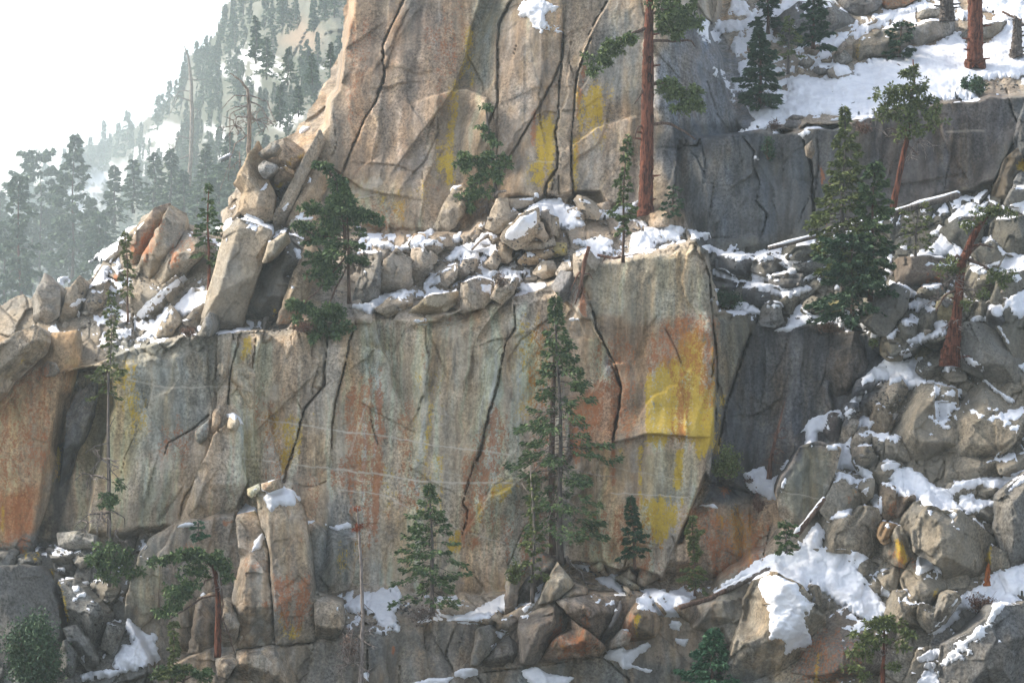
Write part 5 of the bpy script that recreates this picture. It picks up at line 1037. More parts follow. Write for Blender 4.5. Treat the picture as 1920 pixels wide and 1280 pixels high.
hill = obj('hillside', new_mesh('hillside', P, q, None, rock_material('hill_rock'), True, {'tint': np.concatenate([hT[hk], np.ones((hk.sum(), 1))], 1), 'mask': np.concatenate([np.zeros((hk.sum(), 2)), np.full((hk.sum(), 1), .4), hS[hk][:, None]], 1)}))
tag(hill, 'steep hazy hillside with snow streaks rising behind the near cliff', 'hillside', None, 'structure')
# the snow of the hillside uses the same attribute as the pale veins, whitened
mm = hill.data.materials[0]
for n in mm.node_tree.nodes:
    if n.type == 'MIX' and not n.inputs[7].is_linked and abs(n.inputs[7].default_value[0] - 0.6) < 1e-4 and abs(n.inputs[7].default_value[1] - 0.53) < 1e-4:
        n.inputs[7].default_value = (0.95, 0.96, 1.0, 1)
def Yh(u, v):
    j = int(np.clip((u + 500) / 4, 0, HU.shape[1] - 1)); i = int(np.clip((v + 140) / 4, 0, HU.shape[0] - 1))
    return float(hY[i, j])
# ------------------------------------------------------------------ trees, snags, shrubs and fallen wood
def bark_material(name, col, col2, scale=9.0):
    m, nt, p = base_mat(name)
    g = nd(nt, 'ShaderNodeNewGeometry'); pos = g.outputs['Position']
    n1 = noise(nt, mapping(nt, pos, (1, 1, 0.16)), scale, 5, 0.7)
    c = mix(nt, ramp(nt, n1, [(0.40, 0.0), (0.60, 1.0)]), col, col2)
    nt.links.new(c, p.inputs['Base Color']); p.inputs['Roughness'].default_value = 0.9
    b = nd(nt, 'ShaderNodeBump'); b.inputs['Strength'].default_value = 1.0; b.inputs['Distance'].default_value = 0.12
    nt.links.new(n1, b.inputs['Height']); nt.links.new(b.outputs[0], p.inputs['Normal'])
    return m
def leaf_material(name, a, b_):
    m, nt, p = base_mat(name)
    g = nd(nt, 'ShaderNodeNewGeometry')
    f = math_(nt, 'ADD', math_(nt, 'MULTIPLY', g.outputs['Random Per Island'], 0.6), math_(nt, 'MULTIPLY', noise(nt, g.outputs['Position'], 0.9, 3), 0.5))
    c = mix(nt, ramp(nt, f, [(0.25, 0.0), (0.8, 1.0)]), a, b_)
    nt.links.new(c, p.inputs['Base Color']); p.inputs['Roughness'].default_value = 0.7
    return m
BARK = {'red': bark_material('red_bark', (0.04, 0.017, 0.012), (0.23, 0.085, 0.05)), 'grey': bark_material('grey_bark', (0.07, 0.06, 0.055), (0.21, 0.18, 0.155)), 'brown': bark_material('brown_bark', (0.07, 0.045, 0.035), (0.20, 0.13, 0.095)),
        'pale': bark_material('bleached_wood', (0.16, 0.13, 0.105), (0.46, 0.38, 0.31)), 'dead': bark_material('dead_twigs', (0.14, 0.115, 0.10), (0.40, 0.34, 0.30)), 'rust': bark_material('reddish_dead_wood', (0.10, 0.05, 0.035), (0.30, 0.17, 0.12)), 'orange': bark_material('orange_wood', (0.14, 0.04, 0.015), (0.42, 0.14, 0.045))}
LEAF = {'fir': leaf_material('fir_needles', (0.037, 0.073, 0.034), (0.153, 0.215, 0.085)), 'dark': leaf_material('dark_needles', (0.020, 0.050, 0.031), (0.085, 0.138, 0.068)), 'olive': leaf_material('olive_needles', (0.055, 0.077, 0.027), (0.192, 0.223, 0.077)),
        'young': leaf_material('young_needles', (0.021, 0.072, 0.039), (0.091, 0.195, 0.098)), 'haze': leaf_material('far_needles', (0.046, 0.078, 0.049), (0.143, 0.195, 0.104)), 'pine': leaf_material('pine_needles', (0.050, 0.080, 0.031), (0.177, 0.230, 0.085)), 'brownleaf': leaf_material('dead_leaves', (0.07, 0.04, 0.03), (0.22, 0.14, 0.10)), 'redleaf': leaf_material('red_needles', (0.2, 0.05, 0.02), (0.4, 0.12, 0.05))}

class Geo:
    def __init__(self): self.V = []; self.Q = []; self.T = []; self.n = 0
    def add(self, V, Q=None, T=None):
        V = np.asarray(V, float).reshape(-1, 3)
        if Q is not None and len(Q): self.Q.append(np.asarray(Q) + self.n)
        if T is not None and len(T): self.T.append(np.asarray(T) + self.n)
        self.V.append(V); self.n += len(V)
    def tube(self, P, R, sides=6, cap=True, wob=0.0, r=None):
        P = np.asarray(P, float); R = np.asarray(R, float); n = len(P)
        T = np.gradient(P, axis=0); T /= np.linalg.norm(T, axis=1)[:, None] + 1e-9
        ref = np.array([0.13, 1.0, 0.21]); A = np.cross(T, ref); l = np.linalg.norm(A, axis=1)[:, None]
        A = np.where(l < 0.1, np.cross(T, np.array([1.0, 0, 0.1])), A); A /= np.linalg.norm(A, axis=1)[:, None] + 1e-9
        B = np.cross(T, A)
        a = np.arange(sides) * 2 * math.pi / sides
        rr = np.repeat(R[:, None], sides, 1)
        if wob and r is not None: rr = rr * (1 + wob * r.normal(0, 1, rr.shape))
        ring = P[:, None, :] + rr[..., None] * (np.cos(a)[None, :, None] * A[:, None, :] + np.sin(a)[None, :, None] * B[:, None, :])
        i = np.arange(n - 1)[:, None] * sides; j = np.arange(sides)[None, :]; j2 = (j + 1) % sides
        Q = np.stack([i + j, i + j2, i + sides + j2, i + sides + j], -1).reshape(-1, 4)
        V = ring.reshape(-1, 3); T3 = None
        if cap:
            V = np.concatenate([V, P[-1:] + T[-1:] * R[-1], P[:1]]); k = n * sides
            T3 = [((n - 1) * sides + s, (n - 1) * sides + (s + 1) % sides, k) for s in range(sides)] + [((s + 1) % sides, s, k + 1) for s in range(sides)]
        self.add(V, Q, T3)
    def sprays(self, C_, Dr, L, W, r, flat=0.6):
        """diamond shaped needle sprays: centres C_, directions Dr, lengths L, width ratio W."""
        n = len(C_)
        if n == 0: return
        Dr = Dr / (np.linalg.norm(Dr, axis=1)[:, None] + 1e-9)
        N = r.normal(0, 1, (n, 3)) * (1 - flat) + np.array([0, 0, 1.0]) * flat
        S = np.cross(Dr, N); S /= np.linalg.norm(S, axis=1)[:, None] + 1e-9
        L = np.asarray(L).reshape(-1, 1); w = L * W * r.uniform(0.7, 1.3, (n, 1))
        k = r.uniform(0.3, 0.6, (n, 1))
        V = np.stack([C_, C_ + Dr * L * k + S * w, C_ + Dr * L, C_ + Dr * L * k - S * w], 1)
        V[:, 2, 2] -= L[:, 0] * 0.15
        self.add(V.reshape(-1, 3), np.arange(n * 4).reshape(n, 4))
    def mesh(self, name, mat, smooth=True):
        return new_mesh(name, np.concatenate(self.V), np.concatenate(self.Q) if self.Q else None, np.concatenate(self.T) if self.T else None, mat, smooth)

def conifer(name, label, u, v, vtop, hw, lean=0.0, cs=0.12, nb=100, sp=24, ls=11.0, prof='cone', bark='grey', leaf='fir', tr_=4.0, y=None, off=0.5, dead=0.15, bend=None, gaps=0.25, group='conifers on the cliff', droop=0.25, seed=0, back=0.55, show=0.0, side=0.0, cat='conifer', lw=0.21, bare=None):
    """trunk, limbs and needle sprays; hw is the crown's half width, tr_ the trunk's width, ls the spray length, all in photo pixels."""
    r = np.random.default_rng(seed * 77 + int(u) * 3 + int(v))
    if y is None: y = Yat(u, v) - off
    s = (D0 + y) / F
    base = np.array(at(u, v, y)); H = (v - vtop) * s; R = hw * s
    root = thing(name, label, cat, base, group)
    t = np.linspace(0, 1, 14)
    path = np.stack([lean * s * t ** 1.3 + 0.012 * H * np.sin(t * 7 + r.uniform(0, 6)) * t, 0.01 * H * np.sin(t * 5 + r.uniform(0, 6)) * t, H * t - 0.15], -1)
    if bend is not None:          # the top bows sideways: (share of the height where it starts, px sideways)
        b0, bx = bend
        path[:, 0] += np.where(t > b0, ((t - b0) / (1 - b0)) ** 1.7 * bx * s, 0)
    r0 = 0.6 * tr_ * s
    g = Geo(); g.tube(path, r0 * (1 - t) ** 0.8 * (1 + 0.5 * np.exp(-t * 22)) + 0.012, 8, True, 0.05, r)
    obj('trunk', g.mesh('trunk', BARK[bark]), root)
    def pt(q): return np.array([np.interp(q, t, path[:, k]) for k in range(3)])
    limb, crown, twig = Geo(), Geo(), Geo()
    gold = r.uniform(0, 6)
    clump = r.uniform(0, 6, 3)
    for i in range(nb):
        f = (i + r.uniform(0, 1)) / nb
        h = cs + (1 - cs) * f
        if prof == 'cone': w = (1 - f) ** 0.9 * 1.08 * (0.6 + 0.4 * min(1, f / 0.12))
        elif prof == 'wide': w = min(1.0, 1.45 * (1 - f) ** 1.05) * (0.75 + 0.25 * min(1, f / 0.1))
        elif prof == 'col': w = min(1, (1 - f) ** 0.5 * 1.05) * (0.6 + 0.4 * min(1, f / 0.1))
        elif prof == 'round': w = math.sqrt(max(0.02, 1 - (2 * f - 0.85) ** 2 / 1.4))
        else: w = (1 - f) ** 0.6 * (0.45 + 0.35 * math.sin(f * 23 + clump[0]) + 0.25 * math.sin(f * 11 + clump[1]))
        gold += 2.39996 + r.normal(0, 0.35)
        w *= r.uniform(0.62, 1.12) * (1 + 0.22 * math.sin(f * 19 + clump[2] + gold * 0.5))
        L = max(0.05 * R, R * w)
        ca, sa = math.cos(gold), math.sin(gold)
        if side: L *= (1 + side * ca)
        if sa > 0: L *= (1 - (1 - back) * sa)
        if r.uniform() < gaps * 0.9 and f < 0.93: continue
        el = -droop + 0.75 * f + r.normal(0, 0.12)
        dirh = np.array([ca, sa, 0.0])
        q = np.linspace(0, 1, 5)
        b0 = pt(h)
        B = b0 + dirh * L * q[:, None]; B[:, 2] += L * (el * q - 0.35 * q ** 2 + 0.22 * q ** 4)
        B[1:] += r.normal(0, 0.03 * L, (4, 3))
        isdead = r.uniform() < dead * (1.6 - f)
        (twig if isdead else limb).tube(B, np.maximum(0.010, 0.30 * r0 * (0.35 + L / (R + 1e-6)) * (1 - 0.85 * q) * 0.55), 3, False)
        per = np.cross(dirh, [0, 0, 1.0])
        if isdead:
            for _ in range(4):
                a = r.uniform(0.3, 0.95); c0 = np.array([np.interp(a, q, B[:, k]) for k in range(3)])
                e = c0 + (dirh * r.uniform(0.1, 0.5) + per * r.normal(0, 0.6) + np.array([0, 0, r.normal(-0.1, 0.3)])) * L * 0.3
                twig.tube([c0, (c0 + e) / 2 + r.normal(0, 0.03 * L, 3), e], [0.014, 0.011, 0.007], 3, False)
            if r.uniform() < 0.6: continue
        m = max(8, int(3.9 * sp * (0.22 + 0.88 * L / R)))
        a = r.uniform(0.2, 1.0, m) ** 0.6
        c0 = np.stack([np.interp(a, q, B[:, k]) for k in range(3)], -1)
        sd = r.choice([-1, 1], m)
        ext = (0.30 * L * (1.08 - a) + 0.05 * R) * r.uniform(0.0, 1.0, m)
        c0 = c0 + per * (sd * ext)[:, None] + dirh * (0.35 * ext)[:, None]
        c0[:, 2] += r.normal(-0.012 * R, 0.03 * R, m) - 0.25 * ext * 0.6
        dd = dirh * 0.8 + per * (sd * r.uniform(0.2, 1.0, m))[:, None] + np.stack([r.normal(0, .25, m), r.normal(0, .25, m), r.normal(-0.12, 0.22, m)], -1)
        crown.sprays(c0, dd, 0.74 * ls * s * r.uniform(0.6, 1.3, m), lw, r, 0.45)
    top = pt(1.0); m = 10
    if not (bare):
        crown.sprays(top + np.stack([r.normal(0, .02 * R, m), r.normal(0, .02 * R, m), -r.uniform(0, .08, m) * H * .5], -1), np.stack([r.normal(0, .5, m), r.normal(0, .5, m), np.full(m, .8)], -1), np.full(m, ls * s * .7), lw * .8, r, .2)
    # one crown: needle sprays, the limbs that carry them and the dead ones among them
    allg = Geo(); idx_m = []
    mats = [LEAF[leaf], BARK['grey' if bark != 'red' else 'brown'], BARK['dead']]
    for k, gg in enumerate((crown, limb, twig)):
        if gg.n:
            Qs = np.concatenate(gg.Q); allg.add(np.concatenate(gg.V), Qs); idx_m.append(np.full(len(Qs), k, np.int32))
    me = allg.mesh('crown', mats[0], False)
    for mm_ in mats[1:]: me.materials.append(mm_)
    me.polygons.foreach_set('material_index', np.concatenate(idx_m))
    obj('crown', me, root)
    return root

def handmade(name, label, trunk, branches=(), clumps=(), y=None, off=0.5, bark='red', leaf='pine', twigs=None, group=None, cat='tree', seed=1, ls=10.0, sides=9, dense=1.0, bumps=0.06, lw=0.22, base=None, dtw=('dead', 3)):
    """a tree traced limb by limb: trunk [(u, v, width px)], branches [[(u, v, width, depth m)...]], clumps [(u, v, radius px, depth m, count)]."""
    r = np.random.default_rng(seed)
    bu, bv = (base or trunk[0][:2])
    if y is None: y = Yat(bu, min(bv, 1278)) - off
    s = (D0 + y) / F
    o = np.array(at(trunk[0][0], trunk[0][1], y))
    root = thing(name, label, cat, o, group)
    def W(u, v, dy=0.0): return np.array(at(u, v, y + dy)) - o
    def smooth(P, k=4):
        P = np.asarray(P, float); n = len(P); x = np.linspace(0, n - 1, (n - 1) * k + 1)
        return np.stack([np.interp(x, np.arange(n), P[:, c]) for c in range(P.shape[1])], -1)
    g = Geo()
    tp = smooth(trunk, 5 if trunk[0][2] < 20 else 18)
    if trunk[0][2] >= 20: sides = 24
    tp[1:-1, 0] += r.normal(0, 0.3, len(tp) - 2)
    g.tube([W(a, b) for a, b, _ in tp], tp[:, 2] / 2 * s, sides, True, bumps, r)
    if trunk[0][2] >= 20:          # broken stubs of old limbs
        for _ in range(7):
            q = tp[int(r.integers(4, len(tp) - 3))]; sg = r.choice([-1, 1]); e = r.uniform(.55, 1.3)
            g.tube([W(q[0], q[1]), W(q[0] + sg * q[2] * .5 * e, q[1] - 1, -.2), W(q[0] + sg * q[2] * .85 * e, q[1] - 2.5, -.35)], [.09, .07, .04], 5, True)
    obj('trunk', g.mesh('trunk', BARK[bark]), root)
    lm = BARK[dtw[0] if bark == 'pale' else ('brown' if bark == 'red' else bark)]
    for br in branches:
        br = [tuple(b) + (0.0,) * (4 - len(b)) for b in br]
        bp = smooth(br, 4); bp[1:-1, :2] += r.normal(0, 0.7, (len(bp) - 2, 2))
        lb = Geo(); lb.tube([W(a, b, d) for a, b, _, d in bp], np.maximum(bp[:, 2] / 2 * s, 0.012), 5, True, 0.06, r)
        obj('limb', lb.mesh('limb', lm), root)
    for (u, v, rad, n) in (twigs or ()):
        dt = Geo()
        q0 = W(u, v)
        for _ in range(n):
            a = r.uniform(0, 6.28); l = rad * r.uniform(.5, 1.1)
            p0 = q0 + r.normal(0, .01, 3); p2 = W(u + l * math.cos(a), v + l * math.sin(a) * .8 + .25 * l, r.normal(-.1, .5))
            pm = (p0 + p2) / 2 + r.normal(0, .12 * rad * s, 3)
            dt.tube([p0, pm, p2], [.042, .032, .014], 3, False)
            for _k in range(4):
                f_ = r.uniform(0, .8); q = pm + (p2 - pm) * f_; e = q + (p2 - pm) * .35 + r.normal(0, .2 * rad * s, 3)
                dt.tube([q, (q + e) / 2, e], [.024, .019, .011], 3, False)
        obj('bare_crown', dt.mesh('bare_crown', BARK[dtw[0]]), root)
    cr = Geo()
    loose = []
    for c in clumps:
        k = c[5] if len(c) > 5 else .7
        loose.append((c[0], c[1], c[2] * .74, c[3], c[4] * .5, k))
        for _ in range(5):
            a = r.uniform(0, 6.28); q = c[2] * r.uniform(.65, 1.15)
            loose.append((c[0] + q * math.cos(a) * 1.1, c[1] + q * math.sin(a) * k, c[2] * r.uniform(.26, .5), c[3] + r.normal(0, .25), c[4] * .13, k))
    for c in loose:
        u, v, rad, dy, n = c[:5]
        n = int(n * dense * 3.2); sq = c[5] if len(c) > 5 else 0.7
        a = r.normal(0, 1, (n, 3)); a /= np.linalg.norm(a, axis=1)[:, None]
        rr = r.uniform(0.15, 1, (n, 1)) ** 0.5
        # lumpy clump made of smaller tufts
        k = max(5, n // 26); tc = r.normal(0, 1, (k, 3)); tc /= np.linalg.norm(tc, axis=1)[:, None]; tc *= r.uniform(.3, .95, (k, 1))
        pick = r.integers(0, k, n)
        pos = tc[pick] * np.array([1.1, 1, .9]) + a * rr * 0.27; pos[:, 2] -= .10 * np.abs(a[:, 0])
        pos = pos * np.array([1, .8, sq]) * rad * s + W(u, v, dy)
        cr.sprays(pos, a * .7 + tc[pick] * .5 + np.array([0, 0, .1]), np.full(n, .8 * ls * s) * r.uniform(.6, 1.3, n), lw, r, .25)
    if cr.n: obj('crown', cr.mesh('crown', LEAF[leaf], False), root)
    return root

GC = 'conifers on the cliff'
# the tall fir in the middle and its neighbours
conifer('fir_tree', 'tallest fir standing in front of the middle of the stained wall', 1050, 1046, 552, 102, -4, .12, 240, 32, 12, 'wide', 'grey', 'fir', 9, off=1.9, dead=.32, gaps=.40, seed=1, droop=.3, back=.5)
handmade('dead_fir', 'bare dark dead trunk close behind the tallest fir', [(1036, 1040, 13), (1034, 900, 12), (1036, 760, 10), (1041, 640, 6), (1046, 590, 3)], [], [], y=Yat(1045, 1046) - .3, bark='brown', twigs=[(1020, 800, 50, 4), (1020, 860, 55, 4)], group=GC, cat='dead tree')
conifer('fir_tree', 'slim fir with a bleached dead top left of the tallest fir', 998, 1125, 885, 42, 6, .18, 100, 22, 10, 'clump', 'grey', 'olive', 5, off=2.0, dead=.2, seed=2)
handmade('snag', 'bleached dead spike above the slim fir', [(1002, 1010, 4), (998, 940, 4), (994, 872, 2)], [[(998, 930, 1.5), (986, 915, 1)], [(998, 960, 1.5), (1010, 950, 1)]], [], y=Yat(998, 1125) - 2.2, bark='pale', group='snags', cat='dead tree')
conifer('fir_tree', 'broad young fir left on the snowy ledge under the wall', 810, 1150, 903, 72, -2, .14, 130, 26, 11, 'wide', 'grey', 'fir', 7, off=2.0, dead=.1, gaps=.3, seed=3, side=-.15)
conifer('fir_tree', 'small dark fir below the yellow lichen panel', 1190, 1062, 925, 34, -6, .2, 60, 26, 10, 'cone', 'brown', 'dark', 4, off=1.6, dead=.02, gaps=.2, seed=4)
conifer('fir_tree', 'thin open sapling in front of the lichen boulder', 1303, 1112, 962, 40, -4, .1, 100, 20, 9.5, 'clump', 'brown', 'olive', 3, off=3.0, dead=.05, gaps=.28, seed=5)
conifer('fir_tree', 'dense blue green fir cut by the bottom edge', 1336, 1330, 1175, 78, 0, .02, 100, 46, 12, 'cone', 'brown', 'young', 6, off=1.5, dead=0, gaps=.05, seed=6, droop=.1)
conifer('fir_tree', 'little fir beside the snow covered log', 1474, 1032, 972, 22, 0, .05, 40, 22, 9, 'round', 'grey', 'fir', 3, off=2.0, dead=.2, seed=7)
# right hand firs and pines
conifer('fir_tree', 'tall dark fir left of the leaning red trunk', 1580, 560, 198, 68, 2, .16, 170, 36, 12, 'wide', 'grey', 'olive', 8, off=3.5, dead=.04, gaps=.2, seed=8)
conifer('fir_tree', 'dark broad fir close against the tall dark fir', 1632, 560, 300, 54, 10, .10, 140, 36, 12, 'col', 'brown', 'fir', 7, off=3.2, dead=.03, gaps=.2, seed=9, back=.5)
conifer('fir_tree', 'low spreading fir under the dark fir pair', 1598, 590, 440, 80, 0, .05, 90, 40, 12, 'round', 'brown', 'dark', 6, off=3.6, dead=.05, gaps=.1, seed=10)
handmade('pine_tree', 'pine with a leaning red trunk before the dark right wall', [(1672, 400, 13), (1688, 320, 11), (1700, 262, 9), (1706, 200, 7), (1714, 150, 5), (1712, 112, 2)], [[(1700, 250, 3), (1670, 240, 2, -.5)], [(1704, 225, 3), (1740, 240, 2, -.4)], [(1700, 270, 3), (1720, 290, 2, -.3)], [(1706, 205, 3), (1660, 195, 2, -.4)]],
  [(1690, 170, 26, -.3, 160), (1730, 170, 28, -.3, 150), (1712, 132, 18, 0, 120), (1668, 182, 24, -.3, 120), (1745, 200, 26, -.2, 130), (1684, 210, 30, -.5, 160), (1722, 226, 30, -.4, 150), (1752, 232, 20, 0, 70), (1660, 215, 18, 0, 60), (1695, 245, 22, -.4, 70)], y=11.0, bark='red', leaf='olive', twigs=[(1690, 250, 40, 9), (1720, 265, 34, 8), (1700, 200, 34, 6)], group=GC, cat='conifer', seed=3)
conifer('pine_tree', 'thin grey pine below the snow covered fallen log', 1716, 480, 378, 42, 6, .2, 50, 13, 9, 'round', 'grey', 'olive', 4, off=1.6, dead=.35, seed=11)
# great red trunk
handmade('pine_tree', 'tall old pine with a red trunk reaching past the top edge', [(1211, 404, 34), (1211, 380, 27), (1213, 300, 25), (1214, 200, 23), (1215, 120, 21), (1217, 50, 17), (1219, -30, 12)],
  [[(1215, 52, 8), (1190, 60, 6, -.4), (1165, 75, 4, -.6), (1130, 100, 2, -.6)], [(1218, 76, 6), (1262, 77, 5, -.3), (1296, 76, 4, -.4), (1304, 88, 2)], [(1217, 30, 6), (1240, 18, 5, -.4), (1275, 10, 3, -.6)], [(1214, 158, 8), (1240, 155, 7, -.3), (1262, 170, 4, -.4)], [(1213, 234, 8), (1250, 230, 6, -.3), (1280, 245, 4, -.3), (1304, 262, 2)], [(1208, 165, 5), (1196, 185, 3, -.5), (1190, 195, 2, -.6)], [(1208, 232, 5), (1195, 240, 3, -.4), (1190, 262, 2, -.5)]],
  [(1146, 88, 20, -.6, 160), (1122, 108, 24, -.6, 200), (1168, 76, 18, -.6, 130), (1112, 130, 13, -.5, 80), (1184, 72, 11, -.4, 60), (1270, 20, 32, -.6, 380), (1296, 34, 24, -.5, 240), (1240, 38, 20, -.5, 160), (1266, 52, 26, -.5, 180), (1250, 2, 26, -.3, 160), (1268, 168, 28, -.4, 240), (1292, 184, 26, -.4, 220), (1248, 160, 18, -.3, 110), (1305, 196, 16, -.3, 90), (1278, 200, 16, -.4, 90)], off=.8, bark='red', leaf='pine', group='great red trunks', cat='conifer', sides=14, seed=5, bumps=.05)
handmade('pine_tree', 'massive red trunk standing on the snow at the top right', [(1828, 126, 42), (1828, 112, 30), (1829, 60, 28), (1828, 0, 26), (1828, -60, 24), (1828, -300, 18)], [], [(1800, -180, 60, 0, 300), (1860, -230, 60, 0, 300)], off=.6, bark='red', leaf='pine', group='great red trunks', cat='conifer', sides=14, seed=6)
handmade('stump', 'bleached grey stump on the terrace at the top edge', [(1776, 40, 30), (1776, 25, 26), (1775, 5, 24), (1774, -60, 20)], [], [], off=.5, bark='grey', group='stumps', cat='stump', sides=12, seed=7, bumps=.1)
handmade('stump', 'broken splintered stump at the right edge by the snow', [(1906, 108, 26), (1906, 90, 20), (1908, 60, 17), (1906, 42, 12), (1902, 30, 3)], [[(1911, 60, 8), (1914, 40, 3), (1916, 34, 1)]], [], off=.5, bark='grey', group='stumps', cat='stump', sides=10, seed=8, bumps=.12)
handmade('stump', 'short orange broken stump on the snow at the lower right', [(1851, 1098, 13), (1851, 1080, 10), (1853, 1064, 8), (1853, 1056, 2)], [], [], off=.8, bark='orange', group='stumps', cat='stump', seed=9, bumps=.15)
def hollow(tree, u, v, wu, hv):
    """a dark woodpecker hole: a shallow near-black cup set in the trunk's front."""
    y = Yat(1211, 404) - .8 - 11.5 * 0.03; s = (D0 + y) / F
    g = Geo(); n = 10; a = np.arange(n) * 2 * math.pi / n
    c = np.array(at(u, v, y)) - np.array(tree.location)
    rim = np.stack([np.cos(a) * wu * s, np.full(n, -.09), np.sin(a) * hv * s], -1) + c
    inn = np.stack([np.cos(a) * wu * .6 * s, np.full(n, .06), np.sin(a) * hv * .6 * s], -1) + c
    V = np.concatenate([rim, inn, (c + np.array([0, .08, 0]))[None]])
    g.add(V, [(i, (i + 1) % n, n + (i + 1) % n, n + i) for i in range(n)], [(n + i, n + (i + 1) % n, 2 * n) for i in range(n)])
    obj('hollow', g.mesh('hollow', M_HOLE), tree)
M_HOLE, _, _p = base_mat('dark_hollow'); _p.inputs['Base Color'].default_value = (0.012, 0.008, 0.006, 1)
RED = [o for o in bpy.data.objects if o.get('label', '').startswith('tall old pine with a red trunk')][0]
hollow(RED, 1218, 112, 4, 7); hollow(RED, 1218, 146, 4.2, 9.5)
# pines of the middle ledge
conifer('pine_tree', 'slender pine beside the red trunk on the ledge', 1168, 488, 250, 42, 6, .25, 110, 26, 10, 'clump', 'brown', 'pine', 4, off=1.8, dead=.08, gaps=.25, seed=12)
handmade('pine_tree', 'crooked pine growing against the foot of the great wall', [(930, 372, 8), (926, 330, 7), (922, 280, 6), (914, 230, 4), (910, 196, 2)], [[(926, 330, 4), (890, 345, 3, -.5), (868, 360, 2, -.6)], [(922, 290, 3), (890, 298, 2, -.4), (868, 305, 2, -.5)], [(924, 300, 3), (950, 310, 2, -.3)], [(928, 350, 4), (900, 380, 3, -.6)]],
  [(880, 300, 20, -.5, 150), (905, 292, 20, -.4, 130), (868, 312, 14, -.6, 80), (924, 262, 15, -.3, 90), (914, 320, 20, -.5, 130), (948, 305, 18, -.3, 110), (880, 375, 22, -.7, 200), (900, 362, 18, -.6, 120), (905, 240, 9, -.2, 36), (912, 200, 8, -.2, 30), (870, 388, 16, -.8, 100), (936, 330, 12, -.4, 60), (900, 338, 16, -.4, 90)], off=.8, bark='grey', leaf='fir', twigs=[(915, 385, 26, 7)], group=GC, cat='conifer', seed=11)
conifer('fir_tree', 'small bush like fir in the corner right of the red trunk', 1262, 402, 345, 22, 0, .05, 30, 18, 9, 'round', 'brown', 'dark', 3, off=.8, dead=.05, seed=13)
# windswept fir
conifer('fir_tree', 'windswept fir with a bowed top on the left wall rim', 655, 565, 330, 62, -8, .30, 130, 34, 11, 'wide', 'brown', 'fir', 5, off=1.5, dead=.2, gaps=.22, seed=14, side=-.45)
handmade('fir_tree', 'bowed crown leader and long sprays of the windswept fir', [(648, 470, 8), (645, 420, 7), (640, 380, 6), (630, 340, 4), (610, 314, 3), (592, 306, 2)], [[(645, 410, 4), (690, 405, 3), (712, 410, 2)], [(642, 395, 4), (600, 392, 3), (575, 390, 2)], [(650, 480, 4), (600, 540, 4, -.6), (565, 575, 2, -.8)], [(650, 500, 4), (610, 580, 4, -.7), (600, 620, 2, -.8)], [(648, 450, 4), (590, 440, 3, -.3), (548, 420, 2, -.4)]],
  [(598, 309, 9, 0, 60), (618, 318, 11, 0, 80), (634, 345, 15, 0, 120), (640, 372, 20, -.2, 170), (620, 398, 24, -.3, 160), (590, 393, 15, -.2, 90), (570, 388, 8, 0, 40), (662, 392, 20, -.2, 150), (690, 405, 15, -.1, 100), (710, 413, 9, 0, 50), (600, 430, 30, -.4, 200), (566, 424, 16, -.3, 80), (570, 578, 24, -.8, 180), (600, 592, 30, -.9, 260), (630, 590, 24, -.8, 180), (596, 622, 22, -.9, 160), (634, 616, 20, -.8, 120), (560, 600, 12, -.8, 50), (620, 480, 34, -.5, 260), (610, 520, 30, -.6, 180)], y=Yat(655, 565) - 2.0, bark='brown', leaf='fir', twigs=[(620, 540, 34, 6), (680, 500, 30, 5)], group=GC, dense=1.2, cat='conifer', seed=12)
# left: hazy firs and snags near the slabs
conifer('fir_tree', 'fir with a split orange trunk behind the great leaning slab', 392, 540, 340, 36, -2, .25, 80, 22, 10, 'cone', 'red', 'fir', 5, y=11.5, dead=.1, gaps=.35, seed=15)
handmade('snag', 'bleached snag with drooping dead limbs behind the rock tower', [(466, 300, 9), (467, 250, 8), (467, 200, 7), (464, 168, 5), (452, 152, 4), (432, 138, 2)], [[(466, 200, 3), (440, 200, 2), (425, 210, 1)], [(466, 222, 4), (448, 218, 3), (436, 226, 1)], [(468, 190, 3), (490, 200, 2), (512, 235, 1)], [(466, 180, 3), (440, 178, 2), (415, 205, 1)], [(468, 178, 3), (500, 190, 2), (520, 240, 1)], [(468, 250, 3), (440, 270, 2), (425, 320, 1), (412, 360, 1)], [(466, 195, 2), (430, 215, 2), (432, 300, 1), (428, 340, 1)]], [], y=22, bark='pale', twigs=[(480, 225, 40, 9), (440, 235, 36, 8), (450, 300, 30, 4)], group='snags', cat='dead tree', seed=13)
handmade('snag', 'tall pale snag in the haze left of the rock tower', [(352, 380, 7), (358, 300, 8), (360, 220, 8), (358, 150, 6), (354, 110, 4), (345, 86, 1.5)], [[(359, 190, 3), (335, 180, 2), (318, 215, 1)], [(359, 170, 2), (335, 172, 2), (322, 195, 1)], [(360, 200, 2), (370, 205, 2), (370, 222, 1)], [(359, 260, 3), (335, 255, 2), (320, 300, 1)], [(358, 290, 3), (330, 300, 2), (318, 330, 1)], [(356, 150, 2), (340, 145, 1)], [(357, 150, 2), (385, 150, 1)]], [], y=900, bark='pale', twigs=[(350, 230, 36, 6), (350, 290, 34, 6), (352, 140, 22, 5)], group='snags', cat='dead tree', seed=14)
conifer('fir_tree', 'grey green fir with long bare trunk at the left edge', 42, 625, 330, 70, -12, .3, 110, 20, 13, 'clump', 'red', 'haze', 6, y=700, dead=.25, gaps=.35, seed=16, lw=.34)
conifer('fir_tree', 'hazy fir with a straight dark trunk left of the tilted slabs', 136, 530, 255, 62, 4, .18, 120, 20, 13, 'cone', 'brown', 'haze', 5, y=900, dead=.15, gaps=.3, seed=17, lw=.34)
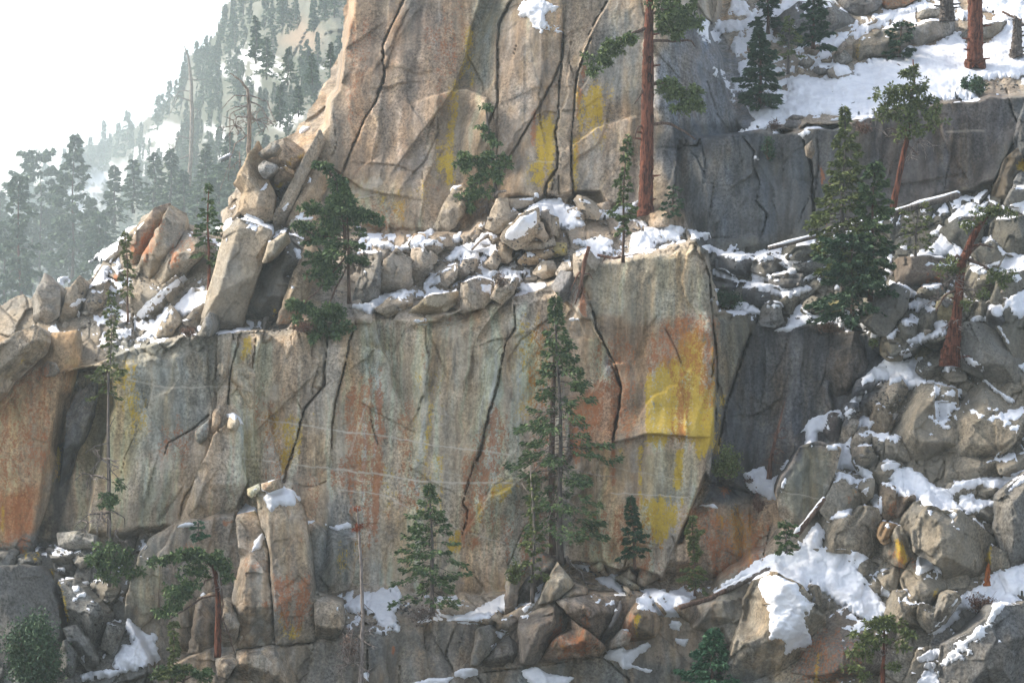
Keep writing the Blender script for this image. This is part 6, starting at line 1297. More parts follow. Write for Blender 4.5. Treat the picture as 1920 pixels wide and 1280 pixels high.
conifer('fir_tree', 'hazy tree with a flat broken top at the left edge', 75, 560, 285, 58, 0, .15, 110, 20, 13, 'round', 'grey', 'haze', 4, y=1100, dead=.2, gaps=.25, seed=18, lw=.36)
conifer('fir_tree', 'dark fir low at the left edge behind the red trunk', 8, 600, 420, 50, 0, .05, 80, 20, 13, 'col', 'grey', 'haze', 4, y=800, dead=.1, gaps=.2, seed=19, lw=.36)
conifer('fir_tree', 'bushy hazy fir right of the straight dark trunk', 185, 520, 400, 46, 0, .05, 70, 22, 12, 'cone', 'grey', 'haze', 4, y=800, dead=.05, gaps=.15, seed=20, lw=.36)
conifer('fir_tree', 'thin dead looking fir rising from the notch of the left wall', 203, 1000, 540, 48, 2, .58, 110, 15, 10, 'clump', 'grey', 'olive', 3.5, y=Yat(205, 1000) - 3.0, dead=.3, gaps=.15, seed=21)
handmade('dead_fir', 'dead silvery limbs and low green tufts on the thin left fir', [(205, 1100, 6), (206, 1000, 5), (205, 900, 5), (203, 780, 4), (202, 700, 3)], [[(206, 830, 2), (180, 835, 2, -.3), (160, 850, 1, -.5)], [(206, 800, 2), (215, 782, 1)], [(206, 900, 3), (175, 890, 2, -.4), (150, 885, 1, -.6)], [(206, 960, 3), (165, 965, 2, -.4), (143, 985, 1, -.6)], [(206, 880, 2), (240, 915, 1, -.3)], [(208, 955, 3), (232, 970, 2), (234, 988, 1)]],
  [(212, 930, 18, -.3, 90), (205, 945, 14, -.3, 60), (222, 908, 10, -.2, 36), (210, 1050, 34, -.5, 200), (190, 1075, 28, -.5, 140), (236, 1070, 26, -.4, 130), (200, 1030, 24, -.4, 110), (185, 1045, 18, -.4, 70)], y=Yat(205, 1090) - 1.5, bark='grey', leaf='fir', twigs=[(190, 860, 34, 6), (170, 890, 30, 6), (190, 960, 34, 8), (165, 980, 24, 6), (215, 1000, 24, 5)], group=GC, cat='conifer', seed=15)
conifer('fir_tree', 'thin sapling in front of the tilted slabs', 240, 600, 430, 30, -4, .3, 70, 18, 9, 'clump', 'brown', 'olive', 3, y=Yat(240, 600) - 1.0, dead=.2, gaps=.4, seed=22)
# lower left
handmade('pine_tree', 'bent pine whose crown sweeps far to the left over the buttress', [(408, 1232, 13), (408, 1200, 13), (410, 1150, 11), (408, 1110, 9), (404, 1076, 8), (398, 1060, 6)], [[(398, 1062, 6), (380, 1044, 5, -.2), (340, 1038, 4, -.5), (300, 1045, 2, -.6)], [(405, 1080, 4), (385, 1090, 3, -.4), (375, 1105, 2, -.5)], [(405, 1115, 4), (380, 1120, 4, -.4), (350, 1140, 3, -.5), (318, 1160, 2, -.5)], [(412, 1190, 3), (418, 1130, 3, -.2), (412, 1070, 2)], [(412, 1150, 3), (430, 1190, 3, -.3), (440, 1222, 2, -.2)]],
  [(396, 1046, 20, -.2, 190, .6), (368, 1040, 20, -.3, 200, .5), (342, 1040, 17, -.5, 150, .45), (318, 1044, 14, -.6, 90, .5), (298, 1050, 11, -.6, 50, .6), (282, 1056, 8, -.6, 25), (414, 1062, 14, -.1, 110), (420, 1082, 12, -.1, 70), (384, 1066, 18, -.3, 110), (354, 1072, 18, -.5, 80), (366, 1092, 20, -.5, 110), (346, 1112, 20, -.6, 120), (330, 1128, 20, -.6, 130), (312, 1146, 17, -.6, 90), (324, 1104, 14, -.5, 60)], off=1.6, bark='red', leaf='fir', twigs=[(420, 1180, 18, 4), (408, 1090, 18, 4)], group=GC, cat='conifer', seed=16)
conifer('fir_tree', 'olive sapling at the bottom below the bent pine', 322, 1330, 1160, 46, 4, .1, 110, 28, 10, 'clump', 'brown', 'olive', 4, y=Yat(322, 1275) - 2.5, dead=.05, gaps=.3, seed=23)
handmade('pine_bough', 'low green boughs spreading at the bottom right of the sapling', [(340, 1300, 6), (345, 1275, 5), (352, 1250, 2)], [[(345, 1275, 3), (370, 1262, 2, -.2)], [(345, 1280, 3), (320, 1262, 2, -.2)]], [(370, 1262, 18, -.2, 120, .4), (345, 1258, 18, -.2, 120, .45), (318, 1256, 18, -.2, 110, .45), (388, 1270, 10, -.2, 50), (300, 1260, 14, -.2, 60)], y=Yat(340, 1275) - 2.2, bark='brown', leaf='fir', group=GC, cat='conifer', seed=17)
conifer('fir_tree', 'tiny fir growing from the crack above the bent pine', 372, 1008, 972, 17, 0, .02, 24, 16, 8, 'round', 'grey', 'young', 2, off=.8, dead=0, seed=24)
handmade('thin_snag', 'thin pole snag with a red tuft below its top at the bottom', [(676, 1300, 11), (678, 1240, 8), (680, 1150, 7), (677, 1060, 6), (673, 1000, 5), (670, 950, 2)], [[(678, 1050, 2), (690, 1045, 1)], [(680, 1090, 2), (665, 1085, 1)], [(679, 1095, 2), (693, 1092, 1)], [(680, 1130, 2), (702, 1150, 1)]], [(672, 990, 9, -.1, 70), (668, 955, 5, 0, 24)], y=Yat(676, 1260) - 2.0, bark='dead', leaf='redleaf', twigs=[(672, 1195, 40, 10), (664, 1240, 36, 10), (680, 1160, 26, 5)], group='snags', cat='dead tree', seed=18, ls=6)
handmade('thin_snag', 'reddish snag standing in the snow pocket of the dark wall', [(1442, 898, 11), (1444, 870, 8), (1452, 830, 6), (1462, 790, 4), (1472, 752, 1.5)], [[(1450, 840, 3), (1462, 842, 2), (1472, 850, 1)], [(1456, 815, 3), (1468, 800, 2), (1476, 808, 1)], [(1454, 825, 2), (1446, 812, 1)], [(1446, 862, 3), (1462, 868, 1)]], [], off=.9, bark='rust', twigs=[(1458, 820, 16, 5), (1450, 850, 14, 4)], group='snags', cat='dead tree', seed=19, dtw=('rust', 3))
# twisted juniper
handmade('juniper_tree', 'twisted juniper with a swollen red foot at the right', [(1781, 686, 38), (1782, 664, 36), (1788, 630, 27), (1794, 590, 19), (1798, 555, 17), (1800, 520, 16), (1804, 490, 16), (1814, 472, 16), (1822, 448, 13), (1836, 425, 11), (1850, 405, 8), (1860, 396, 4)], [[(1816, 472, 8), (1838, 458, 6, -.2), (1862, 464, 2, -.3)], [(1814, 486, 8), (1836, 494, 6, -.2), (1852, 505, 3, -.3)], [(1806, 490, 7), (1795, 478, 5, -.2), (1786, 495, 3, -.3)], [(1796, 540, 6), (1770, 556, 4, -.4), (1755, 585, 2, -.5)], [(1798, 600, 4), (1782, 602, 3, -.4), (1768, 620, 1, -.5)], [(1834, 428, 5), (1826, 412, 3, -.2), (1832, 400, 2)]],
  [(1836, 408, 15, -.3, 70), (1870, 395, 18, -.2, 100, .5), (1852, 392, 14, -.2, 60), (1812, 420, 12, -.3, 50), (1792, 500, 15, -.4, 60), (1880, 520, 22, -.2, 120), (1860, 515, 14, -.2, 60), (1815, 570, 14, -.4, 50), (1846, 552, 12, -.3, 40), (1770, 505, 16, -.4, 50), (1812, 425, 10, 0, 30), (1890, 398, 12, 0, 50), (1780, 488, 10, -.3, 35)], off=1.4, bark='red', leaf='olive', twigs=[(1785, 520, 34, 12), (1815, 545, 30, 9), (1764, 560, 26, 7), (1785, 610, 26, 7), (1800, 660, 22, 6), (1850, 500, 18, 5)], group=None, cat='juniper', sides=14, seed=20, bumps=.06, ls=8)
# lower right pine
handmade('pine_tree', 'sparse pine with twin red stems at the lower right edge', [(1656, 1300, 10), (1655, 1262, 10), (1657, 1235, 6), (1658, 1190, 4), (1656, 1165, 2)], [[(1656, 1245, 3), (1664, 1215, 2), (1664, 1175, 1)], [(1657, 1225, 3), (1630, 1200, 2, -.3), (1600, 1195, 1, -.4)], [(1658, 1210, 2), (1690, 1195, 2, -.3)]], [(1640, 1180, 22, -.3, 120), (1670, 1172, 22, -.3, 130), (1700, 1190, 16, -.3, 70), (1612, 1200, 20, -.4, 90), (1650, 1205, 20, -.3, 80), (1690, 1215, 14, -.2, 40), (1600, 1225, 12, -.4, 40), (1625, 1225, 14, -.4, 50), (1680, 1250, 12, -.2, 40), (1600, 1252, 14, -.3, 40), (1620, 1265, 12, -.3, 40), (1655, 1166, 14, -.2, 60)], y=Yat(1656, 1260) - 1.5, bark='red', leaf='olive', twigs=[(1660, 1225, 20, 6), (1640, 1215, 18, 5)], group=GC, cat='conifer', seed=21)
# top right trees
conifer('fir_tree', 'full dark fir on the rim left of the snow slope', 1426, 192, 48, 52, -2, .05, 110, 36, 11, 'cone', 'brown', 'dark', 5, off=2.0, dead=.03, gaps=.1, seed=25)
conifer('spruce_tree', 'half dead spruce with a pale trunk behind the dark firs', 1478, 135, 28, 38, 2, .3, 60, 12, 10, 'cone', 'grey', 'olive', 4, off=2.2, dead=.5, gaps=.3, seed=26)
conifer('fir_tree', 'dark fir at the top edge right of the half dead spruce', 1525, 88, -40, 46, 0, .08, 90, 30, 11, 'cone', 'brown', 'dark', 5, off=2.0, dead=.08, gaps=.2, seed=27)
conifer('fir_tree', 'dark fir at the top edge left of the half dead spruce', 1440, 60, -60, 44, 0, .15, 80, 26, 11, 'clump', 'brown', 'dark', 5, off=2.4, dead=.1, gaps=.2, seed=28)
conifer('fir_tree', 'low green fir leaning on the smooth grey slab at the top', 1686, 102, 40, 30, 6, .05, 50, 24, 10, 'round', 'brown', 'dark', 4, off=1.2, dead=.25, seed=29)

# shrubs
def shrub(label, u, v, ru, rv, leaf='dark', n=420, bark='brown', off=.6, seed=1, tw=14, ls=8, group='shrubs on the ledges', yy=None):
    r = np.random.default_rng(seed + int(u)); n = int(n * 2.2); ls = ls * .68
    y = (Yat(u, v) if yy is None else yy) - off; s = (D0 + y) / F
    root = thing('shrub', label, 'shrub', at(u, v, y), group)
    st, fo = Geo(), Geo()
    k = max(5, tw)
    for i in range(k):
        a = r.uniform(-1.2, 1.2); e = np.array([math.sin(a) * ru * r.uniform(.4, 1), r.normal(0, .35) * ru, math.cos(a) * rv * 2 * r.uniform(.5, 1)]) * s
        m = e * .5 + r.normal(0, .12 * ru * s, 3)
        st.tube([np.zeros(3), m, e], [.035, .022, .008], 4, False)
        for _ in range(3):
            q = m + (e - m) * r.uniform(-.4, 1); z = q + r.normal(0, .28 * ru * s, 3) + np.array([0, 0, .1 * rv * s])
            st.tube([q, z], [.013, .006], 3, False)
        nn = n // k
        if nn:
            f = r.uniform(.3, 1.05, nn)[:, None]
            c = m * 2 * f * (1 - f) + e * f ** 2 + r.normal(0, .16 * ru * s, (nn, 3))
            fo.sprays(c, r.normal(0, 1, (nn, 3)) + np.array([0, 0, .5]), np.full(nn, ls * s) * r.uniform(.5, 1.2, nn), .34, r, .3)
    obj('stems', st.mesh('stems', BARK[bark]), root)
    if fo.n: obj('foliage', fo.mesh('foliage', LEAF[leaf], False), root)
    return root
shrub('big round olive bush in the bottom left corner', 62, 1300, 66, 82, 'dark', 6500, yy=Yat(62, 1275), off=2.5, seed=1, tw=34, ls=9)
shrub('dark green bush in the crack below the yellow lichen wall', 1362, 892, 32, 28, 'olive', 900, off=1.6, seed=2, tw=18)
shrub('low dark mat of shrub in the snow of the right ledge', 1362, 570, 32, 12, 'dark', 700, off=1.0, seed=3, tw=18, ls=7)
shrub('dark shrub on the snow under the right red trunk', 1832, 172, 22, 14, 'dark', 500, off=.8, seed=4)
shrub('small dark twiggy shrub right of the others at the snow rim', 1808, 168, 9, 14, 'dark', 160, off=.8, seed=5, tw=8)
shrub('reddish twiggy shrub at the lower rim of the snow slope', 1452, 242, 16, 9, 'brownleaf', 120, off=.6, seed=6, tw=18, ls=6)
shrub('leafless reddish shrub under the dark fir of the snow rim', 1430, 196, 40, 12, 'brownleaf', 200, 'dead', off=1.2, seed=7, tw=26, ls=6)
shrub('dead brown bush on the snow beside the orange stump', 1842, 1142, 30, 15, 'brownleaf', 260, 'rust', off=.8, seed=8, tw=28, ls=7)
shrub('brown leafless bush on the right of the lichen boulder', 1422, 960, 16, 20, 'brownleaf', 200, 'rust', off=2.0, seed=9, tw=22, ls=6)
shrub('grey brown dead bush on the middle rubble rim', 938, 538, 18, 14, 'brownleaf', 120, 'dead', off=1.2, seed=10, tw=18, ls=6)
shrub('reddish brush below the leaning slab on the wall top', 355, 628, 20, 9, 'brownleaf', 120, 'rust', off=1.0, seed=11, tw=18, ls=6)
shrub('pinkish brush on the rim behind the tall dark fir', 1620, 250, 20, 14, 'brownleaf', 140, 'rust', off=1.2, seed=12, tw=20, ls=6)
shrub('dark leafy shrub hanging over the edge of the right wall', 1555, 620, 28, 9, 'brownleaf', 200, 'brown', off=1.0, seed=13, tw=20, ls=6)
shrub('small green shrub on the corner of the dark wall', 1637, 650, 12, 9, 'olive', 160, off=1.0, seed=14, tw=9, ls=7)
shrub('dry twigs under the young fir on the snowy ledge', 790, 1160, 40, 13, 'brownleaf', 160, 'dead', off=2.4, seed=15, tw=26, ls=6)
shrub('grey thicket at the foot of the thin pole snag', 655, 1240, 28, 34, 'brownleaf', 160, 'dead', off=2.2, seed=16, tw=34, ls=7)
shrub('green black clump on the top of the dark right wall', 1440, 300, 16, 22, 'dark', 380, off=.5, seed=17, tw=14, ls=7)
shrub('low shrub half under snow above the right wall', 1405, 905, 0.1 + 10, 6, 'brownleaf', 60, 'dead', off=.8, seed=18, tw=8, ls=5)
shrub('olive shrub at the foot of the slim dead topped fir', 965, 1095, 22, 26, 'olive', 420, off=2.2, seed=19, tw=14)
shrub('dry reddish brush right of the windswept fir foot', 568, 622, 26, 9, 'brownleaf', 160, 'rust', off=1.0, seed=20, tw=18, ls=6)

# fallen logs and roots
def log(label, pts, w, bark='grey', snowtop=True, off=.8, lift=0.0, yy=None, group='fallen logs', seed=1):
    r = np.random.default_rng(seed)
    y0 = Yat(*pts[0]) if yy is None else yy[0]; y1 = Yat(*pts[-1]) if yy is None else yy[1]
    n = 14; x = np.linspace(0, 1, n)
    P = [np.array(at(np.interp(a, np.linspace(0, 1, len(pts)), [p[0] for p in pts]), np.interp(a, np.linspace(0, 1, len(pts)), [p[1] for p in pts]), y0 + (y1 - y0) * a - off)) for a in x]
    s = (D0 + y0) / F
    o = P[0].copy(); P = np.array(P) - o
    root = thing('fallen_log', label, 'log', o, group)
    R = np.interp(x, [0, 1], w) / 2 * s
    g = Geo(); g.tube(P, R, 10, True, .08, r); obj('trunk', g.mesh('trunk', BARK[bark]), root)
    if snowtop:
        g = Geo(); Q = P[:] + np.array([0, 0, 1.0]) * (R * .62)[:, None]; k = slice(0, n)
        g.tube(Q[k], R[k] * .82 * (1 + .18 * r.normal(0, 1, n)), 8, True, .06, r); so = obj('snow_strip', g.mesh('snow_strip', M_SNOW), root)
    return root
log('long fallen log under snow slanting behind the dark firs', [(1440, 466), (1560, 436), (1640, 412), (1720, 386), (1796, 366)], (8, 14), 'grey', yy=(12.0, 10.5), off=2.2, seed=1)
log('snow covered log lying at the head of the big snow field', [(1340, 1116), (1390, 1092), (1440, 1066)], (12, 11), 'grey', off=1.4, seed=2)
log('dark split log with snow leaning under the tall smooth slab', [(1490, 1006), (1515, 975), (1545, 935)], (12, 8), 'brown', off=1.6, seed=3)
log('thin pale log lying in the snow of the middle ledge', [(885, 468), (900, 452), (916, 440)], (4, 4), 'pale', False, off=1.2, seed=4)
log('bare weathered log end beside the crooked wall pine', [(918, 374), (934, 360), (948, 358)], (6, 5), 'pale', False, off=1.2, seed=5)
log('dark log on the ledge below the sapling and lichen boulder', [(1275, 1138), (1330, 1122), (1360, 1106)], (10, 8), 'brown', False, off=1.4, seed=6)
log('snow topped branch at the top edge above the snow slope', [(1880, 22), (1915, 38)], (6, 5), 'brown', True, off=1.0, seed=7)
handmade('dead_root', 'bleached twisted root hanging over the ledge rim above the tall fir', [(1104, 462, 7), (1096, 490, 8), (1092, 515, 7), (1086, 545, 4), (1078, 570, 2)], [[(1094, 505, 4), (1080, 520, 3), (1070, 545, 1)], [(1092, 512, 3), (1106, 514, 2), (1112, 524, 1)], [(1090, 520, 3), (1094, 550, 2), (1090, 575, 1)], [(1088, 530, 2), (1074, 552, 1), (1072, 580, 1)], [(1086, 540, 2), (1100, 560, 1)], [(1092, 515, 2), (1080, 530, 1), (1082, 560, 1)]], [], y=Yat(1095, 520) - 1.6, bark='rust', group=None, cat='root', seed=30)
handmade('dead_root', 'weathered roots creeping over the rock under the tall fir', [(1062, 1042, 5), (1070, 1056, 4), (1090, 1072, 3), (1096, 1090, 3), (1120, 1096, 2)], [[(1062, 1046, 3), (1068, 1062, 2), (1068, 1080, 1)], [(1090, 1074, 2), (1100, 1100, 2), (1130, 1104, 1)], [(1080, 1066, 2), (1104, 1078, 1)]], [], y=Yat(1075, 1062) - 1.8, bark='dead', group=None, cat='root', seed=31)
handmade('dead_root', 'bare root with dry twigs along the ledge under the slender pine', [(1120, 478, 5), (1150, 484, 5), (1190, 478, 4), (1222, 470, 2)], [[(1150, 484, 3), (1160, 495, 1)], [(1180, 480, 3), (1190, 496, 1)], [(1135, 482, 3), (1128, 494, 1)]], [], y=Yat(1160, 485) - 1.2, bark='rust', twigs=[(1160, 482, 20, 8), (1190, 484, 18, 6)], group=None, cat='root', seed=32)

# ------------------------------------------------------------------ the wooded hillside in the haze
GH = 'firs of the hazy hillside'
protos = []
for k in range(7):
    r0 = np.random.default_rng(900 + k)
    H = 10.0
    root = thing('far_fir', 'hazy fir on the hillside', 'conifer', (0, 0, 0), GH)
    g, cr = Geo(), Geo()
    zz = np.linspace(0, H, 6); g.tube(np.stack([.02 * H * np.sin(zz), 0 * zz, zz], -1), np.linspace(.2, .02, 6), 5)
    tr_o = obj('trunk', g.mesh('trunk', BARK['grey']), root)
    wide = [2.1, 1.6, 2.6, 1.9, 2.9, 1.5, 2.3][k]
    for i in range(70):
        f = (i + r0.uniform()) / 70; h = H * (.1 + .9 * f); L = wide * ((1 - f) ** .95 + .015) * r0.uniform(.5, 1.15) * (1 + .25 * math.sin(f * 17 + k))
        a = r0.uniform(0, 6.28); m = 18; q = r0.uniform(.15, 1, m)
        c = np.stack([np.cos(a) * L * q + r0.normal(0, .1 * L, m), np.sin(a) * L * q + r0.normal(0, .1 * L, m), h - L * .25 * q + r0.normal(0, .1, m)], -1)
        cr.sprays(c, np.stack([np.full(m, math.cos(a)), np.full(m, math.sin(a)), np.full(m, -.1)], -1) + r0.normal(0, .35, (m, 3)), np.full(m, .58) * r0.uniform(.6, 1.3, m), .32, r0, .4)
    cr_o = obj('crown', cr.mesh('crown', LEAF['haze'], False), root)
    protos.append((root, tr_o, cr_o))
used_p = [False] * len(protos)
HL = ['hazy fir standing on the skyline of the far hillside', 'hazy fir on the wooded flank of the far hillside', 'small faint fir beside the far snow field']
def far(u, v, hpx, k, lab, wid=1.0, y=None):
    y = Yh(u, v) - 1.5 if y is None else y
    s = (D0 + y) / F
    root, t_, c_ = protos[k]
    if not used_p[k]: used_p[k] = True; o = root
    else:
        o = root.copy(); C.objects.link(o)
        for ch in (t_, c_):
            c = ch.copy(); C.objects.link(c); c.parent = o
    o.location = at(u, v, y); sc = hpx * s / 10.0
    o.scale = (sc * wid, sc * wid, sc); o.rotation_euler = (0, 0, rng.uniform(0, 6.28))
    o['label'] = HL[lab]
    return o
sky_line = [(170, 300, 50), (196, 292, 72), (208, 300, 62), (222, 288, 70), (242, 285, 82), (250, 270, 60), (262, 262, 30), (276, 250, 28), (296, 236, 76), (306, 226, 70), (318, 212, 66), (330, 190, 50), (344, 170, 60), (352, 150, 70), (372, 130, 50), (388, 112, 56), (398, 96, 44), (410, 80, 50), (424, 62, 56), (436, 48, 60), (452, 30, 60), (470, 20, 50), (60, 370, 60), (44, 380, 44), (26, 390, 30), (10, 396, 34), (110, 362, 60), (150, 330, 60), (120, 345, 70)]
for i, (u, v, h) in enumerate(sky_line):
    far(u + rng.normal(0, 2), v + 14, h * rng.uniform(.9, 1.15), i % 7, 0, rng.uniform(.8, 1.2))
n_ = 0
hp_in = lambda u, v: sdf(hpr, np.array([[u]]), np.array([[v]]))[0, 0]
while n_ < 240:
    u, v = rng.uniform(-30, 660), rng.uniform(-20, 470)
    if hp_in(u, v) < 14 or v > 640 - 0.78 * u + 60 and u > 560: continue
    j = int((u + 500) / 4); i = int((v + 140) / 4)
    if hS[min(i, hS.shape[0] - 1), min(j, hS.shape[1] - 1)] > .25: continue
    dens = 0.35 if u < 330 else (1.0 if u < 470 else 0.6)
    if u > 520 and 50 < v < 110: continue
    if rng.uniform() > dens: continue
    far(u, v + 20, rng.uniform(40, 92) * (1.15 if v > 300 else .85), int(rng.integers(0, 7)), 1, rng.uniform(.8, 1.3)); n_ += 1
for (u, v, h) in ((280, 312, 54), (296, 300, 24), (318, 296, 18), (250, 326, 60), (262, 335, 50), (300, 290, 16), (340, 240, 16), (330, 260, 20), (205, 330, 22), (188, 320, 24)):
    far(u, v, h, int(rng.integers(0, 7)), 2, .8)
# bushier firs low on the hillside, just behind the near rock
for (u, v, h, w) in ((215, 420, 110, 1.5), (250, 400, 100, 1.6), (290, 395, 110, 1.5), (320, 400, 120, 1.4), (345, 430, 110, 1.5), (385, 380, 110, 1.3), (410, 420, 110, 1.6), (430, 340, 90, 1.5), (440, 390, 90, 1.6), (100, 500, 150, 1.4), (60, 540, 140, 1.5), (20, 560, 150, 1.5), (170, 470, 100, 1.6), (130, 540, 130, 1.5), (0, 480, 120, 1.5), (370, 440, 90, 1.8), (200, 470, 80, 1.8), (525, 240, 80, 1.2), (560, 220, 60, 1.5), (500, 150, 80, 1.2), (480, 120, 90, 1.2), (540, 160, 70, 1.2), (620, 130, 50, 1.6), (585, 160, 60, 1.2)):
    far(u, v, h, int(rng.integers(0, 7)), 1, w, y=min(Yh(u, v) - 4, 330 + 1.5 * (640 - u)))
# ------------------------------------------------------------------ loose stones on ledges and snow
def hull_rock(seed):
    r = np.random.default_rng(seed)
    bm = bmesh.new()
    for _ in range(10):
        p = r.normal(0, 1, 3); p /= np.linalg.norm(p); p *= r.uniform(.75, 1.05)
        bm.verts.new(p * np.array([1.15, .9, .72]))
    res = bmesh.ops.convex_hull(bm, input=bm.verts)
    junk = list({v for v in res['geom_interior'] + res['geom_unused'] if isinstance(v, bmesh.types.BMVert)})
    if junk: bmesh.ops.delete(bm, geom=junk, context='VERTS')
    bmesh.ops.bevel(bm, geom=list(bm.edges), offset=.035, segments=1, affect='EDGES')
    me = bpy.data.meshes.new('stone'); bm.to_mesh(me); bm.free()
    return me
M_STONE = rock_material('stone', False, (0.24, 0.215, 0.175)); M_STONE_D = rock_material('dark_stone', False, (0.15, 0.145, 0.135)); M_STONE_S = rock_material('snowy_stone', False, (0.22, 0.2, 0.17), True)
stones = []
for k in range(10):
    me = hull_rock(500 + k)
    for m in (M_STONE, M_STONE_D, M_STONE_S):
        c = me.copy(); c.materials.append(m); stones.append(c)
def scatter(label, group, s, n, rmin, rmax, kinds=(0, 1, 2), seed=1, sink=.25, name='stone'):
    r = np.random.default_rng(seed)
    p = tr(s); lo, hi = p.min(0), p.max(0); k = 0; tries = 0
    while k < n and tries < n * 40:
        tries += 1
        u, v = r.uniform(lo[0], hi[0]), r.uniform(lo[1], hi[1])
        if sdf(p, np.array([[u]]), np.array([[v]]))[0, 0] < 0: continue
        px = rmin + (rmax - rmin) * r.uniform() ** 2.2
        y = Yat(u, v)
        o = bpy.data.objects.new(name, stones[int(r.integers(0, 10)) * 3 + kinds[int(r.integers(0, len(kinds)))]]); C.objects.link(o)
        R = px * (D0 + y) / F
        o.location = at(u, v - px * .3, y - R * (1 - sink) * .5); o.scale = (R, R, R * r.uniform(.7, 1.1)); o.rotation_euler = (r.normal(0, .35), r.normal(0, .35), r.uniform(0, 6.28))
        tag(o, label, 'stone', group, 'thing'); k += 1
scatter('loose stone in the rubble of the ledge below the great wall', 'stones of the middle ledge', 'P 680,450 860,450 940,400 1090,370 1120,470 1060,545 800,585 680,590', 18, 4, 10, (0, 0, 1, 2), 1)
scatter('loose stone around the red trunk on the ledge', 'stones at the red trunk', 'P 1110,420 1290,420 1310,445 1120,480', 11, 4, 11, (0, 1), 2)
scatter('dark stone poking through the broad snow slope', 'stones of the snow slope', 'C 650,520 900,440 1300,330 1920,180 1920,430 1560,520 1100,600 800,630', 60, 2.6, 9, (1, 0, 1), 3)
scatter('stone in the snow around the massive red trunk', 'stones under the massive trunk', 'C 1450,330 1900,200 1920,480 1560,520 1400,500', 30, 3, 8, (0, 1, 1, 2), 4)
scatter('stone on the ledges beside the dark firs', 'stones of the right ledges', 'F 160,200 850,200 900,480 1000,560 600,560 220,420', 13, 4, 11, (1, 1, 2), 5)
scatter('stone in the slope around the twisted juniper', 'stones of the juniper slope', 'F 1150,640 1300,400 1920,100 1920,520 1700,500 1450,640 1200,740', 13, 5, 14, (0, 1, 2, 0), 6)
scatter('stone in the boulder stream of the lower right', 'stones of the boulder stream', 'F 940,1020 1200,830 1260,900 1180,1280 900,1280', 10, 5, 13, (0, 0, 1, 2), 7)
scatter('stone among the tan boulders of the lower right', 'stones of the tan boulders', 'I 800,620 1080,560 1160,600 1240,800 1120,820 960,700', 11, 4, 11, (0, 1, 0), 8)
scatter('stone in the gully at the far lower right', 'stones of the lower right gully', 'I 1280,1240 1440,880 1560,800 1500,1000 1440,1280', 11, 5, 12, (0, 1, 2), 9)
scatter('flat stone in the snow of the big snow field', 'stones of the big snow field', 'I 660,700 760,620 1060,600 1140,760 840,900 700,780', 11, 3, 8, (0, 1), 10)
scatter('stone on the snowy ledge under the thin snag', 'stones under the thin snag', 'H 40,860 320,760 560,860 500,980 240,1000', 20, 3.5, 9, (1, 1, 0), 11)
scatter('stone on the rubble ledge right of the tall fir', 'stones right of the tall fir', 'H 1280,640 1560,700 1920,830 1900,920 1640,860 1400,760', 11, 4, 9, (0, 1), 12)
scatter('stone along the rim of the left wall top', 'stones of the left wall rim', 'D 620,700 960,590 1140,560 1640,540 1660,600 1200,610 900,660', 22, 3, 8, (0, 0, 1), 13)
scatter('stone among the tilted slabs on the left', 'stones of the left slope', 'D 300,560 560,200 1080,300 1080,560 700,660', 20, 5, 13, (0, 0, 1, 2), 14)
scatter('stone in the rubble under the orange brown slab', 'stones of the lower left rubble', 'G 20,600 520,480 700,640 640,1000 380,960 300,720', 22, 4, 12, (1, 1, 0), 15)
scatter('stone on the snow beside the orange stump', 'stones by the orange stump', 'I 1540,840 1900,660 1920,800 1700,900', 8, 3, 6, (1, 0), 16)

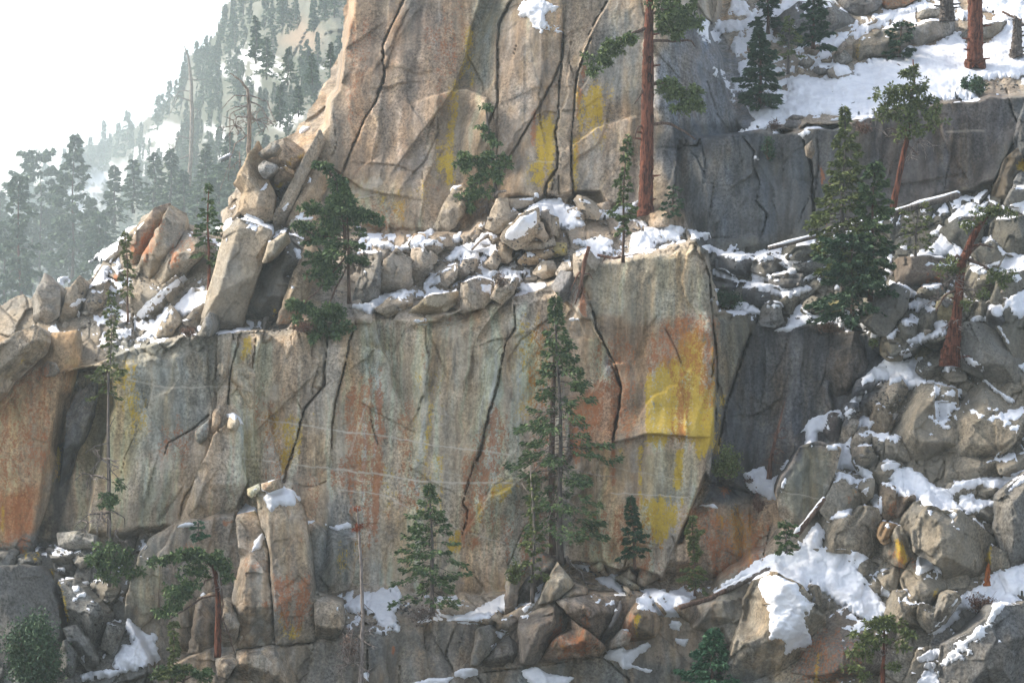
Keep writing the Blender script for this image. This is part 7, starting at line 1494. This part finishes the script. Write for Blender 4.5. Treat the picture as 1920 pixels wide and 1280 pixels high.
# grit and pebbles nobody could count
def grit():
    r = np.random.default_rng(77)
    base = []
    for k in range(5):
        me = stones[k * 3]; n = len(me.vertices)
        co = np.empty(n * 3, np.float32); me.vertices.foreach_get('co', co); co = co.reshape(-1, 3)
        bm = bmesh.new(); bm.from_mesh(me); bmesh.ops.triangulate(bm, faces=bm.faces[:]); tri = np.array([[v.index for v in f.verts] for f in bm.faces]); bm.free()
        base.append((co, tri))
    g = Geo()
    for s, n in (('C 650,520 900,440 1300,330 1920,180 1920,430 1560,520 1100,600 800,640 480,690', 420), ('C 1350,420 1900,230 1920,480 1560,520', 420), ('E 130,0 420,60 880,90 1450,60 1900,0 1900,80 1500,160 1000,300 500,330 650,180', 420), ('F 160,120 850,180 950,500 1140,600 600,590 220,430', 420), ('F 1150,640 1400,180 1920,100 1920,520 1450,640 1100,760', 260), ('F 900,1040 1200,840 1300,900 1100,1280 880,1280', 240), ('I 240,780 540,590 1080,580 1180,820 1100,860 700,720 400,780', 160), ('H 40,850 320,760 560,850 920,900 640,960 240,1000', 300), ('H 1280,620 1920,820 1900,920 1640,860', 160), ('D 620,720 960,590 1660,545 1660,590 1200,605 900,670', 260), ('D 400,560 560,200 1060,300 1060,580 700,660', 220), ('G 20,600 520,480 700,640 640,1100 380,960 300,720', 260), ('I 1540,840 1900,660 1920,800 1700,900', 60), ('B 820,1200 1300,1080 1700,1200 1000,1270', 140)):
        p = tr(s); lo, hi = p.min(0), p.max(0); k = 0; cand = 0
        UV = np.stack([r.uniform(lo[0], hi[0], n * 4), r.uniform(lo[1], hi[1], n * 4)], -1)
        ok = (sdf(p, UV[:, 0], UV[:, 1]) > 0) & (fbm(UV[:, 0] / 40, UV[:, 1] / 30, 2, 88) > -0.12)
        for u, v in UV[ok][:n]:
            y = Yat(u, v); px = 1.0 + 2.6 * r.uniform() ** 2; R = px * (D0 + y) / F
            co, tri = base[int(r.integers(0, 5))]
            a = r.uniform(0, 6.28); ca, sa = math.cos(a), math.sin(a)
            q = co * R * r.uniform(.7, 1.3, 3)
            q = np.stack([q[:, 0] * ca - q[:, 1] * sa, q[:, 0] * sa + q[:, 1] * ca, q[:, 2]], -1) + np.array(at(u, v - px * .3, y - R * .45))
            g.add(q, None, tri)
    m = M_STONE_D
    o = obj('rubble', g.mesh('rubble', m, False)); tag(o, 'fine dark grit and pebbles strewn over ledges and snow', 'rubble', None, 'stuff')
grit()

# ------------------------------------------------------------------ haze: one closed box of even, thin mist
def haze_box():
    x0, x1, y0, y1, z0, z1 = -720, 90, -205, 3010, -38, 205
    V = [(x, y, z) for x in (x0, x1) for y in (y0, y1) for z in (z0, z1)]
    Q = [(0, 1, 3, 2), (4, 6, 7, 5), (0, 4, 5, 1), (2, 3, 7, 6), (0, 2, 6, 4), (1, 5, 7, 3)]
    m = bpy.data.materials.new('haze'); m.use_nodes = True
    nt = m.node_tree; nt.nodes.clear()
    out = nd(nt, 'ShaderNodeOutputMaterial'); pv = nd(nt, 'ShaderNodeVolumePrincipled')
    pv.inputs['Color'].default_value = (0.88, 0.98, 0.98, 1); pv.inputs['Density'].default_value = HAZE; pv.inputs['Anisotropy'].default_value = 0.70
    nt.links.new(pv.outputs[0], out.inputs['Volume'])
    o = obj('haze', new_mesh('haze', V, Q, None, m, False))
    tag(o, 'thin pale mist filling the air in front of the far hillside', 'haze', None, 'stuff')
HAZE = 0.00025
haze_box()
